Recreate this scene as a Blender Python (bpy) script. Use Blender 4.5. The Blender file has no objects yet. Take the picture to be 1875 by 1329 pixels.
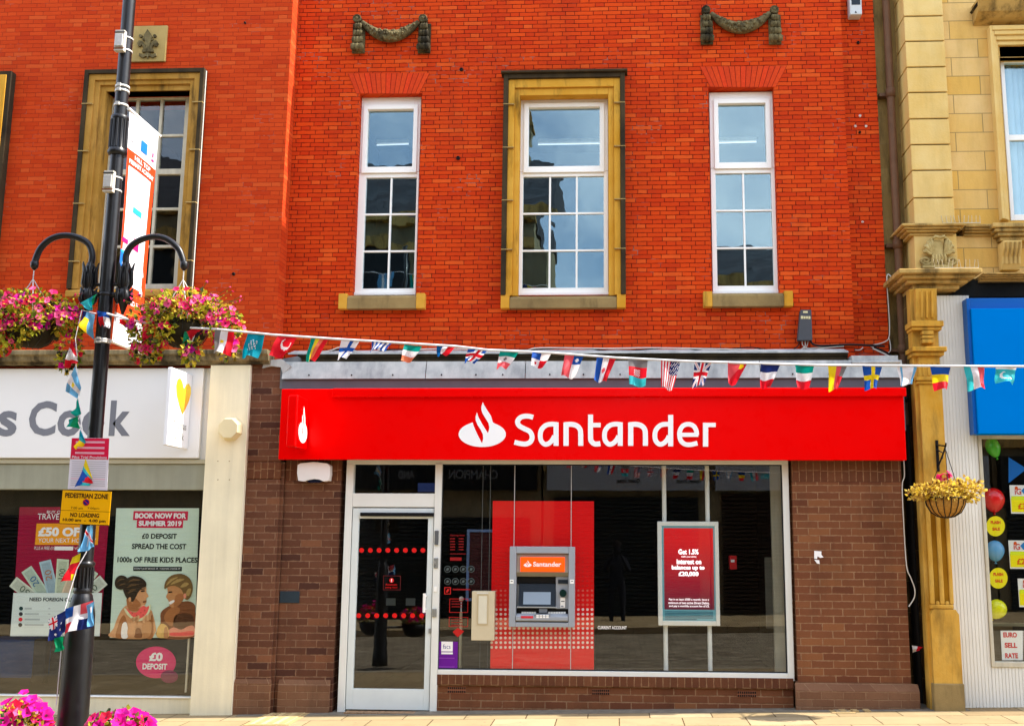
import bpy, bmesh, math, random
from mathutils import Vector, Matrix, noise as mnoise
from mathutils.geometry import tessellate_polygon

SC = bpy.context.scene
COL = SC.collection
RND = random.Random(11)
rad = math.radians

# ------------------------------------------------------------------ camera
# the photograph is 1875 x 1329; its vanishing points give focal length, axis point and rotation
W, H = 1875.0, 1329.0
F, PX, PY = 1950.0, 1031.0, 654.0
CAM = Vector((0.0, -11.5, 1.76))
yc = Vector((1128 - PX, 985 - PY, F)).normalized()
zc = Vector((1090 - PX, -10836 - PY, F)); zc = (zc - yc * zc.dot(yc)).normalized()
xc = yc.cross(zc).normalized()
cd = bpy.data.cameras.new("camera")
cam = bpy.data.objects.new("camera", cd); COL.objects.link(cam)
cd.sensor_fit = 'HORIZONTAL'; cd.sensor_width = 36.0; cd.lens = F / W * 36.0
cd.shift_x = (W / 2 - PX) / W; cd.shift_y = (PY - H / 2) / W
cd.clip_start = 0.05; cd.clip_end = 600
m = Matrix(((xc.x, -xc.y, -xc.z), (yc.x, -yc.y, -yc.z), (zc.x, -zc.y, -zc.z))).to_4x4()
m.translation = CAM
cam.matrix_world = m
SC.camera = cam

# ------------------------------------------------------------------ sky, sun, exposure
SUN_EL, SUN_AZ = rad(52), rad(1.0)      # azimuth measured from the street (+x) to behind the facade (+y)
SKY_STRENGTH, SUN_STRENGTH, EXPOSURE = 0.10, 2.4, 2.35
wd = bpy.data.worlds.new("World"); SC.world = wd; wd.use_nodes = True
nt = wd.node_tree; N = nt.nodes; N.clear()
out = N.new('ShaderNodeOutputWorld'); bg = N.new('ShaderNodeBackground')
sky = N.new('ShaderNodeTexSky'); sky.sky_type = 'NISHITA'; sky.sun_disc = False
sky.sun_elevation = SUN_EL; sky.sun_rotation = rad(90) - SUN_AZ
sky.air_density = 1.0; sky.dust_density = 1.2; sky.ozone_density = 1.0
tc = N.new('ShaderNodeTexCoord'); nz = N.new('ShaderNodeTexNoise')
nz.inputs['Scale'].default_value = 2.6; nz.inputs['Detail'].default_value = 7; nz.inputs['Roughness'].default_value = 0.58
rp = N.new('ShaderNodeValToRGB'); rp.color_ramp.elements[0].position = 0.44; rp.color_ramp.elements[1].position = 0.72
mx = N.new('ShaderNodeMixRGB'); mx.inputs['Color2'].default_value = (8.7, 8.8, 9.1, 1)
nt.links.new(tc.outputs['Generated'], nz.inputs['Vector']); nt.links.new(nz.outputs['Fac'], rp.inputs['Fac'])
nt.links.new(rp.outputs['Color'], mx.inputs['Fac']); nt.links.new(sky.outputs['Color'], mx.inputs['Color1'])
nt.links.new(mx.outputs['Color'], bg.inputs['Color']); bg.inputs['Strength'].default_value = SKY_STRENGTH
nt.links.new(bg.outputs['Background'], out.inputs['Surface'])

sl = bpy.data.lights.new("sun", 'SUN'); sl.energy = SUN_STRENGTH; sl.angle = rad(0.53); sl.color = (1.0, 0.94, 0.84)
so = bpy.data.objects.new("sun", sl); COL.objects.link(so)
sd = Vector((math.cos(SUN_EL) * math.cos(SUN_AZ), math.cos(SUN_EL) * math.sin(SUN_AZ), math.sin(SUN_EL)))
so.rotation_euler = sd.to_track_quat('Z', 'Y').to_euler(); so.location = (8, -4, 20)

vs = SC.view_settings; vs.view_transform = 'Standard'; vs.look = 'None'; vs.exposure = EXPOSURE; vs.gamma = 1.0
vs.use_curve_mapping = False

# ------------------------------------------------------------------ picture -> world helpers (points on real planes)
def U(px, py, Y=0.0):
    r = Vector((px - PX, py - PY, F))
    d = Vector((r.dot(xc), r.dot(yc), r.dot(zc)))
    t = (Y - CAM.y) / d.y
    return CAM + d * t
def ux(px, py, Y=0.0): return U(px, py, Y).x
def uz(px, py, Y=0.0): return U(px, py, Y).z
def span(p0, q0, p1, q1, Y=0.0):
    """picture rectangle -> x0, x1, z0, z1 on the plane Y"""
    qm, pm = (q0 + q1) / 2, (p0 + p1) / 2
    return ux(p0, qm, Y), ux(p1, qm, Y), uz(pm, q1, Y), uz(pm, q0, Y)
def gz(x): return 0.02 * x          # the street climbs gently to the right

# ------------------------------------------------------------------ mesh builder
ORG = {}
class MB:
    def __init__(s): s.v = []; s.f = []; s.mi = []; s.mats = []; s.sm = []
    def mid(s, m):
        if m not in s.mats: s.mats.append(m)
        return s.mats.index(m)
    def add(s, vs_, fs, m, smooth=False):
        b = len(s.v); i = s.mid(m)
        s.v += [Vector(p) for p in vs_]
        for f in fs:
            s.f.append([b + k for k in f]); s.mi.append(i); s.sm.append(smooth)
    def box(s, x0, x1, y0, y1, z0, z1, m):
        if x0 > x1: x0, x1 = x1, x0
        if y0 > y1: y0, y1 = y1, y0
        if z0 > z1: z0, z1 = z1, z0
        s.add([(x0,y0,z0),(x1,y0,z0),(x1,y1,z0),(x0,y1,z0),(x0,y0,z1),(x1,y0,z1),(x1,y1,z1),(x0,y1,z1)],
              [(0,3,2,1),(4,5,6,7),(0,1,5,4),(1,2,6,5),(2,3,7,6),(3,0,4,7)], m)
    def pbox(s, p0, q0, p1, q1, Y, Yb, m):
        x0, x1, z0, z1 = span(p0, q0, p1, q1, Y)
        s.box(x0, x1, Y, Yb, z0, z1, m)
    def prism(s, pts, y0, y1, m, smooth=False):
        """outline of (x, z) points extruded from y0 (front) to y1"""
        n = len(pts)
        tri = tessellate_polygon([[Vector((p[0], p[1], 0)) for p in pts]])
        a = sum(pts[i][0]*pts[(i+1)%n][1] - pts[(i+1)%n][0]*pts[i][1] for i in range(n))
        vv = [(p[0], y0, p[1]) for p in pts] + [(p[0], y1, p[1]) for p in pts]
        fs = []
        for t in tri:
            aa, bb, cc = [pts[k] for k in t]
            o = (bb[0]-aa[0])*(cc[1]-aa[1]) - (bb[1]-aa[1])*(cc[0]-aa[0])
            t = tuple(t) if o > 0 else tuple(reversed(t))
            fs.append(t); fs.append(tuple(n + k for k in reversed(t)))
        s.add(vv, fs, m)
        side = [(i, (i+1)%n, n+(i+1)%n, n+i) for i in range(n)]
        if a > 0: side = [tuple(reversed(q)) for q in side]
        s.add(vv, side, m, smooth)
    def pprism(s, pp, Y, Yb, m, smooth=False):
        q = [U(a, b, Y) for a, b in pp]
        s.prism([(p.x, p.z) for p in q], Y, Yb, m, smooth)
    def prismx(s, pts, x0, x1, m):
        """profile of (y, z) points run along x"""
        n = len(pts)
        tri = tessellate_polygon([[Vector((p[0], p[1], 0)) for p in pts]])
        a = sum(pts[i][0]*pts[(i+1)%n][1] - pts[(i+1)%n][0]*pts[i][1] for i in range(n))
        vv = [(x0, p[0], p[1]) for p in pts] + [(x1, p[0], p[1]) for p in pts]
        fs = []
        for t in tri:
            aa, bb, cc = [pts[k] for k in t]
            o = (bb[0]-aa[0])*(cc[1]-aa[1]) - (bb[1]-aa[1])*(cc[0]-aa[0])
            t = tuple(t) if o > 0 else tuple(reversed(t))
            fs.append(tuple(reversed(t))); fs.append(tuple(n + k for k in t))
        side = [(i, (i+1)%n, n+(i+1)%n, n+i) for i in range(n)]
        if a < 0: side = [tuple(reversed(q)) for q in side]
        s.add(vv, fs + side, m)
    def tube(s, pts, r, m, n=8, caps=True, smooth=True):
        pts = [Vector(p) for p in pts]; k = len(pts)
        rr = r if isinstance(r, (list, tuple)) else [r] * k
        vv = []; up = None
        for i in range(k):
            t = (pts[min(i+1, k-1)] - pts[max(i-1, 0)]).normalized()
            if up is None:
                up = Vector((0, 0, 1)) if abs(t.z) < 0.9 else Vector((0, 1, 0))
            a = t.cross(up)
            if a.length < 1e-4: a = t.orthogonal()
            a.normalize(); b = a.cross(t).normalized(); up = b
            for j in range(n):
                w = 2*math.pi*j/n
                vv.append(pts[i] + (a*math.cos(w) + b*math.sin(w))*rr[i])
        fs = [(i*n+j, i*n+(j+1)%n, (i+1)*n+(j+1)%n, (i+1)*n+j) for i in range(k-1) for j in range(n)]
        s.add(vv, fs, m, smooth)
        if caps:
            s.add(vv[:n], [tuple(range(n))[::-1]], m); s.add(vv[-n:], [tuple(range(n))], m)
    def lathe(s, prof, c, m, n=20, axis='z', smooth=True):
        vv = []; c = Vector(c)
        for r, h in prof:
            for j in range(n):
                w = 2*math.pi*j/n
                if axis == 'z': p = Vector((r*math.cos(w), r*math.sin(w), h))
                elif axis == 'y': p = Vector((r*math.cos(w), h, r*math.sin(w)))
                else: p = Vector((h, r*math.cos(w), r*math.sin(w)))
                vv.append(c + p)
        k = len(prof)
        fs = [(i*n+j, i*n+(j+1)%n, (i+1)*n+(j+1)%n, (i+1)*n+j) for i in range(k-1) for j in range(n)]
        fs += [tuple(range(n))[::-1], tuple((k-1)*n + j for j in range(n))]
        if axis == 'y': fs = [tuple(reversed(f)) for f in fs]
        s.add(vv, fs, m, smooth)
    def disc(s, px, py, rpx, Y, Yb, m, n=24, ry=None):
        q = [(px + rpx*math.cos(2*math.pi*i/n), py + (ry or rpx)*math.sin(2*math.pi*i/n)) for i in range(n)]
        s.pprism(q, Y, Yb, m)
    def quad(s, a, b, c, d, m): s.add([a, b, c, d], [(0,1,2,3)], m)
    def build(s, name, parent=None, bevel=0.0, org=None, seg=2, **props):
        me = bpy.data.meshes.new(name)
        if org is None:
            if parent: org = ORG[parent.name]
            else:
                xs = [v.x for v in s.v]; ys = [v.y for v in s.v]; zs = [v.z for v in s.v]
                org = Vector(((min(xs)+max(xs))/2, (min(ys)+max(ys))/2, min(zs)))
        org = Vector(org)
        me.from_pydata([v - org for v in s.v], [], s.f)
        for m in s.mats: me.materials.append(m)
        me.polygons.foreach_set('material_index', s.mi)
        me.polygons.foreach_set('use_smooth', s.sm)
        me.update()
        o = bpy.data.objects.new(name, me); COL.objects.link(o)
        ORG[o.name] = org
        if parent:
            o.parent = parent; o.location = org - ORG[parent.name]
        else: o.location = org
        if bevel:
            b = o.modifiers.new('bevel', 'BEVEL'); b.width = bevel; b.segments = seg; b.limit_method = 'ANGLE'; b.angle_limit = rad(40)
            b.harden_normals = False
        for k, v in props.items(): o[k] = v
        return o

def tag(o, label, cat, group=None, kind=None):
    o['label'] = label; o['category'] = cat
    if group: o['group'] = group
    if kind: o['kind'] = kind
    return o
def empty(name, loc, label, cat, group=None):
    o = bpy.data.objects.new(name, None); COL.objects.link(o); o.location = loc; o.empty_display_size = 0.2
    ORG[o.name] = Vector(loc)
    return tag(o, label, cat, group)

# ------------------------------------------------------------------ lettering
_tc = {}
def text_geo(s, bold=0.0, sx=1.0):
    k = (s, bold)
    if k not in _tc:
        cu = bpy.data.curves.new('lettering', 'FONT'); cu.body = s; cu.offset = bold; cu.resolution_u = 3
        ob = bpy.data.objects.new('lettering', cu); COL.objects.link(ob)
        dg = bpy.context.evaluated_depsgraph_get(); dg.update()
        me = bpy.data.meshes.new_from_object(ob.evaluated_get(dg))
        vv = [v.co.copy() for v in me.vertices]; ff = [tuple(p.vertices) for p in me.polygons]
        bpy.data.objects.remove(ob); bpy.data.curves.remove(cu); bpy.data.meshes.remove(me)
        x0 = min(v.x for v in vv); x1 = max(v.x for v in vv); y0 = min(v.y for v in vv); y1 = max(v.y for v in vv)
        _tc[k] = ([((v.x-x0)/(x1-x0), (v.y-y0)/(y1-y0)) for v in vv], ff)
    return _tc[k]
def text(mb, s, p0, q0, p1, q1, Y, m, bold=0.0, slant=0.0):
    """letters fitted to a picture rectangle on the plane Y, facing the street"""
    x0, x1, z0, z1 = span(p0, q0, p1, q1, Y)
    vv, ff = text_geo(s, bold)
    mb.add([(x0 + a*(x1-x0) + slant*b*(z1-z0), Y, z0 + b*(z1-z0)) for a, b in vv], ff, m)
def text_map(mb, s, fn, m, bold=0.0):
    vv, ff = text_geo(s, bold)
    mb.add([fn(a, b) for a, b in vv], ff, m)

# ------------------------------------------------------------------ materials
def lin(c): c /= 255.0; return c/12.92 if c <= 0.04045 else ((c+0.055)/1.055)**2.4
GAIN = 0.86
def alb(rgb, g=None):
    g = GAIN if g is None else g
    return (min(lin(rgb[0])*g, .88), min(lin(rgb[1])*g, .88), min(lin(rgb[2])*g, .88), 1)
_mats = {}
class G:
    """tiny node-graph writer"""
    def __init__(s, nt): s.nt = nt
    def n(s, t, **kw):
        x = s.nt.nodes.new(t)
        for k, v in kw.items(): setattr(x, k, v)
        return x
    def set(s, sock, v):
        if hasattr(v, 'bl_idname') or isinstance(v, bpy.types.NodeSocket): s.nt.links.new(v, sock)
        else: sock.default_value = v
    def math(s, op, a, b=0.0, c=None, clamp=False):
        x = s.n('ShaderNodeMath', operation=op, use_clamp=clamp)
        s.set(x.inputs[0], a); s.set(x.inputs[1], b)
        if c is not None: s.set(x.inputs[2], c)
        return x.outputs[0]
    def mix(s, f, a, b, bt='MIX'):
        x = s.n('ShaderNodeMixRGB', blend_type=bt)
        s.set(x.inputs[0], f); s.set(x.inputs[1], a); s.set(x.inputs[2], b)
        return x.outputs[0]
    def noise(s, vec, scale, detail=4, rough=0.55):
        x = s.n('ShaderNodeTexNoise'); s.set(x.inputs['Vector'], vec)
        x.inputs['Scale'].default_value = scale; x.inputs['Detail'].default_value = detail; x.inputs['Roughness'].default_value = rough
        return x.outputs['Fac']
    def ramp(s, f, a, b, lo=0.0, hi=1.0):
        x = s.n('ShaderNodeMapRange'); s.set(x.inputs[0], f); x.inputs[1].default_value = a; x.inputs[2].default_value = b
        x.inputs[3].default_value = lo; x.inputs[4].default_value = hi
        return x.outputs[0]
    def pos(s): return s.n('ShaderNodeNewGeometry').outputs['Position']
    def scalevec(s, v, sx, sy, sz):
        x = s.n('ShaderNodeMapping'); s.set(x.inputs['Vector'], v); x.inputs['Scale'].default_value = (sx, sy, sz)
        return x.outputs[0]
def newmat(name):
    m = bpy.data.materials.new(name); m.use_nodes = True
    nt = m.node_tree; nt.nodes.clear()
    g = G(nt); o = g.n('ShaderNodeOutputMaterial'); p = g.n('ShaderNodeBsdfPrincipled')
    nt.links.new(p.outputs[0], o.inputs[0])
    return m, g, p, o
def paint(name, rgb, rough=0.5, var=0.06, scale=6.0, metal=0.0, bump=0.0, bscale=60.0, spec=0.18, trans=0.0, gain=None, emit=0.0, streak=0.0, coat=0.0):
    """plain surface with a little cloudy variation, optional rain streaks and fine bump"""
    if name in _mats: return _mats[name]
    m, g, p, o = newmat(name)
    c = alb(rgb, gain); P = g.pos()
    n1 = g.noise(P, scale, 5)
    f = g.ramp(n1, 0.25, 0.75, 1.0-var, 1.0+var)
    if streak:
        n2 = g.noise(g.scalevec(P, 14, 14, 0.9), 1.0, 4)
        f = g.math('MULTIPLY', f, g.ramp(n2, 0.35, 0.7, 1.0, 1.0-streak))
    hs = g.n('ShaderNodeVectorMath', operation='SCALE'); hs.inputs[0].default_value = c[:3]; g.set(hs.inputs['Scale'], f)
    g.set(p.inputs['Base Color'], hs.outputs[0])
    n3 = g.noise(P, scale*3, 3)
    g.set(p.inputs['Roughness'], g.ramp(n3, 0.3, 0.7, max(rough-0.06, 0.02), min(rough+0.06, 1)))
    p.inputs['Metallic'].default_value = metal; p.inputs['Specular IOR Level'].default_value = spec
    if coat: p.inputs['Coat Weight'].default_value = coat; p.inputs['Coat Roughness'].default_value = 0.06
    if bump:
        b = g.n('ShaderNodeBump'); b.inputs['Strength'].default_value = bump; b.inputs['Distance'].default_value = 0.01
        g.set(b.inputs['Height'], g.noise(P, bscale, 5)); g.set(p.inputs['Normal'], b.outputs[0])
    if trans:
        t = g.n('ShaderNodeBsdfTranslucent'); g.set(t.inputs[0], hs.outputs[0])
        mxs = g.n('ShaderNodeMixShader'); mxs.inputs[0].default_value = trans
        g.set(mxs.inputs[1], p.outputs[0]); g.set(mxs.inputs[2], t.outputs[0]); g.set(o.inputs[0], mxs.outputs[0])
    if emit:
        g.set(p.inputs['Emission Color'], c); p.inputs['Emission Strength'].default_value = emit
    _mats[name] = m
    return m
def brick(name, ca, cb, mortar, L=0.225, h=0.075, hd=0.0, j=0.008, plane='xz', light=None, stain=0.0, var=0.25, bump=0.6, rough=0.85, jn=0.5, offs=0.5, dark=None, effl=0.0):
    """bonded masonry in world metres; hd > 0 alternates headers and stretchers in each course (Flemish bond)"""
    m, g, p, o = newmat(name)
    P = g.pos(); sp = g.n('ShaderNodeSeparateXYZ'); g.set(sp.inputs[0], P)
    X, Y, Z = sp.outputs
    if plane == 'xz': u, v = g.math('ADD', X, Y), Z
    elif plane == 'soldier': u, v = Z, g.math('ADD', X, Y)
    else: u, v = X, Y
    wob = g.noise(P, 9.0, 2)
    v = g.math('ADD', v, g.ramp(wob, 0, 1, -0.004, 0.004))
    row = g.math('FLOOR', g.math('DIVIDE', v, h))
    fv = g.math('SUBTRACT', v, g.math('MULTIPLY', row, h))
    par = g.math('MULTIPLY', g.math('PINGPONG', row, 1.0), offs)
    wn0 = g.n('ShaderNodeTexWhiteNoise', noise_dimensions='1D'); g.set(wn0.inputs['W'], row)
    par = g.math('ADD', par, g.math('MULTIPLY', g.math('SUBTRACT', wn0.outputs['Value'], 0.5), 0.10))
    period = L + hd
    uu = g.math('ADD', g.math('DIVIDE', u, period), par)
    cell = g.math('FLOOR', uu); t = g.math('MULTIPLY', g.math('SUBTRACT', uu, cell), period)
    if hd:
        ish = g.math('GREATER_THAN', t, L)
        fu = g.math('SUBTRACT', t, g.math('MULTIPLY', ish, L))
        w = g.math('SUBTRACT', L, g.math('MULTIPLY', ish, L - hd))
        cid = g.math('ADD', g.math('MULTIPLY', cell, 2.0), ish)
    else:
        fu, w, cid = t, L, cell
    du = g.math('MINIMUM', fu, g.math('SUBTRACT', w, fu)); dv = g.math('MINIMUM', fv, g.math('SUBTRACT', h, fv))
    d = g.math('MINIMUM', du, dv)
    jt = g.noise(P, 22.0, 3)
    d = g.math('ADD', d, g.ramp(jt, 0.2, 0.8, -j*0.25*jn*2, j*0.25*jn*2))
    mask = g.ramp(d, j*0.5 - 0.0015, j*0.5 + 0.0015)        # 1 on the brick, 0 in the joint
    cv = g.n('ShaderNodeCombineXYZ'); g.set(cv.inputs[0], cid); g.set(cv.inputs[1], row)
    wn = g.n('ShaderNodeTexWhiteNoise', noise_dimensions='2D'); g.set(wn.inputs['Vector'], cv.outputs[0])
    r1 = wn.outputs['Value']; sc = g.n('ShaderNodeSeparateColor'); g.set(sc.inputs[0], wn.outputs['Color'])
    base = g.mix(r1, alb(ca), alb(cb))
    if light: base = g.mix(g.math('GREATER_THAN', sc.outputs[1], 0.90), base, alb(light))
    if dark: base = g.mix(g.math('GREATER_THAN', sc.outputs[2], 0.93), base, alb(dark))
    grain = g.noise(P, 90.0, 4)
    base = g.mix(g.ramp(grain, 0.3, 0.7, var*0.5, 0.0), base, (0.02, 0.008, 0.004, 1))
    cloud = g.noise(P, 1.3, 5, 0.6)
    base = g.mix(g.ramp(cloud, 0.35, 0.75, 0.0, var), base, (0.05, 0.016, 0.008, 1))
    mort = g.mix(g.noise(P, 5.0, 4), alb(mortar), alb(tuple(c*0.8 for c in mortar)))
    colr = g.mix(mask, mort, base)
    if stain:
        st = g.noise(g.scalevec(P, 3.0, 3.0, 0.8), 1.0, 6, 0.65)
        colr = g.mix(g.ramp(st, 0.5, 0.78, 0.0, stain), colr, (0.02, 0.014, 0.010, 1))
    if effl:
        ef = g.math('MULTIPLY', g.ramp(g.noise(P, 2.3, 3), 0.56, 0.66), g.ramp(g.noise(P, 14.0, 2), 0.5, 0.62))
        ef = g.math('MULTIPLY', ef, g.math('SUBTRACT', 1.0, mask))
        colr = g.mix(g.math('MULTIPLY', ef, effl), colr, (0.55, 0.45, 0.36, 1))
    if plane == 'xy':           # chewing-gum spots and patches of old dirt trodden into the surface
        vo = g.n('ShaderNodeTexVoronoi'); g.set(vo.inputs['Vector'], P); vo.inputs['Scale'].default_value = 5.5
        vc = g.n('ShaderNodeSeparateColor'); g.set(vc.inputs[0], vo.outputs['Color'])
        spot = g.math('MULTIPLY', g.math('LESS_THAN', vo.outputs['Distance'], 0.085), g.math('GREATER_THAN', vc.outputs[0], 0.55))
        colr = g.mix(g.math('MULTIPLY', spot, 0.55), colr, (0.08, 0.07, 0.06, 1))
        colr = g.mix(g.ramp(g.noise(P, 2.7, 7, 0.7), 0.52, 0.72, 0.0, 0.35), colr, (0.16, 0.13, 0.09, 1))
    g.set(p.inputs['Base Color'], colr); p.inputs['Roughness'].default_value = rough; p.inputs['Specular IOR Level'].default_value = 0.08
    b = g.n('ShaderNodeBump'); b.inputs['Strength'].default_value = bump; b.inputs['Distance'].default_value = 0.006
    hgt = g.math('ADD', g.math('MULTIPLY', mask, 1.0), g.math('MULTIPLY', grain, 0.35))
    hgt = g.math('ADD', hgt, g.math('MULTIPLY', sc.outputs[0], 0.3))
    g.set(b.inputs['Height'], hgt); g.set(p.inputs['Normal'], b.outputs[0])
    _mats[name] = m
    return m
def stone(name, ca, cb, soot=0.5, soot_col=(0.018, 0.014, 0.010, 1), scale=2.2, streak=True, bump=0.35, cut=(0.5, 0.72), block=None):
    m, g, p, o = newmat(name)
    P = g.pos()
    n1 = g.noise(P, scale, 6, 0.6)
    base = g.mix(g.ramp(n1, 0.3, 0.7), alb(ca), alb(cb))
    if block:
        sp = g.n('ShaderNodeSeparateXYZ'); g.set(sp.inputs[0], P)
        row = g.math('FLOOR', g.math('DIVIDE', sp.outputs[2], block[1]))
        fr = g.math('SUBTRACT', sp.outputs[2], g.math('MULTIPLY', row, block[1]))
        uu = g.math('ADD', g.math('DIVIDE', g.math('ADD', sp.outputs[0], sp.outputs[1]), block[0]), g.math('MULTIPLY', g.math('PINGPONG', row, 1.0), 0.43))
        cell = g.math('FLOOR', uu); fu = g.math('MULTIPLY', g.math('SUBTRACT', uu, cell), block[0])
        d = g.math('MINIMUM', g.math('MINIMUM', fu, g.math('SUBTRACT', block[0], fu)), g.math('MINIMUM', fr, g.math('SUBTRACT', block[1], fr)))
        mask = g.ramp(d, 0.002, 0.006)
        cv = g.n('ShaderNodeCombineXYZ'); g.set(cv.inputs[0], cell); g.set(cv.inputs[1], row)
        wn = g.n('ShaderNodeTexWhiteNoise', noise_dimensions='2D'); g.set(wn.inputs['Vector'], cv.outputs[0])
        base = g.mix(g.math('POWER', wn.outputs['Value'], 1.6), base, alb(block[2]))
        base = g.mix(mask, (0.26, 0.18, 0.07, 1), base)
    v2 = g.scalevec(P, 5.0, 5.0, 1.1) if streak else P
    n2 = g.noise(v2, 1.3, 6, 0.65)
    base = g.mix(g.ramp(n2, cut[0], cut[1], 0.0, soot), base, soot_col)
    g.set(p.inputs['Base Color'], base); p.inputs['Roughness'].default_value = 0.9; p.inputs['Specular IOR Level'].default_value = 0.08
    b = g.n('ShaderNodeBump'); b.inputs['Strength'].default_value = bump; b.inputs['Distance'].default_value = 0.01
    g.set(b.inputs['Height'], g.noise(P, 40.0, 6, 0.65)); g.set(p.inputs['Normal'], b.outputs[0])
    _mats[name] = m
    return m
def glass(name, tint=(0.9, 0.95, 0.95), boost=1.0, wav=0.0, base=0.0, gcol=(1, 1, 1, 1)):
    m, g, p, o = newmat(name)
    g.nt.nodes.remove(p)
    fr = g.n('ShaderNodeFresnel'); bf = g.n('ShaderNodeNewGeometry').outputs['Backfacing']; g.set(fr.inputs['IOR'], g.ramp(bf, 0.0, 1.0, 1.52, 1/1.52))
    tr = g.n('ShaderNodeBsdfTransparent'); tr.inputs[0].default_value = (*tint, 1)
    gl = g.n('ShaderNodeBsdfGlossy'); gl.inputs['Roughness'].default_value = 0.0; gl.inputs[0].default_value = gcol
    if wav:
        b = g.n('ShaderNodeBump'); b.inputs['Strength'].default_value = wav; b.inputs['Distance'].default_value = 0.02
        g.set(b.inputs['Height'], g.noise(g.pos(), 2.2, 2)); g.set(gl.inputs['Normal'], b.outputs[0])
    f = g.math('ADD', g.math('MULTIPLY', fr.outputs[0], boost), base, clamp=True)
    mxs = g.n('ShaderNodeMixShader'); g.set(mxs.inputs[0], f); g.set(mxs.inputs[1], tr.outputs[0]); g.set(mxs.inputs[2], gl.outputs[0])
    g.set(o.inputs[0], mxs.outputs[0])
    _mats[name] = m
    return m

M = {}
M['red_brick'] = brick('red_brick', (224, 76, 20), (208, 58, 14), (104, 18, 8), L=0.222, h=0.0515, hd=0.108, j=0.0072, light=(228, 88, 30), dark=(204, 58, 16), var=0.15, effl=0.3, stain=0.24)
M['red_brick_side'] = brick('red_brick_side', (214, 76, 28), (200, 62, 20), (166, 50, 24), L=0.222, h=0.0515, hd=0.108, j=0.005, light=(216, 86, 36), dark=(196, 60, 22), var=0.14, effl=0.3)
M['arch_brick'] = paint('arch_brick', (186, 62, 34), 0.85, 0.15, 30, bump=0.2)
M['brown_brick'] = brick('brown_brick', (138, 88, 58), (122, 74, 50), (168, 128, 94), L=0.225, h=0.075, j=0.009, light=(146, 94, 60), dark=(116, 70, 48), var=0.26, stain=0.4, jn=1.1)
M['plinth_brick'] = brick('plinth_brick', (140, 102, 76), (128, 90, 66), (160, 124, 94), L=0.225, h=0.075, j=0.007, var=0.3, stain=0.35, jn=1.1)
M['brown_soldier'] = brick('brown_soldier', (126, 80, 54), (108, 66, 46), (160, 120, 86), L=0.225, h=0.075, j=0.009, plane='soldier', var=0.4, stain=0.4, jn=1.2, offs=0.0)
M['brown_dark'] = brick('brown_dark', (124, 82, 60), (100, 64, 48), (150, 114, 88), L=0.225, h=0.075, j=0.009, light=(134, 88, 62), dark=(84, 54, 44), var=0.3, stain=0.35, jn=1.2)
M['ochre_stone'] = stone('ochre_stone', (222, 170, 70), (202, 142, 36), soot=0.8, cut=(0.55, 0.76))
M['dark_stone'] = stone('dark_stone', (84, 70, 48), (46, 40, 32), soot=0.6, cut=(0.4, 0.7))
M['sill_stone'] = stone('sill_stone', (164, 140, 92), (128, 108, 72), soot=0.7, cut=(0.5, 0.8))
M['carved_stone'] = stone('carved_stone', (136, 122, 84), (66, 58, 40), soot=0.9, soot_col=(0.012, 0.010, 0.008, 1), cut=(0.44, 0.56), scale=14, streak=False)
M['pale_stone'] = stone('pale_stone', (234, 198, 134), (224, 182, 106), soot=0.25, soot_col=(0.20, 0.12, 0.03, 1), cut=(0.45, 0.75), block=(0.72, 0.225, (226, 176, 82)))
M['quoin_stone'] = stone('quoin_stone', (234, 204, 136), (226, 186, 104), soot=0.22, soot_col=(0.2, 0.12, 0.03, 1), cut=(0.45, 0.8))
M['trim_stone'] = stone('trim_stone', (208, 174, 106), (178, 140, 74), soot=0.8, soot_col=(0.05, 0.036, 0.018, 1), cut=(0.47, 0.68))
M['pilaster_stone'] = stone('pilaster_stone', (222, 178, 88), (204, 148, 46), soot=0.7, soot_col=(0.09, 0.06, 0.022, 1), cut=(0.47, 0.74))
M['ochre_old'] = stone('ochre_old', (194, 148, 74), (164, 120, 46), soot=0.85, cut=(0.50, 0.72))
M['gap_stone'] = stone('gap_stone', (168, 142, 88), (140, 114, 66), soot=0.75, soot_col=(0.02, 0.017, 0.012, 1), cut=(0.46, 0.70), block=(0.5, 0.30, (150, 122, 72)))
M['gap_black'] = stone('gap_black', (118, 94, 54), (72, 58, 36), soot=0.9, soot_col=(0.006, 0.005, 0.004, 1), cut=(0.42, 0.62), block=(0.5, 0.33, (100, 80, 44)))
M['upvc'] = paint('upvc', (244, 240, 232), 0.35, 0.02, 3, gain=0.99)
M['old_white'] = paint('old_white', (216, 208, 184), 0.6, 0.10, 9, streak=0.2)
M['glass_up'] = glass('glass_up', (0.85, 0.9, 0.92), 1.3, 0.09, 0.05, (0.68, 0.92, 1, 1))
M['glass_shop'] = glass('glass_shop', (0.985, 0.995, 0.99), 1.1, 0.015, 0.0)
M['glass_old'] = glass('glass_old', (0.85, 0.9, 0.9), 1.0, 0.12, 0.0)
M['alu'] = paint('alu', (212, 212, 204), 0.4, 0.05, 4, metal=0.0, gain=1.08)
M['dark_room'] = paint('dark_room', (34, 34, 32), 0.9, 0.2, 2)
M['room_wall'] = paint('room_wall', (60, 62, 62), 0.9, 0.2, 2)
M['lead'] = stone('lead', (206, 206, 200), (168, 172, 170), soot=0.5, soot_col=(0.12, 0.13, 0.14, 1), cut=(0.45, 0.7), bump=0.15, scale=5)
M['grey_panel'] = paint('grey_panel', (96, 98, 104), 0.55, 0.08, 5)
M['red_sign'] = paint('red_sign', (240, 0, 0), 0.3, 0.03, 2, gain=0.9, spec=0.06)
M['sign_white'] = paint('sign_white', (242, 240, 238), 0.4, 0.02, 3, gain=0.98)
M['black'] = paint('black', (22, 22, 24), 0.35, 0.2, 8)
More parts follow.
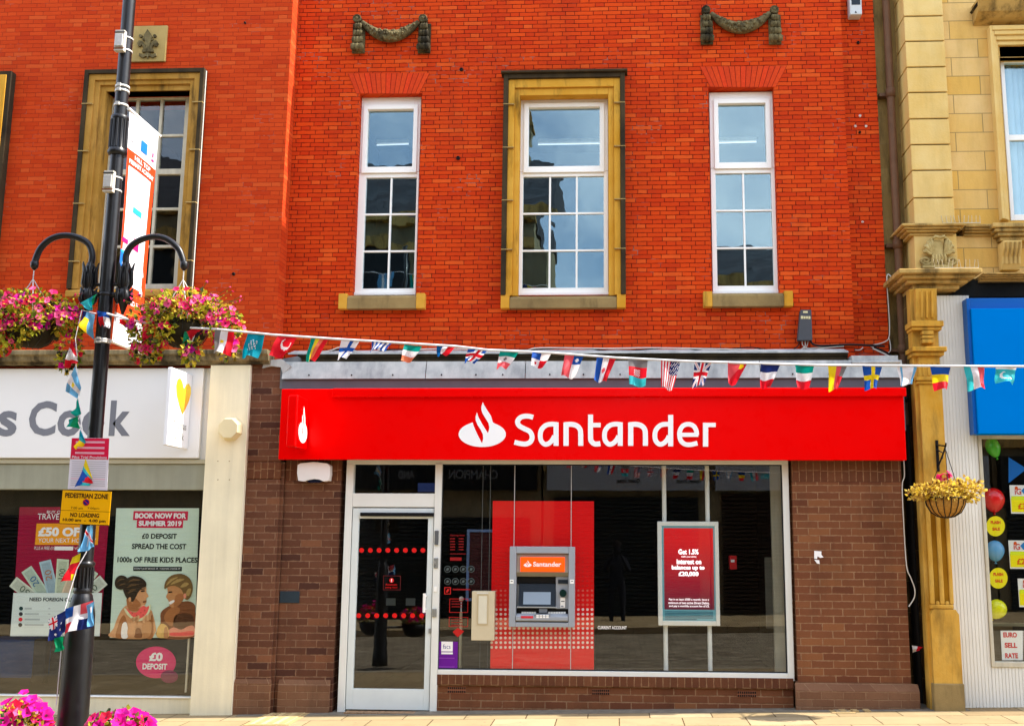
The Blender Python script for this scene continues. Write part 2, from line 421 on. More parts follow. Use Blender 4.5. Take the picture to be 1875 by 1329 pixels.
M['slate'] = brick('slate', (74, 78, 84), (56, 60, 66), (30, 32, 34), L=0.3, h=0.2, j=0.01)
M['lead_dark'] = paint('lead_dark', (120, 124, 126), 0.6, 0.2, 7, streak=0.3)
# ================================================================== ground
M['paving'] = brick('paving', (166, 147, 112), (152, 133, 98), (92, 76, 52), L=0.62, h=0.46, j=0.012, plane='xy', var=0.12, bump=0.25, rough=0.8, light=(172, 154, 120), dark=(142, 122, 90), stain=0.20)
M['road'] = brick('road', (150, 140, 118), (128, 118, 98), (84, 76, 62), L=0.21, h=0.105, j=0.012, plane='xy', var=0.2, bump=0.4, light=(164, 152, 130), dark=(110, 100, 84), stain=0.2)
M['grey_strip'] = paint('grey_strip', (120, 112, 98), 0.9, 0.3, 9, bump=0.5, bscale=90)  # darker grey than the flagstones, for the strip along the wall foot
M['kerb_stone'] = paint('kerb_stone', (150, 140, 120), 0.85, 0.2, 6, bump=0.3)
def sheet(name, x0, x1, y0, y1, dz, thick, mat, label, cat):
    mb = MB()
    vv = []
    for y in (y0, y1):
        for x in (x0, x1):
            vv.append((x, y, gz(x) + dz))
    for y in (y0, y1):
        for x in (x0, x1):
            vv.append((x, y, gz(x) + dz - thick))
    mb.add(vv, [(0,1,3,2), (4,6,7,5), (0,4,5,1), (1,5,7,3), (3,7,6,2), (2,6,4,0)], mat)
    o = mb.build(name, org=(0, 0, 0)); tag(o, label, cat, kind='structure'); return o
sheet('road', -140, 140, -140, 140, -0.13, 0.3, M['road'], 'dark grey road surface running along the shops', 'road')
sheet('pavement', -30, 30, -3.30, 0.75, 0.0, 0.125, M['paving'], 'sunlit cream flagstone pavement in front of the shops', 'pavement')
sheet('pavement', -3.95, 3.55, -0.17, 0.5, 0.004, 0.1, M['grey_strip'], 'grey strip of pavement along the foot of the brown brick', 'pavement')
sheet('kerb', -30, 30, -3.47, -3.302, 0.002, 0.126, M['kerb_stone'], 'grey stone kerb along the edge of the pavement', 'kerb')
sheet('pavement', -30, 30, -20, -10.2, 0.0, 0.125, M['paving'], 'pavement across the street, seen only mirrored in glass', 'pavement')

# ================================================================== building helpers
def wall(mb, x0, x1, z0, z1, y, depth, holes, mat, reveal=None):
    """front face with openings (x0, x1, z0, z1), reveals, sides and back"""
    xs = sorted({x0, x1, *[h[0] for h in holes], *[h[1] for h in holes]}); zs = sorted({z0, z1, *[h[2] for h in holes], *[h[3] for h in holes]})
    yb = y + depth
    for i in range(len(xs)-1):
        for k in range(len(zs)-1):
            cx, cz = (xs[i]+xs[i+1])/2, (zs[k]+zs[k+1])/2
            if any(h[0] < cx < h[1] and h[2] < cz < h[3] for h in holes): continue
            a, b, c, d = xs[i], xs[i+1], zs[k], zs[k+1]
            mb.quad((a,y,c), (b,y,c), (b,y,d), (a,y,d), mat); mb.quad((b,yb,c), (a,yb,c), (a,yb,d), (b,yb,d), mat)
    rv = reveal or mat
    for a, b, c, d in holes:
        mb.quad((a,y,c), (a,y,d), (a,yb,d), (a,yb,c), rv); mb.quad((b,y,d), (b,y,c), (b,yb,c), (b,yb,d), rv)
        mb.quad((a,y,d), (b,y,d), (b,yb,d), (a,yb,d), rv); mb.quad((b,y,c), (a,y,c), (a,yb,c), (b,yb,c), rv)
    mb.quad((x0,y,z0), (x0,y,z1), (x0,yb,z1), (x0,yb,z0), mat); mb.quad((x1,y,z1), (x1,y,z0), (x1,yb,z0), (x1,yb,z1), mat)
    mb.quad((x0,y,z1), (x1,y,z1), (x1,yb,z1), (x0,yb,z1), mat); mb.quad((x1,y,z0), (x0,y,z0), (x0,yb,z0), (x1,yb,z0), mat)
def room(mb, x0, x1, y0, y1, z0, z1, mat, front=False):
    mb.quad((x0,y1,z0), (x1,y1,z0), (x1,y1,z1), (x0,y1,z1), mat)
    mb.quad((x0,y0,z0), (x0,y1,z0), (x0,y1,z1), (x0,y0,z1), mat); mb.quad((x1,y1,z0), (x1,y0,z0), (x1,y0,z1), (x1,y1,z1), mat)
    mb.quad((x0,y0,z1), (x0,y1,z1), (x1,y1,z1), (x1,y0,z1), mat); mb.quad((x0,y0,z0), (x1,y0,z0), (x1,y1,z0), (x0,y1,z0), mat)
def ring(mb, o, i, y0, y1, mat):
    """frame between outer and inner (x0, x1, z0, z1)"""
    mb.box(o[0], i[0], y0, y1, o[2], o[3], mat); mb.box(i[1], o[1], y0, y1, o[2], o[3], mat)
    mb.box(i[0], i[1], y0, y1, i[3], o[3], mat); mb.box(i[0], i[1], y0, y1, o[2], i[2], mat)
def inset(s, l, r, b, t): return (s[0]+l, s[1]-r, s[2]+b, s[3]-t)

YB, YL, YREC, YGAP = 0.30, 0.05, 0.40, 0.48
XC = ux(522, 280, YL)                 # party line between the two red-brick fronts
ZTOP = 9.3

# ================================================================== bank building
bank = empty('bank_building', (0, 0, gz(0)), 'red-brick bank front between two shops with tall white windows above', 'building')
wl = span(652, 172, 767, 542, YB); wc = span(922, 142, 1145, 543, YB); wr = span(1300.5, 160, 1422, 538, YB)
wci = span(949, 176, 1114.5, 543, YB)
xe = ux(1552, 320, YB)
mb = MB()
wall(mb, XC + 0.002, xe, 3.3, ZTOP, YB, 0.30, [wl, wci, wr], M['red_brick'])
mb.build('upper_wall', bank)
mb = MB(); xg = ux(1613, 320, YREC)
mb.box(xe + 0.001, xg, YREC, YREC + 0.25, 3.3, ZTOP, M['red_brick'])
mb.build('recessed_wall', bank)
mb = MB()
mb.box(XC + 0.002, xg, 0.62, 7.5, ZTOP - 0.2, ZTOP - 0.02, M['slate']); mb.box(XC + 0.002, xg, YB - 0.04, 0.70, ZTOP, ZTOP + 0.12, M['dark_stone'])
mb.build('roof', bank)
mb = MB()
for p in (wl, wci, wr): room(mb, p[0]-0.5, p[1]+0.5, YB+0.301, YB+3.2, p[2]-0.5, p[3]+0.5, M['room_wall'])
mb.build('upper_room', bank)
for q_ in ((690, 748, 266), (985, 1098, 265), (1316, 1385, 262)):
    mb = MB(); yy_ = YB+0.75; a_, b_ = U(q_[0], q_[2], yy_), U(q_[1], q_[2]-2, yy_)
    mb.tube([a_, b_], 0.009, paint('tube_light', (235, 240, 245), 0.4, 0.0, emit=0.28), 8); mb.box(a_.x, b_.x, yy_-.03, yy_+.03, a_.z+.02, a_.z+.06, M['old_white']); mb.build('ceiling_lamp', bank)

def flat_arch(q, w, Y, n=15):
    """gauged brick arch: tapered bricks standing proud of the wall by 4 mm"""
    mb = MB(); (ax, ay), (bx, by), (cx, cy), (dx, dy) = q     # TL TR BR BL in picture
    for i in range(n):
        a, b = (i+0.06)/n, (i+0.94)/n
        sh = RND.uniform(0.9, 1.08)
        mm = paint('arch_brick_%d' % (i % 4), (204 + 4*(i % 4), 60 + 3*(i % 3), 18), 0.85, 0.15, 30, bump=0.2)
        mb.pprism([(ax+(bx-ax)*a, ay+(by-ay)*a), (ax+(bx-ax)*b, ay+(by-ay)*b), (dx+(cx-dx)*b, dy+(cy-dy)*b), (dx+(cx-dx)*a, dy+(cy-dy)*a)], Y-0.006, Y+0.01, mm)
    mb.pprism(q, Y-0.003, Y+0.012, paint('arch_joint', (124, 26, 12), 0.9, 0.2, 20))
    return mb
flat_arch([(637, 135), (787, 134), (768, 171.5), (652, 171.5)], wl, YB).build('window_arch', bank)
flat_arch([(1281, 122), (1441, 121), (1421, 159.5), (1300.5, 159.5)], wr, YB).build('window_arch', bank)

def sash(parent, outer, top, low, cols, rows, tr, gl, fm, y, opener=True, name='window'):
    """white window: outer, top light, lower light as picture rectangles; glazing bars; transom between"""
    o = span(*outer, y); t = span(*top, y); l = span(*low, y)
    mb = MB()
    mid = (t[2] + l[3]) / 2
    # upper part: outer ring then a raised opening light
    ring(mb, (o[0], o[1], mid, o[3]), (t[0], t[1], t[2], t[3]), y, y+0.07, fm)
    k = 0.055
    ring(mb, (t[0]-k, t[1]+k, t[2]-k*1.4, t[3]+k), (t[0]-0.004, t[1]+0.004, t[2]-0.004, t[3]+0.004), y-0.022, y-0.001, fm)
    ring(mb, (o[0], o[1], o[2], mid-0.001), (l[0], l[1], l[2], l[3]), y+0.004, y+0.07, fm)
    mb.box(o[0]-0.005, o[1]+0.005, y-0.025, y+0.003, o[2], o[2]+0.035, fm)
    for i in range(1, cols):
        x = l[0] + (l[1]-l[0])*i/cols
        mb.box(x-0.011, x+0.011, y+0.012, y+0.05, l[2], l[3], fm)
    for i in range(1, rows):
        z = l[2] + (l[3]-l[2])*i/rows
        for c in range(cols):
            a = l[0] + (l[1]-l[0])*c/cols + (0.011 if c else 0); b = l[0] + (l[1]-l[0])*(c+1)/cols - (0.011 if c < cols-1 else 0)
            mb.box(a, b, y+0.014, y+0.048, z-0.011, z+0.011, fm)
    w = mb.build(name, parent, bevel=0.003, org=((o[0]+o[1])/2, y, o[2]))
    pm = MB()
    pm.box(t[0]-0.003, t[1]+0.003, y+0.03, y+0.036, t[2]-0.003, t[3]+0.003, gl)
    for c in range(cols):
        for r in range(rows):      # every small pane sits a hair differently in its putty
            a = l[0]+(l[1]-l[0])*c/cols; b = l[0]+(l[1]-l[0])*(c+1)/cols; zz0 = l[2]+(l[3]-l[2])*r/rows; zz1 = l[2]+(l[3]-l[2])*(r+1)/rows
            e = [RND.uniform(-0.0022, 0.0022) for _ in range(3)]
            pm.add([(a,y+0.030+e[0],zz0), (b,y+0.030+e[1],zz0), (b,y+0.030+e[1]+e[2],zz1), (a,y+0.030+e[0]+e[2],zz1),
                    (a,y+0.034+e[0],zz0), (b,y+0.034+e[1],zz0), (b,y+0.034+e[1]+e[2],zz1), (a,y+0.034+e[0]+e[2],zz1)],
                   [(0,1,2,3), (7,6,5,4), (0,3,7,4), (1,5,6,2)], gl)
    pm.build('pane', w)
    return w
def sill(parent, p, Y, ears=True):
    x0, x1, z0, z1 = span(*p, Y)
    mb = MB()
    e = 0.10
    mb.prismx([(Y-0.085, z0), (Y+0.05, z0), (Y+0.05, z1), (Y-0.03, z1), (Y-0.085, z1-0.035)], x0+e, x1-e, M['sill_stone'])
    for a, b in ((x0, x0+e-0.001), (x1-e+0.001, x1)):
        mb.box(a, b, Y-0.09, Y+0.05, z0, z1+0.012, M['ochre_stone'])
    mb.build('window_sill', parent, bevel=0.006)
YS = YB + 0.11
sash(bank, (652.5, 179, 766, 541), (673, 202, 756, 306), (666.5, 325, 760, 528), 2, 3, 0, M['glass_up'], M['upvc'], YS)
sash(bank, (950, 179, 1113.5, 541), (968, 198, 1098, 305), (957, 323, 1105.5, 527), 3, 3, 0, M['glass_up'], M['upvc'], YS)
sash(bank, (1302, 169, 1421.5, 538), (1316, 191, 1402, 298), (1312, 317, 1414.5, 523), 2, 3, 0, M['glass_up'], M['upvc'], YS)
sill(bank, (623, 542, 780, 568), YB); sill(bank, (1287, 538, 1450, 564), YB)

def surround(parent, out_, inn, Y, dk, mid, edge=0.055, sillp=None, name='window_surround'):
    o = span(*out_, Y); i = span(*inn, Y)
    mb = MB()
    e2 = edge + 0.012
    # dark outer moulding on three sides, ochre architrave in two steps
    def three(o_, i_, y0, y1, m_):
        mb.box(o_[0], i_[0], y0, y1, o_[2], o_[3], m_); mb.box(i_[1], o_[1], y0, y1, o_[2], o_[3], m_); mb.box(i_[0], i_[1], y0, y1, i_[3], o_[3], m_)
    a = (o[0]+edge, o[1]-edge, o[2], o[3]-edge)
    w = (i[0]-a[0])
    b = (a[0]+w*0.55, a[1]-w*0.55, o[2], a[3]-(a[3]-i[3])*0.55)
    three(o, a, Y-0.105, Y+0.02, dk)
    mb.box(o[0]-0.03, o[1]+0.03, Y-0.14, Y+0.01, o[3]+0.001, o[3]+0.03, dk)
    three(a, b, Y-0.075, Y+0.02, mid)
    three(b, (i[0], i[1], o[2], i[3]), Y-0.045, Y+0.10, mid)
    hgt = o[3]-o[2]
    for k in (0.2, 0.42, 0.66, 0.86):      # pale mortar joints between the stones
        z = o[2] + hgt*k
        for xa, xb in ((o[0]-0.003, b[0]), (b[1], o[1]+0.003)):
            mb.box(xa, xb, Y-0.109, Y-0.02, z-0.005, z+0.006, paint('pale_mortar', (176, 150, 96), 0.9, 0.2, 20))
    return mb.build(name, parent, bevel=0.008)
surround(bank, (921, 141, 1145, 543), (950.5, 177, 1114, 543), YB, M['dark_stone'], M['ochre_stone'])
sill(bank, (918, 543.5, 1145.5, 567), YB)

def swag(name, lx, rx, ty, parent):
    """carved garland between two rosettes with hanging drops"""
    Y = YB; mb = MB(); ms = M['carved_stone']; r = random.Random(int(lx))
    sc = 1/169.0
    for cx in (lx, rx):
        c = U(cx, ty + 8, Y)
        mb.lathe([(0.052, 0.0), (0.052, -0.07), (0.044, -0.085), (0.036, -0.075), (0.020, -0.075), (0.012, -0.09), (0.002, -0.092)], (c.x, Y, c.z), ms, 18, 'y')
        x0, x1, z0, z1 = span(cx-9.5, ty+15, cx+13, ty+68, Y)
        mb.box(x0, x1, Y-0.03, Y+0.02, z0, z1, ms)
        hgt = z1 - z0
        for k in range(4):           # overlapping leaf tiers of the drop
            za = z1 - hgt*(0.02 + 0.235*k); w = 0.042 + 0.011*k
            for j in (-1, 0, 1):
                cxx = (x0+x1)/2 + j*w*0.62
                mb.tube([(cxx, Y-0.045, za), (cxx, Y-0.085, za-hgt*0.10), (cxx, Y-0.075, za-hgt*0.19), (cxx, Y-0.05, za-hgt*0.235)], [w*0.34, w*0.50, w*0.48, w*0.2], ms, 7)
    a, b = U(lx+9, ty+14, Y), U(rx-8, ty+13, Y)
    pts, rr = [], []
    n = 22
    for i in range(n+1):
        t = i/n; s4 = 4*t*(1-t)
        pts.append(Vector((a.x + (b.x-a.x)*t, Y-0.05, a.z + (b.z-a.z)*t - 0.185*s4))); rr.append(0.028 + 0.042*s4)
    mb.tube(pts, rr, ms, 10)
    for i in range(2, n-1):          # leaf and fruit lumps
        for k in range(4):
            w = r.uniform(-1.3, 1.3)
            c = pts[i] + Vector((r.uniform(-.012, .012), -rr[i]*math.cos(w)*0.92, rr[i]*math.sin(w)*0.92)); q = rr[i]*r.uniform(0.24, 0.40)
            mb.lathe([(0.002, -q), (q*0.8, -q*0.5), (q, 0), (q*0.8, q*0.5), (0.002, q)], c, ms, 6, 'y')
    mb.build(name, parent, org=(((a.x+b.x)/2), Y, a.z))
swag('garland_ornament', 656, 776, 31, bank)
swag('garland_ornament', 1292, 1416.5, 15, bank)

# ---- ground floor brickwork
YP = -0.04
sx0 = ux(437, 1000, YP); sx1 = ux(507, 1000, YP)
mb = MB()
zt = uz(480, 664, YP); zs0, zs1 = uz(470, 845, YP), uz(470, 877, YP)
mb.box(sx0, sx1, YP, 0.4, -0.4, zs1, M['brown_dark']); mb.box(sx0, sx1, YP-0.001, 0.4, zs1+0.001, zs0, M['brown_soldier']); mb.box(sx0, sx1, YP, 0.4, zs0+0.001, zt, M['brown_dark'])
# bullnose corner
for z0, z1 in ((-0.4, zs0),):
    mb.prism([(0, 0)]*0 or [(sx1, z0), (sx1+0.03, z0), (sx1+0.03, z1), (sx1, z1)], YP+0.035, 0.4, M['brown_dark'])
zpl = uz(470, 1241, YP)
mb.prismx([(YP-0.035, -0.4), (YP-0.002, -0.4), (YP-0.002, zpl), (YP-0.035, zpl-0.05)], sx0, sx1+0.02, M['plinth_brick'])
mb.build('party_pier', bank, bevel=0.02, seg=3)
mb = MB()
y0 = 0.03
xa, xb = sx1+0.031, ux(619, 1000, y0)
zz = uz(560, 880, y0)
mb.box(xa, xb, y0, 0.4, -0.4, zz, M['brown_dark']); mb.box(xa, xb, y0, 0.4, zz+0.001, 3.2, M['brown_soldier'])
zpl = uz(560, 1243, y0)
mb.prismx([(y0-0.04, -0.4), (y0-0.002, -0.4), (y0-0.002, zpl), (y0-0.04, zpl-0.06)], xa+0.04, xb-0.02, M['plinth_brick'])
mb.build('brick_panel', bank, bevel=0.006)
mb = MB()
xa, xb = ux(1455.5, 1045, 0), ux(1659, 1045, 0); zz = uz(1560, 882, 0)
mb.box(xa, xb, 0, 0.42, -0.4, zz, M['brown_brick']); mb.box(xa, xb, 0, 0.42, zz+0.001, 3.2, M['brown_soldier'])
zpl = uz(1560, 1249, 0); xo = ux(1683, 1265, -0.05) 
mb.prism([(xa-0.02, -0.4), (xo, -0.4), (xo, zpl-0.075), (xb+0.005, zpl), (xa-0.02, zpl)], -0.012, 0.3, M['plinth_brick'])
mb.prismx([(-0.075, -0.4), (-0.0125, -0.4), (-0.0125, zpl-0.004), (-0.075, zpl-0.075)], xa-0.04, xo, M['plinth_brick'])
mb.build('brick_pier', bank, bevel=0.006)
# stall riser under the window
YF = 0.05
mb = MB()
xa2, xb2 = ux(798, 1260, YF+0.03), xa-0.041
zr = uz(1120, 1243, YF); zm = uz(1120, 1257, YF)
mb.box(xa2, xb2, YF+0.02, 0.4, -0.4, zm, M['brown_brick']); mb.box(xa2, xb2, YF-0.01, 0.4, zm+0.001, zr+0.03, M['brown_soldier'])
rs = mb.build('stall_riser', bank, bevel=0.005)
for p0, q0, p1, q1 in ((819, 1256, 853, 1269), (1084, 1261, 1116, 1272), (1350, 1264.5, 1385, 1276)):
    mb = MB(); x0, x1, z0, z1 = span(p0, q0, p1, q1, YF+0.012)
    mb.box(x0, x1, YF+0.016, YF+0.03, z0, z1, paint('terracotta', (150, 92, 64), 0.85, 0.15, 20))
    for i in range(9):
        for k in range(2):
            xx = x0 + (x1-x0)*(i+0.5)/9; zq = z0 + (z1-z0)*(k+0.5)/2
            mb.box(xx-0.007, xx+0.007, YF+0.013, YF+0.0165, zq-0.011, zq+0.011, M['black'])
    mb.build('air_brick', rs)

# ---- shopfront: aluminium frame, big pane, door
al = M['alu']
xL, xM0, xM1, xR = ux(633, 900, YF), ux(792.5, 1060, YF), ux(803, 1060, YF), ux(1449, 1045, YF)
zT, zB = uz(1050, 838, YF), uz(1100, 1242.5, YF)
gS = span(804.5, 849.5, 1437.5, 1229, YF)
mb = MB()
mb.box(xM1-0.002, xR, YF, YF+0.09, gS[3], zT, al)
mb.box(gS[1], xR, YF, YF+0.09, zB, gS[3]-0.001, al)
mb.box(xM1+0.012, gS[1]-0.001, YF, YF+0.09, zB, gS[2], al)
mb.box(xM0, xM1+0.011, YF-0.012, YF+0.09, gz(-1.9)-0.02, gS[3]-0.001, al)
dz0 = gz(-2.5) + 0.02
tl = span(641, 849.5, 798, 903, YF)
mb.box(xL, xM1-0.003, YF-0.002, YF+0.09, tl[3], zT, al)
mb.box(xL, ux(640, 1060, YF) , YF-0.004, YF+0.09, dz0-0.06, tl[3]-0.001, al)
pz = uz(715, 928, YF)
mb.box(ux(640, 1060, YF)+0.001, xM0-0.001, YF-0.003, YF+0.09, pz, tl[2], al)
# inner bead
ring(mb, (gS[0], gS[1], gS[2]+0.001, gS[3]-0.001), (gS[0]+0.012, gS[1]-0.012, gS[2]+0.012, gS[3]-0.012), YF+0.03, YF+0.06, paint('gasket', (40, 42, 42), 0.6))
fr = mb.build('shopfront_frame', bank, bevel=0.004)
mb = MB(); mb.box(gS[0]-0.003, gS[1]+0.003, YF+0.04, YF+0.05, gS[2]-0.003, gS[3]+0.003, M['glass_shop'])
mb.build('window_pane', fr)
mb = MB(); mb.box(ux(641, 876, YF), xM0+0.002, YF+0.04, YF+0.05, tl[2]-0.003, tl[3]+0.003, M['glass_shop'])
mb.build('fanlight_pane', fr)
# door leaf
YD = YF + 0.004
dx0, dx1 = ux(637.5, 1106, YD)+0.012, xM0-0.008
dzt = pz - 0.012; dg = span(651.5, 949, 780, 1261, YD)
mb = MB(); dl = M['alu_door'] = paint('alu_door', (206, 212, 208), 0.38, 0.05, 5, gain=1.05)
ring(mb, (dx0, dx1, dz0, dzt), dg, YD, YD+0.05, dl)
mb.box(ux(640, 1100, YD)-0.02, dx0-0.006, YD-0.006, YD+0.05, dz0-0.05, dzt+0.005, dl)
door = mb.build('entrance_door', bank, bevel=0.004)
mb = MB(); mb.box(dg[0]-0.003, dg[1]+0.003, YD+0.02, YD+0.028, dg[2]-0.003, dg[3]+0.003, M['glass_shop']); mb.build('door_pane', door)
mb = MB(); mb.pbox(659, 938, 794, 945, YD-0.03, YD-0.001, M['black']); mb.build('draught_bar', door, bevel=0.008)
mb = MB(); hx = ux(776.5, 1104, YD-0.07); h0, h1 = uz(776, 1121, YD-0.07), uz(776, 1086, YD-0.07)
mb.tube([(hx, YD-0.06, h0), (hx, YD-0.06, h1)], 0.016, M['upvc'], 12)
for z in (h0+0.03, h1-0.03): mb.tube([(hx, YD-0.06, z), (hx+0.01, YD+0.002, z)], 0.009, M['alu'], 8)
mb.build('handle', door)
def fit(nm, f_, par=None):
    mb = MB(); f_(mb); mb.build(nm, par or fr, bevel=0.003)
ls_ = paint('lock_steel', (170, 172, 168), 0.3, metal=0.6)
fit('card_reader', lambda m_: m_.pbox(795.5, 971, 802.5, 997, YF-0.035, YF-0.012, paint('reader_grey', (98, 100, 100), 0.5)))
fit('door_lock', lambda m_: (m_.pbox(794, 1021, 802, 1040, YF-0.022, YF-0.012, ls_), m_.disc(795.5, 1029, 2.2, YF-0.03, YF-0.022, paint('lock_steel2', (210, 210, 205), 0.3, metal=0.7))))
fit('latch_plate', lambda m_: m_.pbox(794, 1073, 799.5, 1083, YF-0.022, YF-0.012, M['upvc']))
fit('door_lock', lambda m_: m_.pbox(791, 1114, 799, 1129, YF-0.03, YF-0.012, ls_))
fit('door_lock', lambda m_: m_.pbox(784.5, 1150, 788.5, 1159, YD-0.02, YD-0.001, ls_), door)
red_st = paint('sticker_red', (226, 24, 22), 0.5, 0.03, 5)
for i in range(8):
    for a_, b_ in ((662 + i*16.05, 1007), (656.8 + i*16.45, 1126.5)):
        mb = MB(); mb.disc(a_, b_, 4.5, YD+0.0185, YD+0.0197, red_st, 16); mb.build('dot_sticker', door)
mb = MB()
mb.disc(717, 1062, 4.3, YD+0.0185, YD+0.0197, red_st, 16); text(mb, '!', 716, 1059, 718, 1065, YD+0.017, M['sign_white'], 0.03)
text(mb, 'Automatic', 706, 1067.5, 727, 1071.5, YD+0.0185, red_st); text(mb, 'swing door', 705.5, 1073, 728, 1077.5, YD+0.0185, red_st)
ring(mb, span(701, 1053.5, 733, 1080, YD), inset(span(701, 1053.5, 733, 1080, YD), .006, .006, .006, .006), YD+0.0185, YD+0.0196, paint('dim_red', (96, 22, 22), 0.6))
mb.build('door_sticker', door)
# bricked threshold
mb = MB()
for i in range(12):
    x = dx0 + 0.02 + i*(dx1-dx0-0.04)/12
    mb.box(x, x+(dx1-dx0-0.04)/12-0.008, -0.10, YF-0.01, gz(-2.5)-0.1, gz(-2.5)+0.012, paint('threshold_brick', (150, 120, 90), 0.9, 0.2, 20))
mb.build('threshold', bank)

# banking hall behind the glass
mb = MB(); room(mb, xL+0.02, xR+0.3, YF+0.12, 5.0, -0.02, 3.25, M['dark_room']); mb.build('banking_hall', bank)
mb = MB()
mb.pbox(1415, 848, 1452, 1232, 0.35, 0.42, paint('hall_pale', (176, 172, 150), 0.8, 0.08, 3, streak=0.2))
mb.pbox(1402, 1020, 1418, 1150, 0.9, 0.95, paint('hall_pale2', (120, 120, 108), 0.8, 0.1)); mb.pbox(800, 1150, 1090, 1235, 2.4, 2.45, paint('hall_counter', (70, 66, 58), 0.8, 0.1))
for p in (672, 716, 752):
    mb.pbox(p-9, 1095, p+8, 1108, 2.0, 2.02, paint('hall_paper', (150, 158, 150), 0.7))
mb.build('hall_fitting', bank)

# ---- flashings, ledges above the fascia
mb = MB()
Yg = -0.06
x0, x1 = ux(512, 700, Yg), ux(1655, 700, Yg)
zq = [uz(1080, q, Yg) for q in (712, 691, 661)]
mb.box(x0+0.03, x1, Yg, 0.3, 2.9, zq[1], M['grey_panel'])
gp = mb.build('fascia_upstand', bank)
mb = MB()
xs = [x0+0.03, ux(780, 675, Yg), ux(962, 675, Yg), ux(1180, 675, Yg), ux(1392, 675, Yg), x1]
for i in range(5):
    mb.prismx([(Yg-0.03, zq[1]-0.012), (Yg-0.026, zq[1]-0.012), (Yg+0.05, zq[2]), (YB, zq[2]+0.01), (YB, zq[2]+0.02), (Yg+0.03, zq[2]+0.006)], xs[i]+(0.004 if i else 0), xs[i+1]-0.004, M['lead'])
    for k in range(3):
        xx = xs[i] + (xs[i+1]-xs[i])*(0.2+0.3*k) + RND.uniform(-.05, .05)
        mb.lathe([(0.01, 0), (0.008, -0.006), (0.002, -0.008)], (xx, Yg-0.026, zq[1]+0.03), M['black'], 8, 'y')
mb.build('lead_flashing', bank)
Yh = 0.12
x0b, x1b = ux(546, 650, Yh), ux(1552, 650, Yh)
za, zb, zcq = uz(1050, 662, Yh), uz(1050, 648, Yh), uz(1050, 640, Yh)
mb = MB(); mb.prismx([(Yh, za-0.1), (YB+0.02, za-0.1), (YB+0.02, zb), (Yh-0.03, zb), (Yh-0.03, zb-0.03), (Yh, zb-0.045)], x0b, x1b, M['dark_stone']); mb.build('stone_band', bank, bevel=0.006)
mb = MB(); mb.prismx([(Yh-0.055, zb-0.006), (Yh-0.055, zb+0.012), (YB-0.001, zcq+0.03), (YB-0.001, zcq+0.015)], x0b-0.1, x1b, M['lead'])
mb.prismx([(Yg+0.02, uz(1600, 664, Yg)), (Yg+0.03, uz(1600, 650, Yg)), (YREC, uz(1600, 647, Yg)), (YREC, uz(1600, 664, Yg))], x1b+0.01, ux(1646, 660, Yg), M['lead'])
mb.tube([(x1b, Yg+0.015, uz(1560, 664, Yg)), (ux(1648, 662, Yg), Yg+0.015, uz(1648, 662, Yg))], 0.018, M['lead'], 8)
# crumpled lead at the party pier
cp = [(482, 668), (487, 660), (515, 657), (524, 664), (533, 670), (525, 678), (518, 685), (514, 672), (496, 670), (480, 674)]
mb.pprism(cp, YP-0.03, 0.1, M['lead'])
mb.pprism([(514, 672), (522, 676), (521, 700), (516, 712), (512, 711)], YP-0.012, YP+0.09, M['lead_dark'])
mb.pprism([(517, 657), (545, 652), (546, 668), (530, 672), (524, 664)], YP+0.02, 0.2, M['lead_dark'])
mb.build('roof_lead', bank, bevel=0.004)

# ================================================================== fascia sign
YSG = -0.16
fs = empty('fascia_sign', (0, YSG, 3.0), 'long red shop fascia with a white flame emblem and white word', 'shop sign')
x0, x1, z0, z1 = span(512.5, 711, 1657, 841.5, YSG)
mb = MB(); mb.box(x0, x1, YSG, -0.065, z0, z1, M['red_sign'])
mb.build('panel', fs, bevel=0.006)
mb = MB(); zlip = uz(1100, 726, YSG-0.05); zl1 = uz(1100, 710, YSG-0.05)
mb.box(ux(608, 718, YSG-0.05), ux(1660, 718, YSG-0.05), YSG-0.05, YSG-0.001, zlip, zl1, M['red_sign'])
mb.build('top_lip', fs, bevel=0.012, seg=3)
def Zc(p): return (820 + p[0]/3.606, 720 + p[1]/3.606)
def emblem_pts():
    P = [(163, 192)]
    cx, cy, rx, ry = 227, 270, 155.5, 83.5
    a0, a1 = math.atan2((192-cy)/ry, (163-cx)/rx), math.atan2((190-cy)/ry, (296-cx)/rx)
    a0 -= 0 ; n = 40
    # go counter-clockwise on the page: up-left, left, bottom, right
    st = a0 if a0 < 0 else a0 - 2*math.pi
    en = a1 - 2*math.pi
    for i in range(1, n): 
        w = st + (en - st)*i/n
        P.append((cx + rx*math.cos(w), cy + ry*math.sin(w)))
    P += [(296, 190), (285, 150), (258, 108), (240, 78), (231, 58), (222, 85), (221, 105), (229, 132), (248, 163), (268, 196), (274, 222), (272, 242), (264, 262),
          (250, 240), (225, 200), (203, 160), (192, 127), (183, 155), (184, 178), (196, 208), (218, 242), (232, 272), (234, 300), (225, 330),
          (212, 304), (196, 274), (180, 240), (167, 208)]
    return P
EMB = emblem_pts()
mb = MB(); mb.pprism([Zc(p) for p in EMB], YSG-0.012, YSG-0.0005, M['sign_white']); mb.build('flame_emblem', fs)
def smooth(p, n=5):
    q = [p[0]] + list(p) + [p[-1]]; o = []
    for i in range(1, len(q)-2):
        for k in range(n):
            t = k/n; a, b, c, d = [Vector(x) for x in q[i-1:i+3]]
            o.append(0.5*((2*b) + (c-a)*t + (2*a-5*b+4*c-d)*t*t + (3*b-a-3*c+d)*t*t*t))
    o.append(Vector(p[-1])); return o
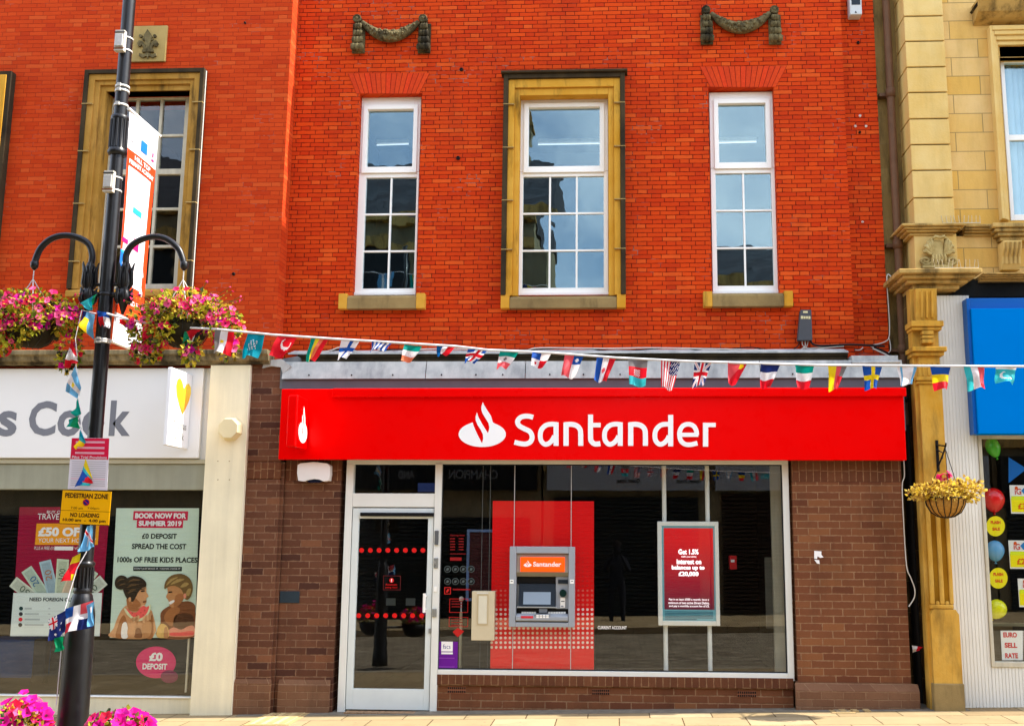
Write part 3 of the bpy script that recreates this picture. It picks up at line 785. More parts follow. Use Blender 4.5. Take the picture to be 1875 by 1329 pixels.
def stroke(mb, pts, w, Y, Yb, m, fn):
    pts = [Vector(p) for p in pts]; L, Rr = [], []
    for i, p in enumerate(pts):
        t = (pts[min(i+1, len(pts)-1)] - pts[max(i-1, 0)]).normalized(); nrm = Vector((-t.y, t.x))*w/2
        L.append(p + nrm); Rr.append(p - nrm)
    def to(p, y): q = U(*fn(p), Y); return (q.x, y, q.z)
    n = len(pts)
    vv = [to(p, Y) for p in L] + [to(p, Y) for p in Rr] + [to(p, Yb) for p in L] + [to(p, Yb) for p in Rr]
    fs_ = []
    for i in range(n-1):
        fs_ += [(i, i+1, n+i+1, n+i), (2*n+i, i+2*n+1, i+1, i), (n+i, n+i+1, 3*n+i+1, 3*n+i)]
    fs_ += [(0, n, 3*n, 2*n), (n-1, 3*n-1, 4*n-1, 2*n-1)]
    mb.add(vv, fs_, m)
def wordmark(fn, Y, m, name, parent, thick=0.012):
    mb = MB(); k = [0]
    def S(pts, w, sm=True):
        k[0] += 1
        stroke(mb, smooth(pts) if sm else pts, w, Y - 0.0004*k[0] - thick, Y-0.0005, m, fn)
    S([(563, 158), (535, 151), (505, 151), (477, 161), (460, 186), (471, 213), (505, 233), (541, 252), (556, 285), (547, 317), (519, 333), (484, 332), (440, 322)], 32)
    def bowl(dx): S([(718+dx, 205), (680+dx, 203), (645+dx, 212), (618+dx, 240), (610+dx, 275), (616+dx, 312), (640+dx, 335), (668+dx, 329), (692+dx, 305), (704+dx, 280)], 31)
    def stem(x, a, b, w=33): S([(x, a), (x, b)], w, False)
    for dx in (0, 424): bowl(dx); stem(714.5+dx, 191, 346)
    for dx in (0, 427):
        stem(780.5+dx, 192, 346, 34); S([(770+dx, 207), (815+dx, 204), (850+dx, 213), (872+dx, 236), (877+dx, 270), (877.5+dx, 346)], 33)
    S([(942.5, 140), (942.5, 290), (950, 318), (972, 334), (1007, 331)], 33); S([(958, 209), (1009, 209)], 29, False)
    bowl(757); stem(1471.5, 142, 349)
    S([(1643, 276), (1640, 244), (1621, 214), (1587, 203), (1553, 214), (1533, 245), (1530, 280), (1540, 314), (1567, 335), (1603, 338), (1648, 328)], 30)
    S([(1536, 273), (1654, 273)], 27, False)
    stem(1702, 194, 351, 34); S([(1690, 208), (1769, 208)], 28, False)
    return mb.build(name, parent)
wordmark(Zc, YSG, M['sign_white'], 'lettering', fs)

# small projecting sign at the sign's end
Xp = ux(544, 775, YSG-0.42)
pj = empty('projecting_sign', (Xp, YSG, 3.0), 'small red projecting sign box with a narrow white flame, on the red fascia', 'projecting sign')
mb = MB(); zt_, zb_ = uz(543, 722, YSG-0.42), uz(543, 818, YSG-0.42)
mb.box(Xp-0.11, Xp, YSG-0.42, YSG-0.03, zb_, zt_, M['red_sign']); mb.build('sign_box', pj, bevel=0.02, seg=3)
mb = MB(); mb.box(Xp-0.085, Xp-0.025, YSG-0.03, YSG-0.001, zb_+0.1, zt_-0.1, paint('red_dark', (150, 6, 6), 0.4)); mb.build('bracket', pj)
mb = MB(); yc0, zc0 = YSG-0.21, (zt_+zb_)/2 - 0.02
sc_ = 0.30/310.0
pts = [(yc0 + (p[0]-227)*sc_*1.0, zc0 + (205-p[1])*sc_*1.35) for p in EMB]
mb.prismx(pts, Xp+0.0005, Xp+0.004, M['sign_white']); mb.build('flame_emblem', pj)
# ================================================================== travel shop (brick front with the wide stone-framed window)
trav = empty('travel_shop_building', (-5.5, 0, gz(-5.5)), 'orange-brick building with a tall stone-framed window above a white travel shop front', 'building')
wt = span(153.0, 133, 372, 531, YL)
wti = span(181, 168, 338, 531, YL)
YT0 = -0.05
zledge = uz(240, 640, YL)
mb = MB()
wall(mb, -12, XC, 2.6, ZTOP+0.1, YL, 0.55, [(wti[0]-0.01, wti[1]+0.01, wti[2], wti[3])], M['red_brick_side'])
mb.build('upper_wall', trav)
mb = MB(); room(mb, wti[0]-0.5, wti[1]+0.5, YL+0.552, YL+3.5, wti[2]-0.4, wti[3]+0.4, M['room_wall']); mb.build('upper_room', trav)
mb = MB(); mb.box(-12, XC, 0.62, 7.5, ZTOP-0.1, ZTOP+0.05, M['slate']); mb.box(-12, XC, YL-0.05, 0.7, ZTOP+0.1, ZTOP+0.22, M['dark_stone']); mb.build('roof', trav)
def surround2(out_, inn, Y, parent):
    o = span(*out_, Y); i = span(*inn, Y); mb = MB()
    def three(a, b, y0, y1, m_):
        mb.box(a[0], b[0], y0, y1, a[2], a[3], m_); mb.box(b[1], a[1], y0, y1, a[2], a[3], m_); mb.box(b[0], b[1], y0, y1, b[3], a[3], m_)
    w = i[0]-o[0]; h = o[3]-i[3]
    a = (o[0]+w*.20, o[1]-w*.20, o[2], o[3]-h*.20); b = (o[0]+w*.50, o[1]-w*.50, o[2], o[3]-h*.5); c = (o[0]+w*.74, o[1]-w*.74, o[2], o[3]-h*.72)
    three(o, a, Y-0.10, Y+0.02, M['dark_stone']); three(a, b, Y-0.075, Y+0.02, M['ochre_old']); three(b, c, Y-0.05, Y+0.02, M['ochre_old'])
    three(c, (i[0], i[1], o[2], i[3]), Y-0.02, Y+0.16, M['ochre_old'])
    for k in (0.12, 0.38, 0.62, 0.84):
        z = o[2]+(o[3]-o[2])*k
        for xa_, xb_ in ((o[0]-.004, b[0]), (b[1], o[1]+.004)): mb.box(xa_, xb_, Y-0.104, Y-0.03, z-.005, z+.006, paint('pale_mortar', (176, 150, 96)))
    mb.tube([(o[1]+0.006, Y-0.05, o[2]), (o[1]+0.006, Y-0.05, o[3]-0.02)], 0.008, paint('white_cable', (214, 208, 196), 0.5), 6)
    mb.build('window_surround', parent, bevel=0.008)
surround2((146, 133, 367, 531), (181, 168, 338, 531), YL, trav)
mb = MB(); x0, x1, z0, z1 = span(128, 531, 355, 546, YL); mb.prismx([(YL-0.11, z0), (YL+0.1, z0), (YL+0.1, z1), (YL-0.05, z1), (YL-0.11, z1-0.03)], x0, x1, M['ochre_old']); mb.build('window_sill', trav, bevel=0.006)
def oldsash(o, l, cols, rows, y, parent, fm, gl, mid):
    O = span(*o, y); Lq = span(*l, y); mb = MB()
    ring(mb, O, Lq, y, y+0.08, fm)
    for i in range(1, cols):
        x = Lq[0]+(Lq[1]-Lq[0])*i/cols; mb.box(x-.017, x+.017, y+.012, y+.06, Lq[2], Lq[3], fm)
    for k in range(1, rows):
        z = Lq[2]+(Lq[3]-Lq[2])*k/rows; t = 0.034 if k == mid else 0.016
        for c in range(cols):
            a = Lq[0]+(Lq[1]-Lq[0])*c/cols+(.017 if c else 0); b = Lq[0]+(Lq[1]-Lq[0])*(c+1)/cols-(.017 if c < cols-1 else 0)
            mb.box(a, b, y+(0.002 if k == mid else .016), y+.058, z-t, z+t, fm)
    w = mb.build('window', parent, bevel=0.004, org=((O[0]+O[1])/2, y, O[2]))
    pm = MB()
    for c in range(cols):
        for k in range(rows):
            a, b = Lq[0]+(Lq[1]-Lq[0])*c/cols, Lq[0]+(Lq[1]-Lq[0])*(c+1)/cols; z0, z1 = Lq[2]+(Lq[3]-Lq[2])*k/rows, Lq[2]+(Lq[3]-Lq[2])*(k+1)/rows
            e, f = RND.uniform(-.004, .004), RND.uniform(-.004, .004)
            pm.add([(a,y+.036+e,z0),(b,y+.036-e,z0),(b,y+.036-e+f,z1),(a,y+.036+e+f,z1),(a,y+.041+e,z0),(b,y+.041-e,z0),(b,y+.041-e+f,z1),(a,y+.041+e+f,z1)], [(0,1,2,3),(7,6,5,4)], gl)
    pm.build('pane', w)
oldsash((183, 169, 337, 531), (194, 182, 328.5, 520), 3, 5, YL+0.17, trav, M['old_white'], M['glass_old'], 3)
# edge of the next window surround at the picture's border
mb = MB(); o = span(-120, 138, 10, 545, YL); mb.box(o[0], o[1], YL-0.1, YL+0.02, o[2], o[3], M['dark_stone']); mb.box(o[0]+.02, o[1]-0.05, YL-0.11, YL-0.1005, o[2], o[3]-.05, M['ochre_stone'])
mb.build('window_surround', trav, bevel=0.008)
# plaque with fleur-de-lis
mb = MB(); mb.pbox(239, 47.5, 304, 113, YL-0.03, YL+0.02, stone('plaque_stone', (190, 164, 104), (166, 140, 84), soot=0.35, cut=(0.5, 0.8)))
pq = mb.build('plaque', trav, bevel=0.006)
mb = MB(); mk = M['carved_stone']; yq = YL-0.031
def PQ(a, b): return U(270 + a, 84 + b, yq)
petal = [(0, -30), (4, -24), (8, -17), (5, -9), (3.5, 0), (3.5, 8), (-3.5, 8), (-3.5, 0), (-5, -9), (-8, -17), (-4, -24)]
mb.pprism([(270+a, 84+b) for a, b in petal], yq-0.03, yq, mk)
for sg in (-1, 1):
    pp = [(3, 6), (5, -2), (10, -9), (16, -10), (19, -5), (17, 1), (13, 1), (12, -3), (9, 0), (7, 7)]
    q = [(270+sg*a, 84+b) for a, b in pp]
    mb.pprism(q if sg > 0 else q[::-1], yq-0.026, yq, mk)
    q = [(270+sg*a, 84+b) for a, b in [(2, 12), (7, 16), (15, 14), (16, 18), (9, 22), (2, 18)]]
    mb.pprism(q if sg > 0 else q[::-1], yq-0.022, yq, mk)
    mb.disc(270+sg*13, 66, 3, yq-0.02, yq, mk, 10); mb.disc(270+sg*8, 72, 2, yq-0.02, yq, mk, 10)
mb.pbox(260, 91, 280, 95, yq-0.032, yq, mk); mb.pprism([(270, 112-4), (273, 100), (272, 92), (268, 92), (267, 100)], yq-0.02, yq, mk)
mb.build('fleur_ornament', pq)
# ledge over the shop
mb = MB(); YLE = -0.2
zl0, zl1 = uz(240, 664, YLE), uz(240, 640, YLE); xl1 = ux(489, 652, YLE)
mb.prismx([(YLE+0.09, zl0), (0.3, zl0), (0.3, zl1), (YLE, zl1), (YLE, zl1-0.05), (YLE+0.03, zl1-0.065), (YLE+0.05, zl0+0.03), (YLE+0.09, zl0+0.02)], -12, xl1, stone('ledge_stone', (168, 150, 112), (132, 120, 90), soot=0.9, cut=(0.36, 0.62)))
mb.build('stone_ledge', trav, bevel=0.006)
# pilaster (cream render) and shop fascia
cream = paint('cream_render', (230, 220, 188), 0.75, 0.08, 2.5, streak=0.12, bump=0.15, gain=1.04)
mb = MB(); YCP = -0.09
xa, xb = ux(366, 1000, YCP), ux(441, 1000, YCP)
mb.box(xa, xb-0.012, YCP, 0.35, -0.35, zl0-0.012, cream); mb.box(xb-0.011, xb, YCP-0.004, 0.35, -0.35, zl0-0.012, paint('sunlit_edge', (246, 236, 206), 0.6, 0.03))  # right edge in its own pale paint: sunlight put into the colour
for q in ((399, 844), (420, 844), (399, 878), (420, 878)):
    c = U(*q, YCP); mb.lathe([(0.008, 0), (0.006, -0.004), (0.001, -0.005)], (c.x, YCP, c.z), paint('screw', (170, 150, 110), 0.5), 8, 'y')
mb.build('pilaster', trav, bevel=0.006)
mb = MB(); YTF = 0.0
xw0 = -12
xwr = ux(370, 760, YTF); zf0, zf1 = uz(200, 838.5, YTF), zl0-0.03
mb.box(xw0, xa-0.001, YTF+0.02, 0.25, zf0-0.01, zf1, paint('fascia_edge', (226, 226, 222), 0.5, 0.03))
mb.build('fascia_backing', trav)
mb = MB(); z0b, z1b = uz(200, 896, 0.02), zf0-0.012
mb.box(xw0, xa-0.001, 0.02, 0.25, z0b, z1b-0.05, paint('shutter_box', (160, 160, 140), 0.6, 0.12, 3, streak=0.12)); mb.box(xw0, xa-0.001, 0.0, 0.25, z1b-0.048, z1b, paint('shutter_box2', (188, 182, 156), 0.6, 0.1, 3))
mb.build('shutter_box', trav, bevel=0.004)
gT = span(-900, 897, 363.5, 1267, 0.06)
zst = uz(200, 1276, 0.03)
mb = MB()
mb.box(xw0, xa-0.001, 0.02, 0.12, zst, gT[2], M['upvc']); mb.box(gT[1], xa-0.001, 0.04, 0.12, gT[2]+0.001, z0b-0.001, M['old_white'])
fr = mb.build('shop_window_frame', trav, bevel=0.004)
mb = MB(); mb.box(xw0, gT[1]+0.002, 0.06, 0.07, gT[2]-0.003, z0b+0.003, M['glass_shop']); mb.build('window_pane', fr)
mb = MB(); mb.box(xw0, xa-0.001, 0.035, 0.2, -0.4, zst-0.001, cream); mb.build('stall_riser', trav)
mb = MB(); room(mb, xw0, xa+0.4, 0.26, 5, -0.15, 3.2, M['dark_room']); mb.build('shop_room', trav)
mb = MB()
mb.pbox(-60, 1170, 60, 1240, 1.1, 1.5, paint('shop_blue', (16, 60, 110), 0.7, 0.1)); mb.pbox(60, 1170, 82, 1250, 0.9, 1.0, M['black'])
mb.build('shop_counter', trav)
mb = MB(); c = U(410, 1175, 0)
mb.pbox(346.5, 990, 349.5, 1267, 0.12, 0.14, M['old_white']); mb.build('window_post', trav)

# travel shop fascia sign: white panel, grey letters
ts = empty('shop_sign', (xa-1.0, YTF, 2.9), 'white shop fascia with big grey letters behind the black lamp post', 'shop sign')
mb = MB(); mb.box(-11.9, xwr, YTF-0.03, YTF+0.018, zf0, zf1-0.004, paint('white_panel', (238, 237, 234), 0.4, 0.02, 2, gain=0.95)); mb.build('panel', ts, bevel=0.005)
gl_ = paint('grey_letter', (128, 130, 138), 0.5, 0.05, 4)
mb = MB()
YTT = YTF-0.032
for s, a, q0, b, q1 in (('s', -4, 752, 31, 799), ('C', 53, 734, 103, 798), ('o', 105, 751, 148, 799), ('o', 150, 751, 191, 799), ('k', 201, 733, 240, 798)):
    text(mb, s, a, q0, b, q1, YTT, gl_, 0.03)
mb.build('lettering', ts)

# lit projecting sign with the heart
Xh = ux(311, 743, -0.58)
ps = empty('projecting_sign', (Xh, -0.03, 2.9), 'white projecting sign box with a yellow heart and pale words on the white shop front', 'projecting sign')
zh1, zh0 = uz(305, 672, -0.58), uz(305, 815, -0.58)
mb = MB(); mb.box(Xh-0.05, Xh, -0.58, -0.035, zh0, zh1, paint('sign_box_white', (246, 246, 248), 0.4, 0.02, 3)); mb.build('sign_box', ps, bevel=0.012, seg=3)
mb = MB(); mb.box(Xh-0.04, Xh-0.015, -0.035, -0.031, zh0+0.12, zh1-0.12, M['alu']); mb.build('bracket', ps)
mb = MB()
hc = (-0.25, zh0 + (zh1-zh0)*0.70)
hp = [(0, -0.26), (-0.07, -0.16), (-0.14, -0.03), (-0.16, 0.08), (-0.14, 0.16), (-0.09, 0.19), (-0.04, 0.15), (0, 0.07), (0.04, 0.13), (0.09, 0.16), (0.14, 0.12), (0.15, 0.04), (0.12, -0.06), (0.06, -0.17)]
hm, hg, hpn, ho = newmat('heart'); sp = hg.n('ShaderNodeSeparateXYZ'); hg.set(sp.inputs[0], hg.pos())
hg.set(hpn.inputs['Base Color'], hg.mix(hg.ramp(sp.outputs[2], hc[1]-0.24, hc[1]+0.06), alb((244, 110, 10)), alb((255, 214, 10))))
mb.prismx([(hc[0]+a*1.3, hc[1]+b*.85) for a, b in hp], Xh+0.0005, Xh+0.003, hm); mb.build('heart_emblem', ps)
mb = MB(); pale = paint('pale_letter', (150, 146, 138), 0.5)
for s, zz, hh in (('Thomas', 0.20, 0.08), ('Cook', 0.085, 0.08)):
    zq0 = zh0 + zz
    wd = 0.36 if s == 'Thomas' else 0.26
    text_map(mb, s, lambda a, b: (Xh+0.002, -0.30-wd/2+a*wd, zq0+b*hh), pale, 0.01)
mb.build('lettering', ps)

# octagonal alarm box on the cream pilaster, white alarm box on the brick
ob = MB(); c = U(423, 785.5, YCP)
n8 = [(0.135*math.cos(rad(22.5+45*i)), 0.135*math.sin(rad(22.5+45*i))) for i in range(8)]
cr8 = paint('alarm_cream', (236, 222, 178), 0.45, 0.04)
vv = [(c.x+a, YCP-0.02, c.z+b) for a, b in n8] + [(c.x+a*.82, YCP-0.095, c.z+b*.82) for a, b in n8] + [(c.x+a, YCP+0.01, c.z+b) for a, b in n8]
ob.add(vv, [tuple(range(8, 16)), *[(i, (i+1)%8, 8+(i+1)%8, 8+i) for i in range(8)], *[(16+i, 16+(i+1)%8, (i+1)%8, i) for i in range(8)]], cr8)
o = ob.build('alarm_box', bevel=0.004); tag(o, 'octagonal cream alarm box on the cream pilaster', 'alarm box')
mb = MB()
Yal = 0.03
pts = [(545, 851), (550, 848), (574, 845.5), (598, 848), (604, 852), (604, 868), (602, 879.5), (592, 881), (584, 877.5), (574, 876.5), (564, 878.5), (556, 881), (546, 879.5), (544, 866)]
mb.pprism(pts, Yal-0.12, Yal-0.02, paint('alarm_white', (238, 232, 226), 0.4, 0.02)); mb.pprism([(556, 879), (574, 875), (592, 879), (584, 883), (566, 883)], Yal-0.09, Yal-0.03, paint('alarm_blue', (20, 30, 60), 0.3))
mb.pbox(552, 850, 598, 876, Yal-0.02, Yal-0.001, M['black'])
o = mb.build('alarm_box', bevel=0.01, seg=3); tag(o, 'white alarm box with a dark scoop below the red fascia beside the door', 'alarm box')

# posters in the travel shop window, printed sheets hung just inside the glass
YPO = 0.10
def poster(name, label, quad, mat, Y=YPO, cat='poster'):
    mb = MB(); mb.pprism(quad, Y, Y+0.003, mat); return mb
mar = paint('poster_maroon', (150, 0, 50), 0.5, 0.04); mint = paint('poster_mint', (206, 226, 206), 0.5, 0.02); pk = paint('poster_pink', (206, 18, 70), 0.5, 0.03)
wh = paint('poster_white', (238, 240, 236), 0.5, 0.02); ora = paint('poster_orange', (238, 160, 24), 0.5, 0.03); ink = paint('ink', (18, 30, 26), 0.6, 0.05); cy1 = paint('sheet_pale', (216, 228, 222), 0.5, 0.03)
pt = empty('poster', (ux(110, 1160, YPO), YPO, uz(110, 1165, YPO)), 'maroon poster with fanned banknotes and a white currency list, behind the lamp post', 'poster', 'posters in the travel shop window')
mb = MB(); mb.pprism([(36, 928), (201, 928), (183, 1164), (21, 1164)], YPO, YPO+0.003, mar)
mb.build('sheet', pt)
mb = MB(); e = YPO-0.002
mb.pprism([(67, 958), (182, 958), (179, 997), (64, 997)], e, e+0.0015, ora)
text(mb, 'BUY OVER £500', 86, 934.5, 146, 939.5, e, wh); text(mb, 'TRAVEL MONEY', 69, 940, 166, 951, e, wh)
text(mb, '£50 OFF', 70, 965, 158, 982, e-0.002, wh, 0.05); text(mb, 'YOUR NEXT HOLIDAY', 70, 985, 176, 993, e-0.002, wh)
text(mb, 'PLUS A FREE £15', 63, 1000, 100, 1006, e, wh); mb.pbox(100, 1000, 134, 1007, e, e+0.0015, wh); text(mb, 'VOUCHER', 136, 1001, 166, 1006, e, wh)
mb.build('lettering', pt)
mb = MB()
notes = [(60, 1087, -52, (206, 216, 196)), (76, 1074, -34, (190, 212, 192)), (92, 1066, -14, (168, 196, 206)), (110, 1066, 4, (202, 216, 186)), (126, 1070, 20, (222, 200, 170)), (146, 1078, 36, (196, 210, 190)), (160, 1088, 50, (206, 216, 200))]
for k, (nx, ny, an, cc) in enumerate(notes):
    a = rad(an); ca, sa = math.cos(a), math.sin(a)
    px_, py_ = 108, 1130
    def R_(u, v): return (px_ + u*ca - v*sa, py_ + u*sa + v*ca)
    y = e - 0.0015*k - 0.001
    mb.pprism([R_(-11, -107), R_(11, -107), R_(11, -20), R_(-11, -20)], y, y+0.001, paint('note_%d' % k, cc, 0.6, 0.06, 40))
    mb.pprism([R_(-8, -103), R_(8, -103), R_(8, -30), R_(-8, -30)], y-0.0005, y, paint('note_in_%d' % k, tuple(int(c*0.88) for c in cc), 0.6, 0.12, 60))
    ss = ('50', '20', '20', '100', '10', '50', '20')[k]
    pcx, pcy = R_(0, -80); 
    x0_, z0_ = ux(pcx, pcy, y), uz(pcx, pcy, y)
    col = paint('note_ink_%d' % (k % 3), ((70, 90, 70), (40, 100, 150), (170, 110, 60))[k % 3], 0.6)
    an2 = -a + rad(90)
    text_map(mb, ss, lambda p, q: (x0_ + ((p-.5)*.11*math.cos(an2) - (q-.5)*.07*math.sin(an2)), y-0.0012, z0_ + ((p-.5)*.11*math.sin(an2) + (q-.5)*.07*math.cos(an2))), col)
mb.build('banknote_print', pt)
mb = MB(); y2 = e-0.014
mb.pprism([(24.5, 1085), (187, 1085), (182.5, 1164), (18.5, 1164)], y2, y2+0.001, cy1)
text(mb, 'NEED FOREIGN CURRENCY?', 54, 1093.5, 168, 1100.5, y2-0.001, ink, 0.03)
for i, (cc, wd) in enumerate((((16, 60, 60), 13), ((60, 60, 66), 26), ((220, 40, 50), 28), ((40, 40, 44), 35))):
    q = 1113.5 + i*10
    mb.disc(38.5-i*0.5, q, 3.7, y2-0.001, y2, paint('dot_%d' % i, cc, 0.5), 14); mb.pbox(45, q-1.6, 45+wd, q+1.6, y2-0.001, y2, paint('grey_line', (176, 186, 184), 0.6))
    mb.pbox(88, q-1, 92, q+1, y2-0.001, y2, paint('grey_line', (176, 186, 184)))
    mb.pbox(26, q+4.6, 178, q+5.2, y2-0.001, y2, paint('grey_line2', (200, 210, 206), 0.6))
mb.build('currency_list', pt)

pb = empty('poster', (ux(280, 1160, YPO), YPO, uz(280, 1166, YPO)), 'pale green summer holiday poster showing two people eating watermelon', 'poster', 'posters in the travel shop window')
mb = MB(); mb.pprism([(213, 930), (364.5, 930), (356.5, 1167), (201, 1167)], YPO, YPO+0.003, mint); mb.build('sheet', pb)
mb = MB()
mb.pbox(244, 935.5, 344, 952, e, e+0.001, pk); mb.pbox(250.5, 952.2, 335, 966, e, e+0.001, pk)
text(mb, 'BOOK NOW FOR', 247.5, 939, 341, 949, e-0.0015, wh, 0.05); text(mb, 'SUMMER 2019', 254, 953, 332.5, 963, e-0.0015, wh, 0.05)
text(mb, '£0 DEPOSIT', 260, 976.5, 324, 986, e, ink, 0.03); text(mb, 'SPREAD THE COST', 241.5, 995, 341, 1005, e, ink, 0.03); text(mb, '1000s OF FREE KIDS PLACES', 215, 1019.5, 361.5, 1029.5, e, ink, 0.03)
mb.pbox(244, 1037, 333, 1045, e, e+0.001, ink); text(mb, "DON'T JUST BOOK IT. THOMAS COOK IT.", 246, 1039, 331, 1043.2, e-0.0015, wh)
mb.build('lettering', pb)
mb = MB()
def art(pp, k, rgb, nm): mb.pprism(smooth_closed(pp), e-0.001*k, e-0.001*k+0.0009, paint(nm, rgb, 0.55, 0.10, 40))
def smooth_closed(p, n=3):
    o = []; m_ = len(p)
    for i in range(m_):
        a, b, c, d = [Vector(p[(i+j-1) % m_]) for j in range(4)]
        for k in range(n):
            t = k/n; o.append(tuple(0.5*((2*b)+(c-a)*t+(2*a-5*b+4*c-d)*t*t+(3*b-a-3*c+d)*t*t*t)))
    return o
SK = dict(a=(196, 140, 88), b=(214, 158, 108), c=(172, 112, 64), d=(132, 80, 44), e=(92, 56, 30), f=(230, 182, 130), h=(52, 40, 24), i=(96, 72, 42), r=(244, 100, 92), g=(222, 226, 180), w=(244, 240, 232), m=(232, 150, 120), y=(226, 184, 104), k=(26, 18, 12), l=(176, 146, 86), n=(120, 92, 48))
def A(pp, k, c): art(pp, k, SK[c], 'art_'+c)
# woman with a bun, in profile, watermelon in both hands
A([(202, 1166), (208, 1150), (216, 1128), (226, 1112), (238, 1106), (258, 1112), (272, 1114), (280, 1124), (280, 1166)], 1, 'b')
A([(212, 1166), (216, 1146), (222, 1130), (228, 1126), (232, 1140), (232, 1166)], 2, 'c')
A([(266, 1166), (270, 1146), (276, 1128), (280, 1128), (280, 1166)], 2, 'c')
A([(232, 1092), (246, 1098), (260, 1100), (258, 1116), (236, 1116)], 2, 'c')
A([(236, 1078), (246, 1068), (262, 1066), (268, 1076), (268, 1083), (272, 1091), (268, 1095), (268, 1102), (263, 1110), (254, 1113), (244, 1106), (238, 1096)], 3, 'b')
A([(244, 1092), (252, 1098), (258, 1106), (252, 1112), (243, 1105)], 4, 'c')
A([(210, 1068), (212, 1059), (220, 1053), (230, 1055), (235, 1063), (232, 1074), (222, 1079), (213, 1076)], 5, 'h')
A([(224, 1072), (230, 1060), (243, 1054), (258, 1057), (267, 1065), (267, 1074), (260, 1076), (253, 1084), (249, 1092), (243, 1101), (236, 1098), (229, 1090)], 6, 'h')
for q in ([(214, 1066), (220, 1059), (229, 1060), (221, 1062)], [(216, 1073), (223, 1068), (231, 1068), (223, 1071)], [(234, 1066), (244, 1059), (258, 1062), (245, 1063)], [(232, 1076), (242, 1068), (256, 1070), (243, 1072)], [(234, 1086), (240, 1078), (250, 1078), (241, 1083)]): A(q, 7, 'i')
A([(235, 1095), (239, 1093), (240, 1099), (237, 1102)], 8, 'b')
A([(258, 1081), (264, 1080), (265, 1082), (259, 1083)], 8, 'k'); A([(257, 1077.5), (265, 1076.5), (265, 1078), (257, 1079)], 8, 'h'); A([(262, 1100), (268, 1099), (267, 1102), (262, 1103)], 8, 'd')
A([(227, 1113), (236, 1117), (246, 1121), (252, 1119), (257, 1112), (263, 1107), (268, 1110), (276, 1106), (274, 1120), (266, 1132), (254, 1137), (242, 1133), (232, 1124)], 9, 'g')
A([(231, 1114), (240, 1119), (247, 1121), (252, 1119), (257, 1112), (263, 1108), (268, 1111), (273, 1109), (270, 1120), (262, 1129), (252, 1132), (241, 1127)], 10, 'r')
for q in ((242, 1122), (250, 1126), (258, 1121), (265, 1117), (262, 1125)): A([(q[0]-.8, q[1]), (q[0], q[1]-1.4), (q[0]+.8, q[1]), (q[0], q[1]+1.4)], 11, 'd')
A([(234, 1164), (234, 1150), (240, 1140), (246, 1136), (250, 1140), (248, 1152), (245, 1166)], 11, 'b')
for k in range(4): A([(239+k*3.6, 1138-k*1.4), (242+k*3.6, 1130-k*1.2), (244.6+k*3.6, 1131-k*1.2), (243+k*3.6, 1140-k*1.2)], 12, 'f' if k % 2 else 'b')
A([(262, 1166), (260, 1150), (262, 1140), (270, 1134), (277, 1140), (277, 1156), (272, 1166)], 11, 'a')
for k in range(4): A([(261+k*3.6, 1138-k*2), (262.5+k*3.6, 1128-k*1.4), (265+k*3.6, 1128-k*1.4), (265+k*3.6, 1139-k*1.6)], 12, 'b' if k % 2 else 'f')
A([(246, 1166), (248, 1152), (256, 1150), (260, 1166)], 10, 'd'); A([(222, 1166), (224, 1142), (232, 1140), (234, 1166)], 9, 'w')
# man, turned towards her and laughing
A([(288, 1166), (294, 1140), (294, 1122), (304, 1112), (322, 1104), (344, 1100), (356, 1106), (357.5, 1120), (355.5, 1166)], 1, 'd')
A([(300, 1132), (308, 1116), (322, 1110), (330, 1116), (322, 1130), (314, 1146)], 2, 'c')
A([(318, 1146), (320, 1128), (334, 1122), (350, 1124), (355, 1134), (353, 1150), (334, 1153)], 2, 'e')
A([(306, 1070), (314, 1062), (330, 1062), (340, 1076), (338, 1092), (328, 1106), (316, 1112), (310, 1107), (309, 1100), (304, 1092), (307, 1084)], 3, 'a')
A([(322, 1090), (332, 1086), (338, 1092), (328, 1107), (318, 1111)], 4, 'c')
A([(301, 1078), (303, 1064), (314, 1053), (332, 1050), (347, 1058), (353, 1074), (350, 1090), (343, 1098), (337, 1094), (335, 1084), (329, 1076), (318, 1072), (308, 1074)], 5, 'n')
for q in ([(304, 1072), (312, 1060), (326, 1056), (314, 1064)], [(312, 1070), (324, 1060), (338, 1060), (325, 1066)], [(330, 1074), (338, 1066), (346, 1068), (339, 1074)], [(340, 1088), (344, 1078), (350, 1078), (346, 1090)]): A(q, 6, 'l')
A([(336, 1088), (340, 1086), (341, 1093), (337, 1095)], 6, 'm'); A([(309, 1083), (315, 1082), (315, 1084), (309, 1085)], 6, 'k'); A([(309, 1102), (318, 1098), (319, 1101), (312, 1106)], 6, 'w')
A([(308, 1154), (318, 1148), (332, 1152), (344, 1146), (355, 1146), (354.5, 1164), (308, 1164)], 4, 'm'); A([(312, 1158), (330, 1157), (352, 1154), (352, 1162), (314, 1163)], 5, 'r')
A([(288, 1166), (288, 1150), (296, 1141), (306, 1146), (309, 1156), (308, 1166)], 6, 'y'); A([(300, 1166), (301, 1150), (306, 1148), (308, 1166)], 7, 'a')
mb.build('portrait_print', pb)
st = MB(); st.disc(285.5, 1212, 36.5, YPO, YPO+0.003, paint('sticker_magenta', (216, 14, 100), 0.45, 0.03), 40, 29)
so_ = st.build('window_sticker'); tag(so_, 'round magenta zero-deposit sticker low in the travel shop window', 'sticker')
mb = MB(); text(mb, '£0', 273, 1194, 298, 1210, YPO-0.001, wh, 0.05); text(mb, 'DEPOSIT', 261, 1214, 306, 1225, YPO-0.001, wh, 0.035)
mb.disc(310, 1238, 16, YPO-0.003, YPO-0.0015, paint('sticker_maroon', (120, 20, 70), 0.5, 0.1, 60), 20, 12)
mb.build('lettering', so_)
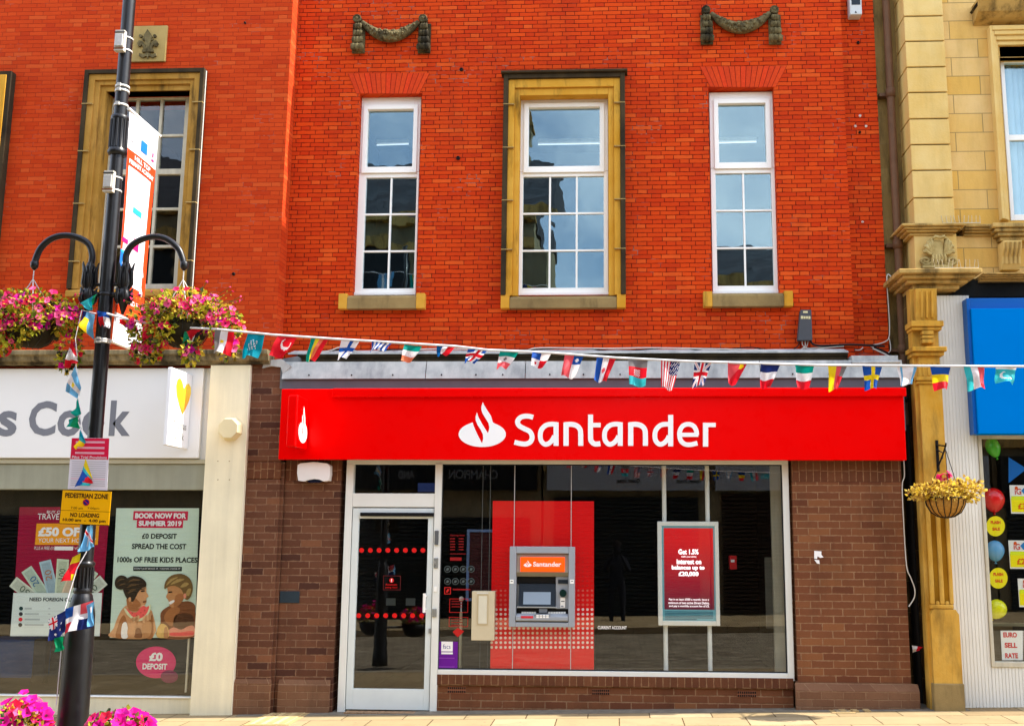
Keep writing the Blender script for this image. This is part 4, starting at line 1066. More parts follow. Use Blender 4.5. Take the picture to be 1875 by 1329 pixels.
# ================================================================== stone building with the blue shop
YQ, YW, YPI, YRC = 0.10, 0.16, -0.14, 0.02
sb = empty('stone_building', (5.0, 0, gz(5.0)), 'yellow sandstone building with quoins, carved cornice and a blue shop front', 'building')
mb = MB(); xg0 = ux(1613, 320, YREC)
xq0, xq1 = ux(1664, 200, YQ), ux(1737, 200, YQ)
mb.box(xg0+0.001, xq0+0.05, YGAP, YGAP+0.3, -0.4, 14, M['gap_stone'])
mb.build('gap_wall', sb)
mb = MB()
xp0g = ux(1690, 1000, YPI)
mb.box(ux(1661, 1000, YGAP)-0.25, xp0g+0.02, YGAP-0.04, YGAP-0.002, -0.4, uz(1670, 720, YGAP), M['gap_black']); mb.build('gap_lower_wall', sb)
# quoins
mb = MB()
zc1 = uz(1710, 411, YQ)
ys = [-60, -14.5, 30.7, 76.7, 124, 170.5, 218.7, 266, 313, 363.5, 412]
for a, b in zip(ys[:-1], ys[1:]):
    z1, z0 = uz(1700, a, YQ), uz(1700, b, YQ)
    mb.box(xq0, xq1, YQ, YGAP+0.1, z0+0.014, z1, M['quoin_stone'])
    mb.box(xq0+0.02, xq1-0.012, YQ+0.022, YGAP+0.1, z0-0.001, z0+0.0135, M['dark_stone'])
zq = uz(1700, -60, YQ); k = 0
while zq < 13.7:
    mb.box(xq0, xq1, YQ, YGAP+0.1, zq+0.014, zq+0.27, M['quoin_stone']); zq += 0.275
mb.build('quoin_column', sb, bevel=0.008)
# wall and window
wo = span(1840, 104, 2040, 404, YW)
zcor = uz(1800, 412, YW)
mb = MB(); wall(mb, xq1-0.02, 14, zcor-0.05, 14, YW, 0.4, [wo], M['pale_stone']); mb.build('upper_wall', sb)
mb = MB(); room(mb, wo[0]-.4, wo[1]+.4, YW+0.401, YW+3, wo[2]-.4, wo[3]+.4, M['room_wall']); mb.build('upper_room', sb)
mb = MB(); mb.box(xq0, 14, 0.6, 8, 13.8, 14, M['slate']); mb.prismx([(YQ-0.10, 14.3), (YQ-0.10, 14.15), (YQ-0.03, 13.85), (YQ-0.0, 13.7), (0.6, 13.7), (0.6, 14.3)], xq0-0.1, 14, M['trim_stone']); mb.build('roof_cornice', sb)
o = span(1818, 52, 2062, 404, YW); i_ = wo; w_ = i_[0]-o[0]; h_ = o[3]-i_[3]
mb = MB()
def three(a, b, y0, y1, m_):
    mb.box(a[0], b[0], y0, y1, a[2], a[3], m_); mb.box(b[1], a[1], y0, y1, a[2], a[3], m_); mb.box(b[0], b[1], y0, y1, b[3], a[3], m_)
prev = o
for t, y in ((.22, .10), (.42, .085), (.64, .06), (.84, .035), (1.0, .0)):
    nx = (o[0]+w_*t, o[1]-w_*t, o[2], o[3]-h_*t*0.72)
    if t == 1.0: nx = (i_[0], i_[1], o[2], i_[3])
    three(prev, nx, YW-y, YW+(.10 if t == 1.0 else .02), M['trim_stone2'] if 'trim_stone2' in M else M['quoin_stone']); prev = nx
mb.build('window_surround', sb, bevel=0.006)
mb = MB(); zh1 = uz(1840, 0, YW-0.25); zh0 = uz(1840, 19, YW-0.25)
mb.prismx([(YW-0.28, zh1+.05), (YW-0.28, zh1-0.0), (YW-0.2, zh0+0.02), (YW-0.12, zh0-0.02), (YW, zh0-0.06), (YW+.01, zh1+.05)], ux(1793, 8, YW-.25), 14, M['trim_stone'])
mb.pprism([(1792, 0), (1800, 6), (1806, 19), (1800, 20), (1794, 14), (1786, 8)], YW-0.2, YW, M['carved_stone'])
mb.build('window_hood', sb, bevel=0.008)
oldsash((1841, 106, 2040, 403), (1848, 113, 2030, 392), 1, 2, YW+0.12, sb, M['upvc'], M['glass_up'], 1)
mb = MB()
for k in range(16):
    xx = wo[0] + 0.04 + k*0.07
    mb.tube([(xx, YW+0.28+0.02*math.sin(k*2.2), wo[2]), (xx, YW+0.28+0.02*math.sin(k*2.2), wo[3])], 0.045, paint('net_curtain', (196, 206, 206), 0.9, 0.05), 8)
mb.build('curtain', sb)
# upper cornice, frieze, lower cornice
ts_ = M['trim_stone']
def cornice(name, p0, p1, q0, q1, Y, proj, wallY, mat=None, ret=True):
    """moulded course between picture rows q0 (top) and q1, standing proj in front of Y"""
    pm = (p0+p1)/2; Yf = Y-proj
    x0, x1 = ux(p0, (q0+q1)/2, Yf), ux(p1, (q0+q1)/2, Yf); z1, z0 = uz(pm, q0, Yf), uz(pm, q1, Y)
    h = z1-z0
    mb = MB()
    steps = [(0.0, 0.28, 0.0), (0.28, 0.5, 0.22), (0.5, 0.72, 0.45), (0.72, 1.0, 0.72)]
    for a, b, s in steps:
        d = proj*s
        mb.box(x0+(d if ret else 0), x1-(d if ret else 0), Yf+d, wallY, z1-h*b+0.001, z1-h*a, mat or ts_)
    return mb.build(name, sb, bevel=0.01, seg=2)
cornice('upper_cornice', 1652, 1768, 408, 433, YQ, 0.14, 0.5)
cornice('upper_cornice', 1769, 1822, 410, 434, YW, 0.12, 0.5, ret=False)
cornice('upper_cornice', 1819, 2600, 404, 440, YW-0.08, 0.14, 0.5)
mb = MB()
x0, x1, z0, z1 = span(1675, 433, 1753, 495, YQ-0.02)
mb.box(x0, x1, YQ-0.02, 0.55, z0-.03, z1+0.03, M['quoin_stone']); mb.build('frieze_block', sb, bevel=0.006)
mb = MB(); x2, x3, z2, z3 = span(1754, 434, 2600, 498, YW-0.01)
mb.box(x1+.001, x3, YW-0.01, 0.55, z2-0.06, z3+.03, M['pale_stone']); mb.build('frieze', sb)
# console bracket with flutes
mb = MB()
x0, x1, z0, z1 = span(1838, 441, 1872, 490, YW-0.2)
mb.prismx([(YW-0.22, z1), (YW-0.02, z1), (YW-0.02, z0), (YW-0.10, z0), (YW-0.14, z0+0.06), (YW-0.15, z0+0.14), (YW-0.20, z0+0.22)], x0, x1, M['quoin_stone'])
for k in range(4):
    xx = x0 + (x1-x0)*(0.14+0.24*k)
    mb.tube([(xx, YW-0.225, z1-.02), (xx, YW-0.205, z0+0.22), (xx, YW-0.155, z0+0.14), (xx, YW-0.145, z0+0.06)], 0.013, M['trim_stone'], 6)
mb.build('console_bracket', sb, bevel=0.004)
# anthemion ornament
mb = MB(); ya = YQ-0.021; ms = M['pale_carving'] = stone('pale_carving', (206, 184, 124), (170, 146, 90), soot=0.75, soot_col=(0.03, 0.022, 0.012, 1), cut=(0.46, 0.62), scale=14, streak=False)
def AP(px, py, y=ya): q = U(px, py, ya); return Vector((q.x, y, q.z))
for sg in (-1, 1):
    sp_ = []
    for i in range(26):           # volutes
        t = i/25; w = rad(200) + t*rad(560); r = 12*(1-t*0.85)
        sp_.append(AP(1717 + sg*(23.5 + r*math.cos(w)*0.95), 479 - r*math.sin(w)*0.62, ya-0.03))
    mb.tube(sp_, 0.016, ms, 7)
    for k, (ang, ln) in enumerate(((18, 24), (38, 27), (57, 28), (75, 29))):
        a = rad(ang); bx, by = 1717 + sg*8, 468
        ex, ey = bx + sg*ln*math.cos(a)*0.72, by - ln*math.sin(a)
        mb.tube([AP(bx, by, ya-.02), AP((bx+ex)/2+sg*2, (by+ey)/2+2, ya-.05), AP(ex, ey, ya-.045), AP(ex+sg*2, ey+4, ya-.03)], [0.012, 0.022, 0.026, 0.010], ms, 7)
        mb.lathe([(0.002, -.02), (0.018, -.012), (0.022, 0), (0.018, .012), (0.002, .02)], AP(ex+sg*1.5, ey+2.5, ya-.05), ms, 8, 'y')
for k in range(5):
    px_ = 1705 + k*6
    mb.tube([AP(px_, 486, ya-.03), AP(px_+(2-k)*0.4, 476, ya-.06), AP(px_+(2-k)*0.8, 469, ya-.05)], [0.014, 0.018, 0.012], ms, 7)
mb.pprism(smooth_closed([(1709, 468), (1708, 448), (1711, 441), (1717, 439), (1723, 441), (1726, 448), (1725, 468)]), ya-0.05, ya, ms)
mb.tube([AP(1704, 440, ya-.06), AP(1710, 437, ya-.08), AP(1717, 439, ya-.08), AP(1724, 437, ya-.08), AP(1730, 440, ya-.06)], [.012, .022, .018, .022, .012], ms, 7)
mb.pbox(1690, 485, 1744, 490, ya-0.07, ya, ms)
mb.build('carved_ornament', sb)
cornice('lower_cornice', 1647, 1800, 491, 532, YPI+0.12, 0.26, 0.5)
cornice('lower_cornice', 1801, 2600, 496, 514, YRC+0.02, 0.16, 0.5, ret=False)
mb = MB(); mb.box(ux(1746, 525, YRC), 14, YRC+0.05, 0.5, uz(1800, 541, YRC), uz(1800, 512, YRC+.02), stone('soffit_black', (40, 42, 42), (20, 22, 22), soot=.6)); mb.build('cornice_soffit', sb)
# pilaster with console, steps, capital, flutes and base
pl = M['pilaster_stone']
def pxr(a, b, q, Y): return ux(a, q, Y), ux(b, q, Y)
xA, xB = pxr(1696, 1740, 960, YPI)
mb = MB(); zb_ = uz(1725, 1115, YPI)
zcap = uz(1700, 530, YPI)
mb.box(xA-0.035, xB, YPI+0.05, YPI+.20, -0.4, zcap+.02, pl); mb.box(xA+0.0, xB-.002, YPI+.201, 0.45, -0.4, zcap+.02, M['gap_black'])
mb.prismx([(YPI-0.05, zcap), (YPI+0.049, zcap), (YPI+0.049, uz(1700, 592, YPI)), (YPI, uz(1700, 590, YPI)), (YPI-0.02, uz(1700, 570, YPI))], xA+0.0, xB-0.02, pl)
for k in range(3):
    xx = xA+0.06+k*0.055
    mb.tube([(xx, YPI-0.05, zcap-.03), (xx, YPI-0.045, uz(1700, 560, YPI)), (xx, YPI-0.015, uz(1700, 582, YPI))], 0.014, pl, 6)
def band(q0, q1, ex, pr):
    mb.box(xA-0.035-ex, xB+ex, YPI-pr, YPI+.2, uz(1700, q1, YPI), uz(1700, q0, YPI), pl)
band(589, 599, 0.03, 0.06); band(599.5, 605, 0.015, 0.035)
for a, b in ((606, 613), (614.5, 620), (621.5, 629)):
    mb.box(xA+0.05, xB-0.07, YPI-0.03, YPI+0.051, uz(1700, b, YPI), uz(1700, a, YPI), pl)
band(637, 645, 0.04, 0.09); band(645.5, 652, 0.02, 0.05)
mb.box(xA+.005, xB-.02, YPI, YPI+0.051, uz(1700, 690, YPI), uz(1700, 652.5, YPI), pl)
for k in range(4):
    xx = xA+0.04+k*0.055; mb.box(xx, xx+0.02, YPI-0.012, YPI-0.0005, uz(1700, 688, YPI), uz(1700, 664, YPI), pl)
band(690.5, 697, 0.0, 0.04); band(697.5, 703, -0.012, 0.02)
mb.box(xA+.002, xB-.005, YPI, YPI+0.051, uz(1700, 930, YPI), uz(1700, 703.5, YPI), pl)
mb.build('pilaster', sb, bevel=0.008)
mb = MB()
zf1_, zf0_ = uz(1715, 925, YPI)-0.02, uz(1725, 1106, YPI)
wf = xB-xA
mb.box(xA+.002, xB-.005, YPI+0.03, YPI+0.0495, zf0_, zf1_, stone('flute_stone', (190, 140, 40), (170, 118, 26), soot=0.4))
for a, b in ((0.02, 0.20), (0.42, 0.60), (0.82, 0.98)):
    mb.box(xA+wf*a, xA+wf*b, YPI-0.004, YPI+0.029, zf0_, zf1_, pl)
for k in (0.31, 0.71):
    c = xA+wf*k; mb.lathe([(wf*.09, 0.0), (wf*.09, -0.03), (0.002, -0.031)], (c, YPI+0.029, zf0_+wf*.05), pl, 14, 'y')
mb.build('pilaster_flutes', sb, bevel=0.012)
mb = MB()
zbb = uz(1730, 1250, YPI)
mb.prism([(xA-.01, -0.4), (xB+0.03, -0.4), (xB+0.03, zb_-0.05), (xB-0.002, zb_), (xA+0.02, zb_), (xA-.01, zb_-0.05)], YPI-0.03, YPI+.11, pl)
mb.box(xA+.0, xB-.01, YPI-0.005, 0.3, zb_+.001, zf0_-0.001, pl)
mb.box(xA-0.02, xB+0.04, YPI-0.045, YPI+.13, -0.4, zbb, M['sill_stone'])
mb.build('pilaster_base', sb, bevel=0.012)
# ribbed cladding and shop window
rib = paint('ribbed_panel', (228, 226, 216), 0.7, 0.05, 3, streak=0.04, gain=0.98)
xr0, xr1 = xB+0.032, ux(1802, 1000, YRC)
zr0 = uz(1840, 1221, YRC); zfb = uz(1830, 796, YRC)
mb = MB()
def ribs(x0, x1, z0, z1):
    mb.box(x0, x1, YRC+0.012, YRC+0.2, z0, z1, rib)
    n = int((x1-x0)/0.034)
    for k in range(n):
        a = x0+(x1-x0)*k/n
        mb.prism([(a+.0035, z0), (a+(x1-x0)/n-.0035, z0), (a+(x1-x0)/n-.0035, z1), (a+.0035, z1)], YRC+.006, YRC+0.0118, rib)
ribs(xr0-0.03, xr1, -0.3, uz(1740, 541, YRC)); ribs(xr1+.001, 9, -0.3, zr0)
mb.build('ribbed_cladding', sb)
gR = span(1806, 798, 2300, 1213, YRC+0.05)
mb = MB(); wm = M['upvc']
mb.box(xr1+.001, gR[0], YRC-0.01, YRC+0.12, zr0+.001, zfb+0.1, M['old_white']); mb.box(gR[0]+.001, 9, YRC-0.008, YRC+0.12, zr0+.001, gR[2], M['old_white']); mb.box(gR[0]+.001, 9, YRC+0.01, YRC+0.12, gR[3]-.03, gR[3]+.1, M['old_white'])
fr = mb.build('shop_window_frame', sb, bevel=0.004)
mb = MB(); mb.box(gR[0]-.003, 9, YRC+0.05, YRC+0.06, gR[2]-.003, gR[3]+.003, M['glass_shop']); mb.build('window_pane', fr)
mb = MB(); room(mb, xr1-0.2, 9, YRC+0.21, 5, 0.1, 3.6, M['dark_room'])
mb.pbox(1790, 1145, 1856, 1222, 0.8, 0.85, paint('brown_screen', (120, 98, 62), 0.8, 0.1)); mb.pbox(1780, 1140, 1900, 1146, 0.7, 0.75, paint('pale_rail', (150, 140, 104), 0.7))
mb.build('shop_room', sb)

# blue fascia sign
YBS = -0.16
bs = empty('blue_fascia', (ux(1830, 790, YBS), YBS, uz(1830, 795, YBS)), 'plain bright blue shop fascia above the balloon window', 'shop sign')
x0, x1, z0, z1 = span(1785, 563, 2500, 794, YBS)
mb = MB(); bl = paint('blue_sign', (0, 122, 210), 0.5, 0.05, 1.2, spec=.0); bl2 = paint('blue_edge', (0, 92, 176), 0.4, 0.05, 1.2)
mb.box(x0, x1, YBS, YRC-0.001, z0, z1, bl); mb.box(x0-0.035, x0-.001, YBS+0.03, YRC-.001, z0-0.0, z1+0.12, bl2); mb.box(x0-.001+.001, x1, YBS+0.05, YRC-.001, z1+.001, z1+0.125, bl2)
mb.build('panel', bs, bevel=0.005)

# rainwater pipe in the gap
mb = MB(); pipem = paint('pipe_brown', (112, 80, 56), 0.6, 0.2, 6, streak=0.3)
Ypp = YGAP-0.12; xp_t = ux(1630, 160, Ypp)
mb.tube([(xp_t, Ypp, 9.5), (xp_t, Ypp, 2.2)], 0.045, pipem, 14)
for q in (171, 448, 640):
    z = uz(1640, q, Ypp)
    mb.lathe([(0.047, -0.05), (0.056, -0.05), (0.056, 0.05), (0.047, 0.05)], (xp_t, Ypp, z), pipem, 14)
    mb.box(xp_t-0.12, xp_t+0.03, Ypp+0.03, YGAP, z-.02, z+.02, pipem)
o = mb.build('drainpipe'); tag(o, 'brown rainwater pipe running down the stone gap beside the red brick', 'drainpipe')
mb = MB(); xp2 = ux(1668, 900, Ypp); dk = paint('pipe_dark', (26, 24, 24), 0.5, 0.2, 6)
mb.tube([(xp2, Ypp, 3.0), (xp2, Ypp, -0.05)], 0.06, dk, 14); mb.lathe([(0.062, -.04), (0.075, -.04), (0.075, .04), (0.062, .04)], (xp2, Ypp, uz(1668, 730, Ypp)), dk, 14)
o = mb.build('drainpipe'); tag(o, 'black lower drainpipe in the dark gap between brown pier and yellow pilaster', 'drainpipe')

# bird spikes
mb = MB(); stl = paint('spike_steel', (214, 206, 180), 0.4, 0.05)
def spikes(p0, p1, q, Y, n, lean):
    for k in range(n):
        c = U(p0+(p1-p0)*k/(n-1), q, Y)
        mb.tube([c, c+Vector((RND.uniform(-.02, .02)-0.01, -0.05*lean, 0.085))], 0.0028, stl, 5)
    a, b = U(p0, q, Y), U(p1, q, Y); mb.box(a.x, b.x, Y-.01, Y+.01, a.z-.004, a.z+.004, stl)
spikes(1727, 1795, 409, YQ+0.0, 10, 0.3)
o = mb.build('bird_spikes'); tag(o, 'row of thin bird spikes on the upper stone cornice', 'bird spikes', 'bird spikes on the stone ledges')
mb = MB(); spikes(1712, 1792, 491, YPI+0.0, 11, 0.8)
o = mb.build('bird_spikes'); tag(o, 'row of thin bird spikes in front of the carved shell ornament', 'bird spikes', 'bird spikes on the stone ledges')

# balloons, price cards and stickers in the window
YBA = YRC+0.13
def balloon(px, py, rx, ry, rgb, label, knot=(0, 1)):
    c = U(px, py, YBA); a = rx/165.0; b = ry/165.0
    m_, g_, p_, o_ = newmat('balloon_skin'); p_.inputs['Base Color'].default_value = alb(rgb); p_.inputs['Roughness'].default_value = 0.2
    n_ = g_.noise(g_.pos(), 12, 2); g_.set(p_.inputs['Base Color'], g_.mix(g_.ramp(n_, .3, .7, 0, .15), alb(rgb), alb(tuple(int(v*.85) for v in rgb))))
    mb = MB(); prof = []
    for i in range(15):
        w = -math.pi/2 + math.pi*i/14
        s = 1.0 if w > 0 else 1.0 + 0.16*math.sin(-w)**2
        prof.append((max(a*math.cos(w)*(1 - (0.10*math.sin(-w)**2 if w < 0 else 0)), 0.001), b*math.sin(w)*s))
    ang = math.atan2(knot[0], knot[1])
    mb.lathe(prof, (0, 0, 0), m_, 22)
    mb.lathe([(0.004, -b*1.16), (0.015, -b*1.16-0.02), (0.003, -b*1.16-0.022)], (0, 0, 0), m_, 10)
    R_ = Matrix.Rotation(ang, 3, 'Y')
    for v in mb.v: v.y *= 0.7
    mb.v = [Vector((c.x, c.y, c.z)) + R_ @ v for v in mb.v]
    o = mb.build('balloon'); tag(o, label, 'balloon', 'balloons in the shop window'); return o
balloon(1819.5, 914, 19, 20, (222, 16, 22), 'shiny red balloon at the top of the column of balloons')
balloon(1822, 1007, 16, 17, (96, 168, 214), 'light blue balloon between two yellow sale discs')
balloon(1826, 1114, 16.5, 16, (236, 236, 10), 'pale yellow balloon tilted near the bottom of the shop window', (0.55, 1))
balloon(1818, 818, 13, 17, (70, 190, 40), 'green balloon half hidden under the blue fascia', (-0.3, 1))
yel = paint('sale_yellow', (250, 236, 10), 0.5, 0.02); orr = paint('sale_orange', (226, 92, 10), 0.5)
for (px, py, rx, ry, lab) in ((1823, 963, 17, 18.5, 'round yellow sale disc just under the red balloon'), (1828, 1058, 17, 19, 'round yellow sale disc just under the light blue balloon')):
    mb = MB(); mb.disc(px, py, rx, YBA-0.04, YBA-0.036, yel, 32, ry); o = mb.build('sale_disc'); tag(o, lab, 'sale sticker', 'sale discs in the shop window')
    mb = MB(); text(mb, 'FLASH', px-9, py-10, px+9, py-4, YBA-0.042, orr, 0.06); text(mb, 'SALE', px-6, py+2, px+8, py+8, YBA-0.042, orr, 0.06); mb.build('lettering', o)
mb = MB(); mb.pprism([(1847, 837), (1880, 858), (1847, 884)], YBA-0.03, YBA-0.02, paint('arrow_blue', (16, 104, 184), 0.5, 0.04)); o = mb.build('pennant'); tag(o, 'blue triangular pennant hanging in the shop window', 'pennant')
card = paint('card_white', (240, 240, 232), 0.5, 0.02); lime = paint('card_lime', (226, 240, 40), 0.5, 0.03)
for p, q, s, lab in ((1850, 888, '£370', 'white and yellow price card beside the red balloon'), (1848, 989, '£285', 'white and yellow price card beside the light blue balloon'), (1865, 1059, '£310', 'white and yellow price card beside the lower yellow sale disc')):
    mb = MB(); mb.pbox(p, q, p+56, q+52, YBA-0.03, YBA-0.027, card); o = mb.build('price_card'); tag(o, lab, 'price card', 'price cards in the shop window')
    mb = MB(); mb.pbox(p+2, q+24, p+54, q+49, YBA-0.033, YBA-0.0305, yel); mb.pbox(p+2, q+20, p+54, q+27, YBA-0.0335, YBA-0.0332, lime)
    text(mb, 'iG', p+8, q+6, p+20, q+17, YBA-0.033, paint('card_red', (214, 70, 60), 0.5), 0.02); mb.disc(p+11, q+5, 3, YBA-0.0325, YBA-0.0305, orr, 12)
    mb.pprism([(p+20, q+10), (p+26, q+4), (p+40, q+2), (p+40, q+14), (p+26, q+17)], YBA-0.033, YBA-0.0305, paint('card_blue', (40, 130, 200), 0.5))
    text(mb, s, p+14, q+33, p+44, q+44, YBA-0.035, orr, 0.03); mb.build('lettering', o)
mb = MB(); mb.pprism([(1832, 1154), (1873, 1154), (1873, 1208), (1835, 1208)], YBA-0.04, YBA-0.037, card); o = mb.build('rate_card'); tag(o, 'white card with red euro sell rate lettering at the window bottom', 'price card')
mb = MB(); rl = paint('rate_red', (214, 40, 46), 0.5)
for s, q, a, b in (('EURO', 1157, 1837, 1862), ('SELL', 1176, 1839.5, 1862.5), ('RATE', 1195, 1840.5, 1864)): text(mb, s, a, q, b, q+9.5, YBA-0.042, rl, 0.045)
mb.build('lettering', o)
mb = MB(); mb.pprism([(1874.5, 1154), (1930, 1154), (1930, 1208), (1875.5, 1208)], YBA-0.04, YBA-0.037, card); o = mb.build('rate_card'); tag(o, 'white card cut off by the picture edge beside the euro rate card', 'price card')
# ================================================================== cash machine and things behind the glass
def Za(a, b): return (925 + a/8.304, 995 + b/8.304)
def zrect(a, b, c, d): p, q = Za(a, b), Za(c, d); return p[0], p[1], q[0], q[1]
YA = -0.05
atm_g = paint('atm_grey', (160, 166, 172), 0.4, 0.04, 6); atm_d = paint('atm_dark', (34, 44, 54), 0.4, 0.1, 10); atm_l = paint('atm_light', (178, 182, 180), 0.4, 0.04, 8)
atm = empty('cash_machine', (ux(992, 1146, YA), YA, uz(992, 1148, YA)), 'grey cash machine with lit red header set in the red dotted panel', 'cash machine')
fo, fi = span(*zrect(62, 45, 1055, 1268), YA), span(*zrect(163, 148, 962, 1196), YA)
mb = MB(); ring(mb, fo, fi, YA, 0.085, atm_g); mb.build('frame', atm, bevel=0.006)
mb = MB(); mb.box(fi[0]+.001, fi[1]-.001, 0.07, 0.084, fi[2]+.001, fi[3]-.001, atm_l)
hd_ = span(*zrect(163, 148, 962, 500), 0.0)
mb.prismx([(YA+0.03, hd_[3]-0.004), (YA+.09, hd_[3]-.004), (0.069, hd_[2]), (0.02, hd_[2]), (YA+.01, hd_[2]+.045)], fi[0]+.002, fi[1]-.002, paint('atm_warm', (150, 146, 132), 0.5, 0.06, 8))
mb.build('housing', atm, bevel=0.003)
mb = MB(); hs = zrect(233, 205, 905, 425); redlit = paint('header_red', (255, 70, 8), 0.35, 0.04, 8, emit=0.32)
mb.pbox(*hs, YA-0.006, YA+0.05, redlit); hd = mb.build('lit_header', atm, bevel=0.004)
mb = MB()
cq = Za(341, 322)
mb.pprism([(cq[0] + (p[0]-227)/155*7.1, cq[1] + (p[1]-270)/83*3.4 + 0.3) for p in EMB], YA-0.009, YA-0.0065, M['sign_white'])
text(mb, 'Santander', *zrect(425, 275, 852, 348), YA-0.008, M['sign_white'], 0.025); mb.build('lettering', hd)
mb = MB()
sc0 = span(*zrect(205, 612, 765, 955), -0.01)
mb.prismx([(0.03, sc0[3]), (0.069, sc0[3]), (0.069, sc0[2]), (-0.02, sc0[2])], sc0[0], sc0[1], atm_d)
mb.prismx([(-0.028, sc0[2]-0.0005), (0.069, sc0[2]-0.0005), (0.069, sc0[2]-.012), (-0.026, sc0[2]-.012)], sc0[0]-.02, sc0[1]+.012, atm_l)
mb.pbox(*zrect(180, 505, 765, 610), 0.05, 0.069, M['black']); mb.build('screen_bezel', atm, bevel=0.002)
mb = MB(); s1 = span(*zrect(275, 735, 692, 922), -0.012)
def slant(z): return 0.03 - 0.05*(sc0[3]-z)/(sc0[3]-sc0[2])
mb.add([(s1[0], slant(s1[2])-.003, s1[2]), (s1[1], slant(s1[2])-.003, s1[2]), (s1[1], slant(s1[3])-.003, s1[3]), (s1[0], slant(s1[3])-.003, s1[3])], [(0, 1, 2, 3)], paint('screen_blue', (118, 132, 146), 0.2, 0.03, 10, emit=0.12))
mb.build('screen', atm)
mb = MB(); mb.pbox(*zrect(770, 505, 960, 990), 0.02, 0.069, atm_g); rp_ = mb.build('card_panel', atm, bevel=0.003)
mb = MB(); mb.pbox(*zrect(805, 548, 952, 606), 0.008, 0.019, atm_d); mb.build('receipt_slot', rp_)
mb = MB(); cxx, cyy = Za(878, 752); mb.disc(cxx, cyy, 6.4, -0.005, 0.0195, paint('card_green', (10, 46, 40), 0.3, 0.2, 30), 20, 7); mb.build('card_reader', rp_, bevel=0.003)
mb = MB(); mb.pbox(*zrect(838, 818, 912, 972), 0.012, 0.0195, M['upvc']); mb.pbox(*zrect(850, 868, 902, 880), 0.0105, 0.0118, atm_d); mb.pbox(*zrect(846, 940, 886, 962), 0.0105, 0.0118, atm_g); mb.build('sticker', rp_)
mb = MB(); mb.pbox(*zrect(170, 985, 958, 1100), 0.045, 0.069, M['black'])
mb.prismx([(-0.05, fi[2]+.012), (0.069, fi[2]+.012), (0.069, fi[2]+.085), (0.0, fi[2]+.085), (-0.06, fi[2]+.06), (-0.06, fi[2]+.022)], fi[0]+.004, fi[1]-.004, atm_g)
mb.build('shelf', atm, bevel=0.004)
for a0, a1 in ((245, 470), (650, 922)):
    mb = MB(); n = 6 if a0 < 300 else 7
    for k in range(n):
        w = (a1-a0)/n; mb.pbox(*zrect(a0+k*w+2, 1035, a0+(k+1)*w-3, 1078), 0.02, 0.044, M['upvc'])
    mb.build('side_key', atm, bevel=0.002)
mb = MB(); mb.pbox(*zrect(515, 990, 640, 1050), -0.01, 0.03, paint('shield_grey', (120, 126, 132), 0.35)); mb.pbox(*zrect(440, 1075, 690, 1130), -0.055, 0.0, paint('pad_steel', (150, 154, 156), 0.3, 0.1, 40, metal=0.4))
for k in range(4):
    for j in range(2): mb.pbox(*zrect(472+k*50, 1082+j*26, 512+k*50, 1103+j*26), -0.062, -0.0555, M['upvc'])
mb.build('keypad', atm, bevel=0.002)
mb = MB(); mb.pbox(*zrect(240, 1098, 425, 1132), -0.063, -0.058, paint('shelf_red', (216, 50, 60), 0.5, 0.15, 60)); mb.build('shelf_sticker', atm)
for a in (70, 988):
    mb = MB(); mb.pbox(*zrect(a, 545, a+58, 606), YA-0.003, YA-0.0005, M['upvc']); mb.pbox(*zrect(a+14, 565, a+44, 576), YA-0.004, YA-0.0032, atm_d); mb.build('sticker', atm)

YV = YF + 0.0555
mb = MB(); redp = paint('panel_red', (232, 6, 10), 0.45, 0.03, 2)
x0, x1, z0, z1 = span(900, 917, 1087.5, 1228.5, YV); mb.box(x0, x1, YV, YV+0.02, gS[2]+.001, z1, redp)
rpn = mb.build('backing_panel'); tag(rpn, 'tall red panel with fading white dots behind the shop glass', 'panel')
mb = MB(); dotw = paint('dot_white', (246, 226, 216), 0.5, 0.02); dotp = paint('dot_pink', (226, 96, 84), 0.5, 0.02)
dotf = paint('dot_faint', (212, 34, 30), 0.5, 0.02)
for r in range(22):
    q = 1184.5 - 8.65*r
    rr = 2.55 if r < 9 else max(2.55 - 0.12*(r-9), 0.9)
    mm_ = dotw if r < 9 else (dotp if r < 13 else dotf)
    for c in range(23):
        p = 900.3 + 8.35*c
        if p < 901 and r > 1: continue
        if 934 < p < 1051 and 1002 < q < 1148: continue
        if p < 906 and q < 1172: continue
        mb.disc(p, q, rr, YV-0.0018, YV-0.0002, mm_, 9)
mb.build('dot_print', rpn)
mb = MB(); lw = paint('glass_joint', (190, 190, 186), 0.3)
for p, w in ((940.5, 0.007), (1045.5, 0.007), (881.5, 0.003), (895.5, 0.003)):
    a = ux(p, 1040, YF+.038); mb.box(a-w/2, a+w/2, YF+0.0375, YF+0.0395, gS[2]+.012, gS[3]-.013, lw if w > .005 else paint('glass_joint2', (110, 116, 112), 0.3))
mb.build('glass_joint', fr if False else bank)
# night safe
mb = MB(); sx = paint('safe_cream', (214, 200, 166), 0.38, 0.05, 8); YN = -0.02
mb.pbox(863.5, 1082, 905, 1172, YN, 0.088, sx); ns = mb.build('deposit_box', bevel=0.004); tag(ns, 'plain beige deposit box mounted beside the cash machine', 'deposit box')
mb = MB(); n_ = span(876, 1090, 892, 1141, YN); ring(mb, inset(n_, -.012, -.012, -.012, -.012), n_, YN-0.006, YN-.0005, paint('safe_cream2', (196, 178, 140), 0.4)); mb.box(n_[0], n_[1], YN-.003, YN-.0005, n_[2], n_[3], paint('safe_light', (226, 220, 196), 0.35)); mb.pbox(873, 1084.5, 894, 1086, YN-.004, YN-.0005, M['alu']); mb.build('flap', ns)
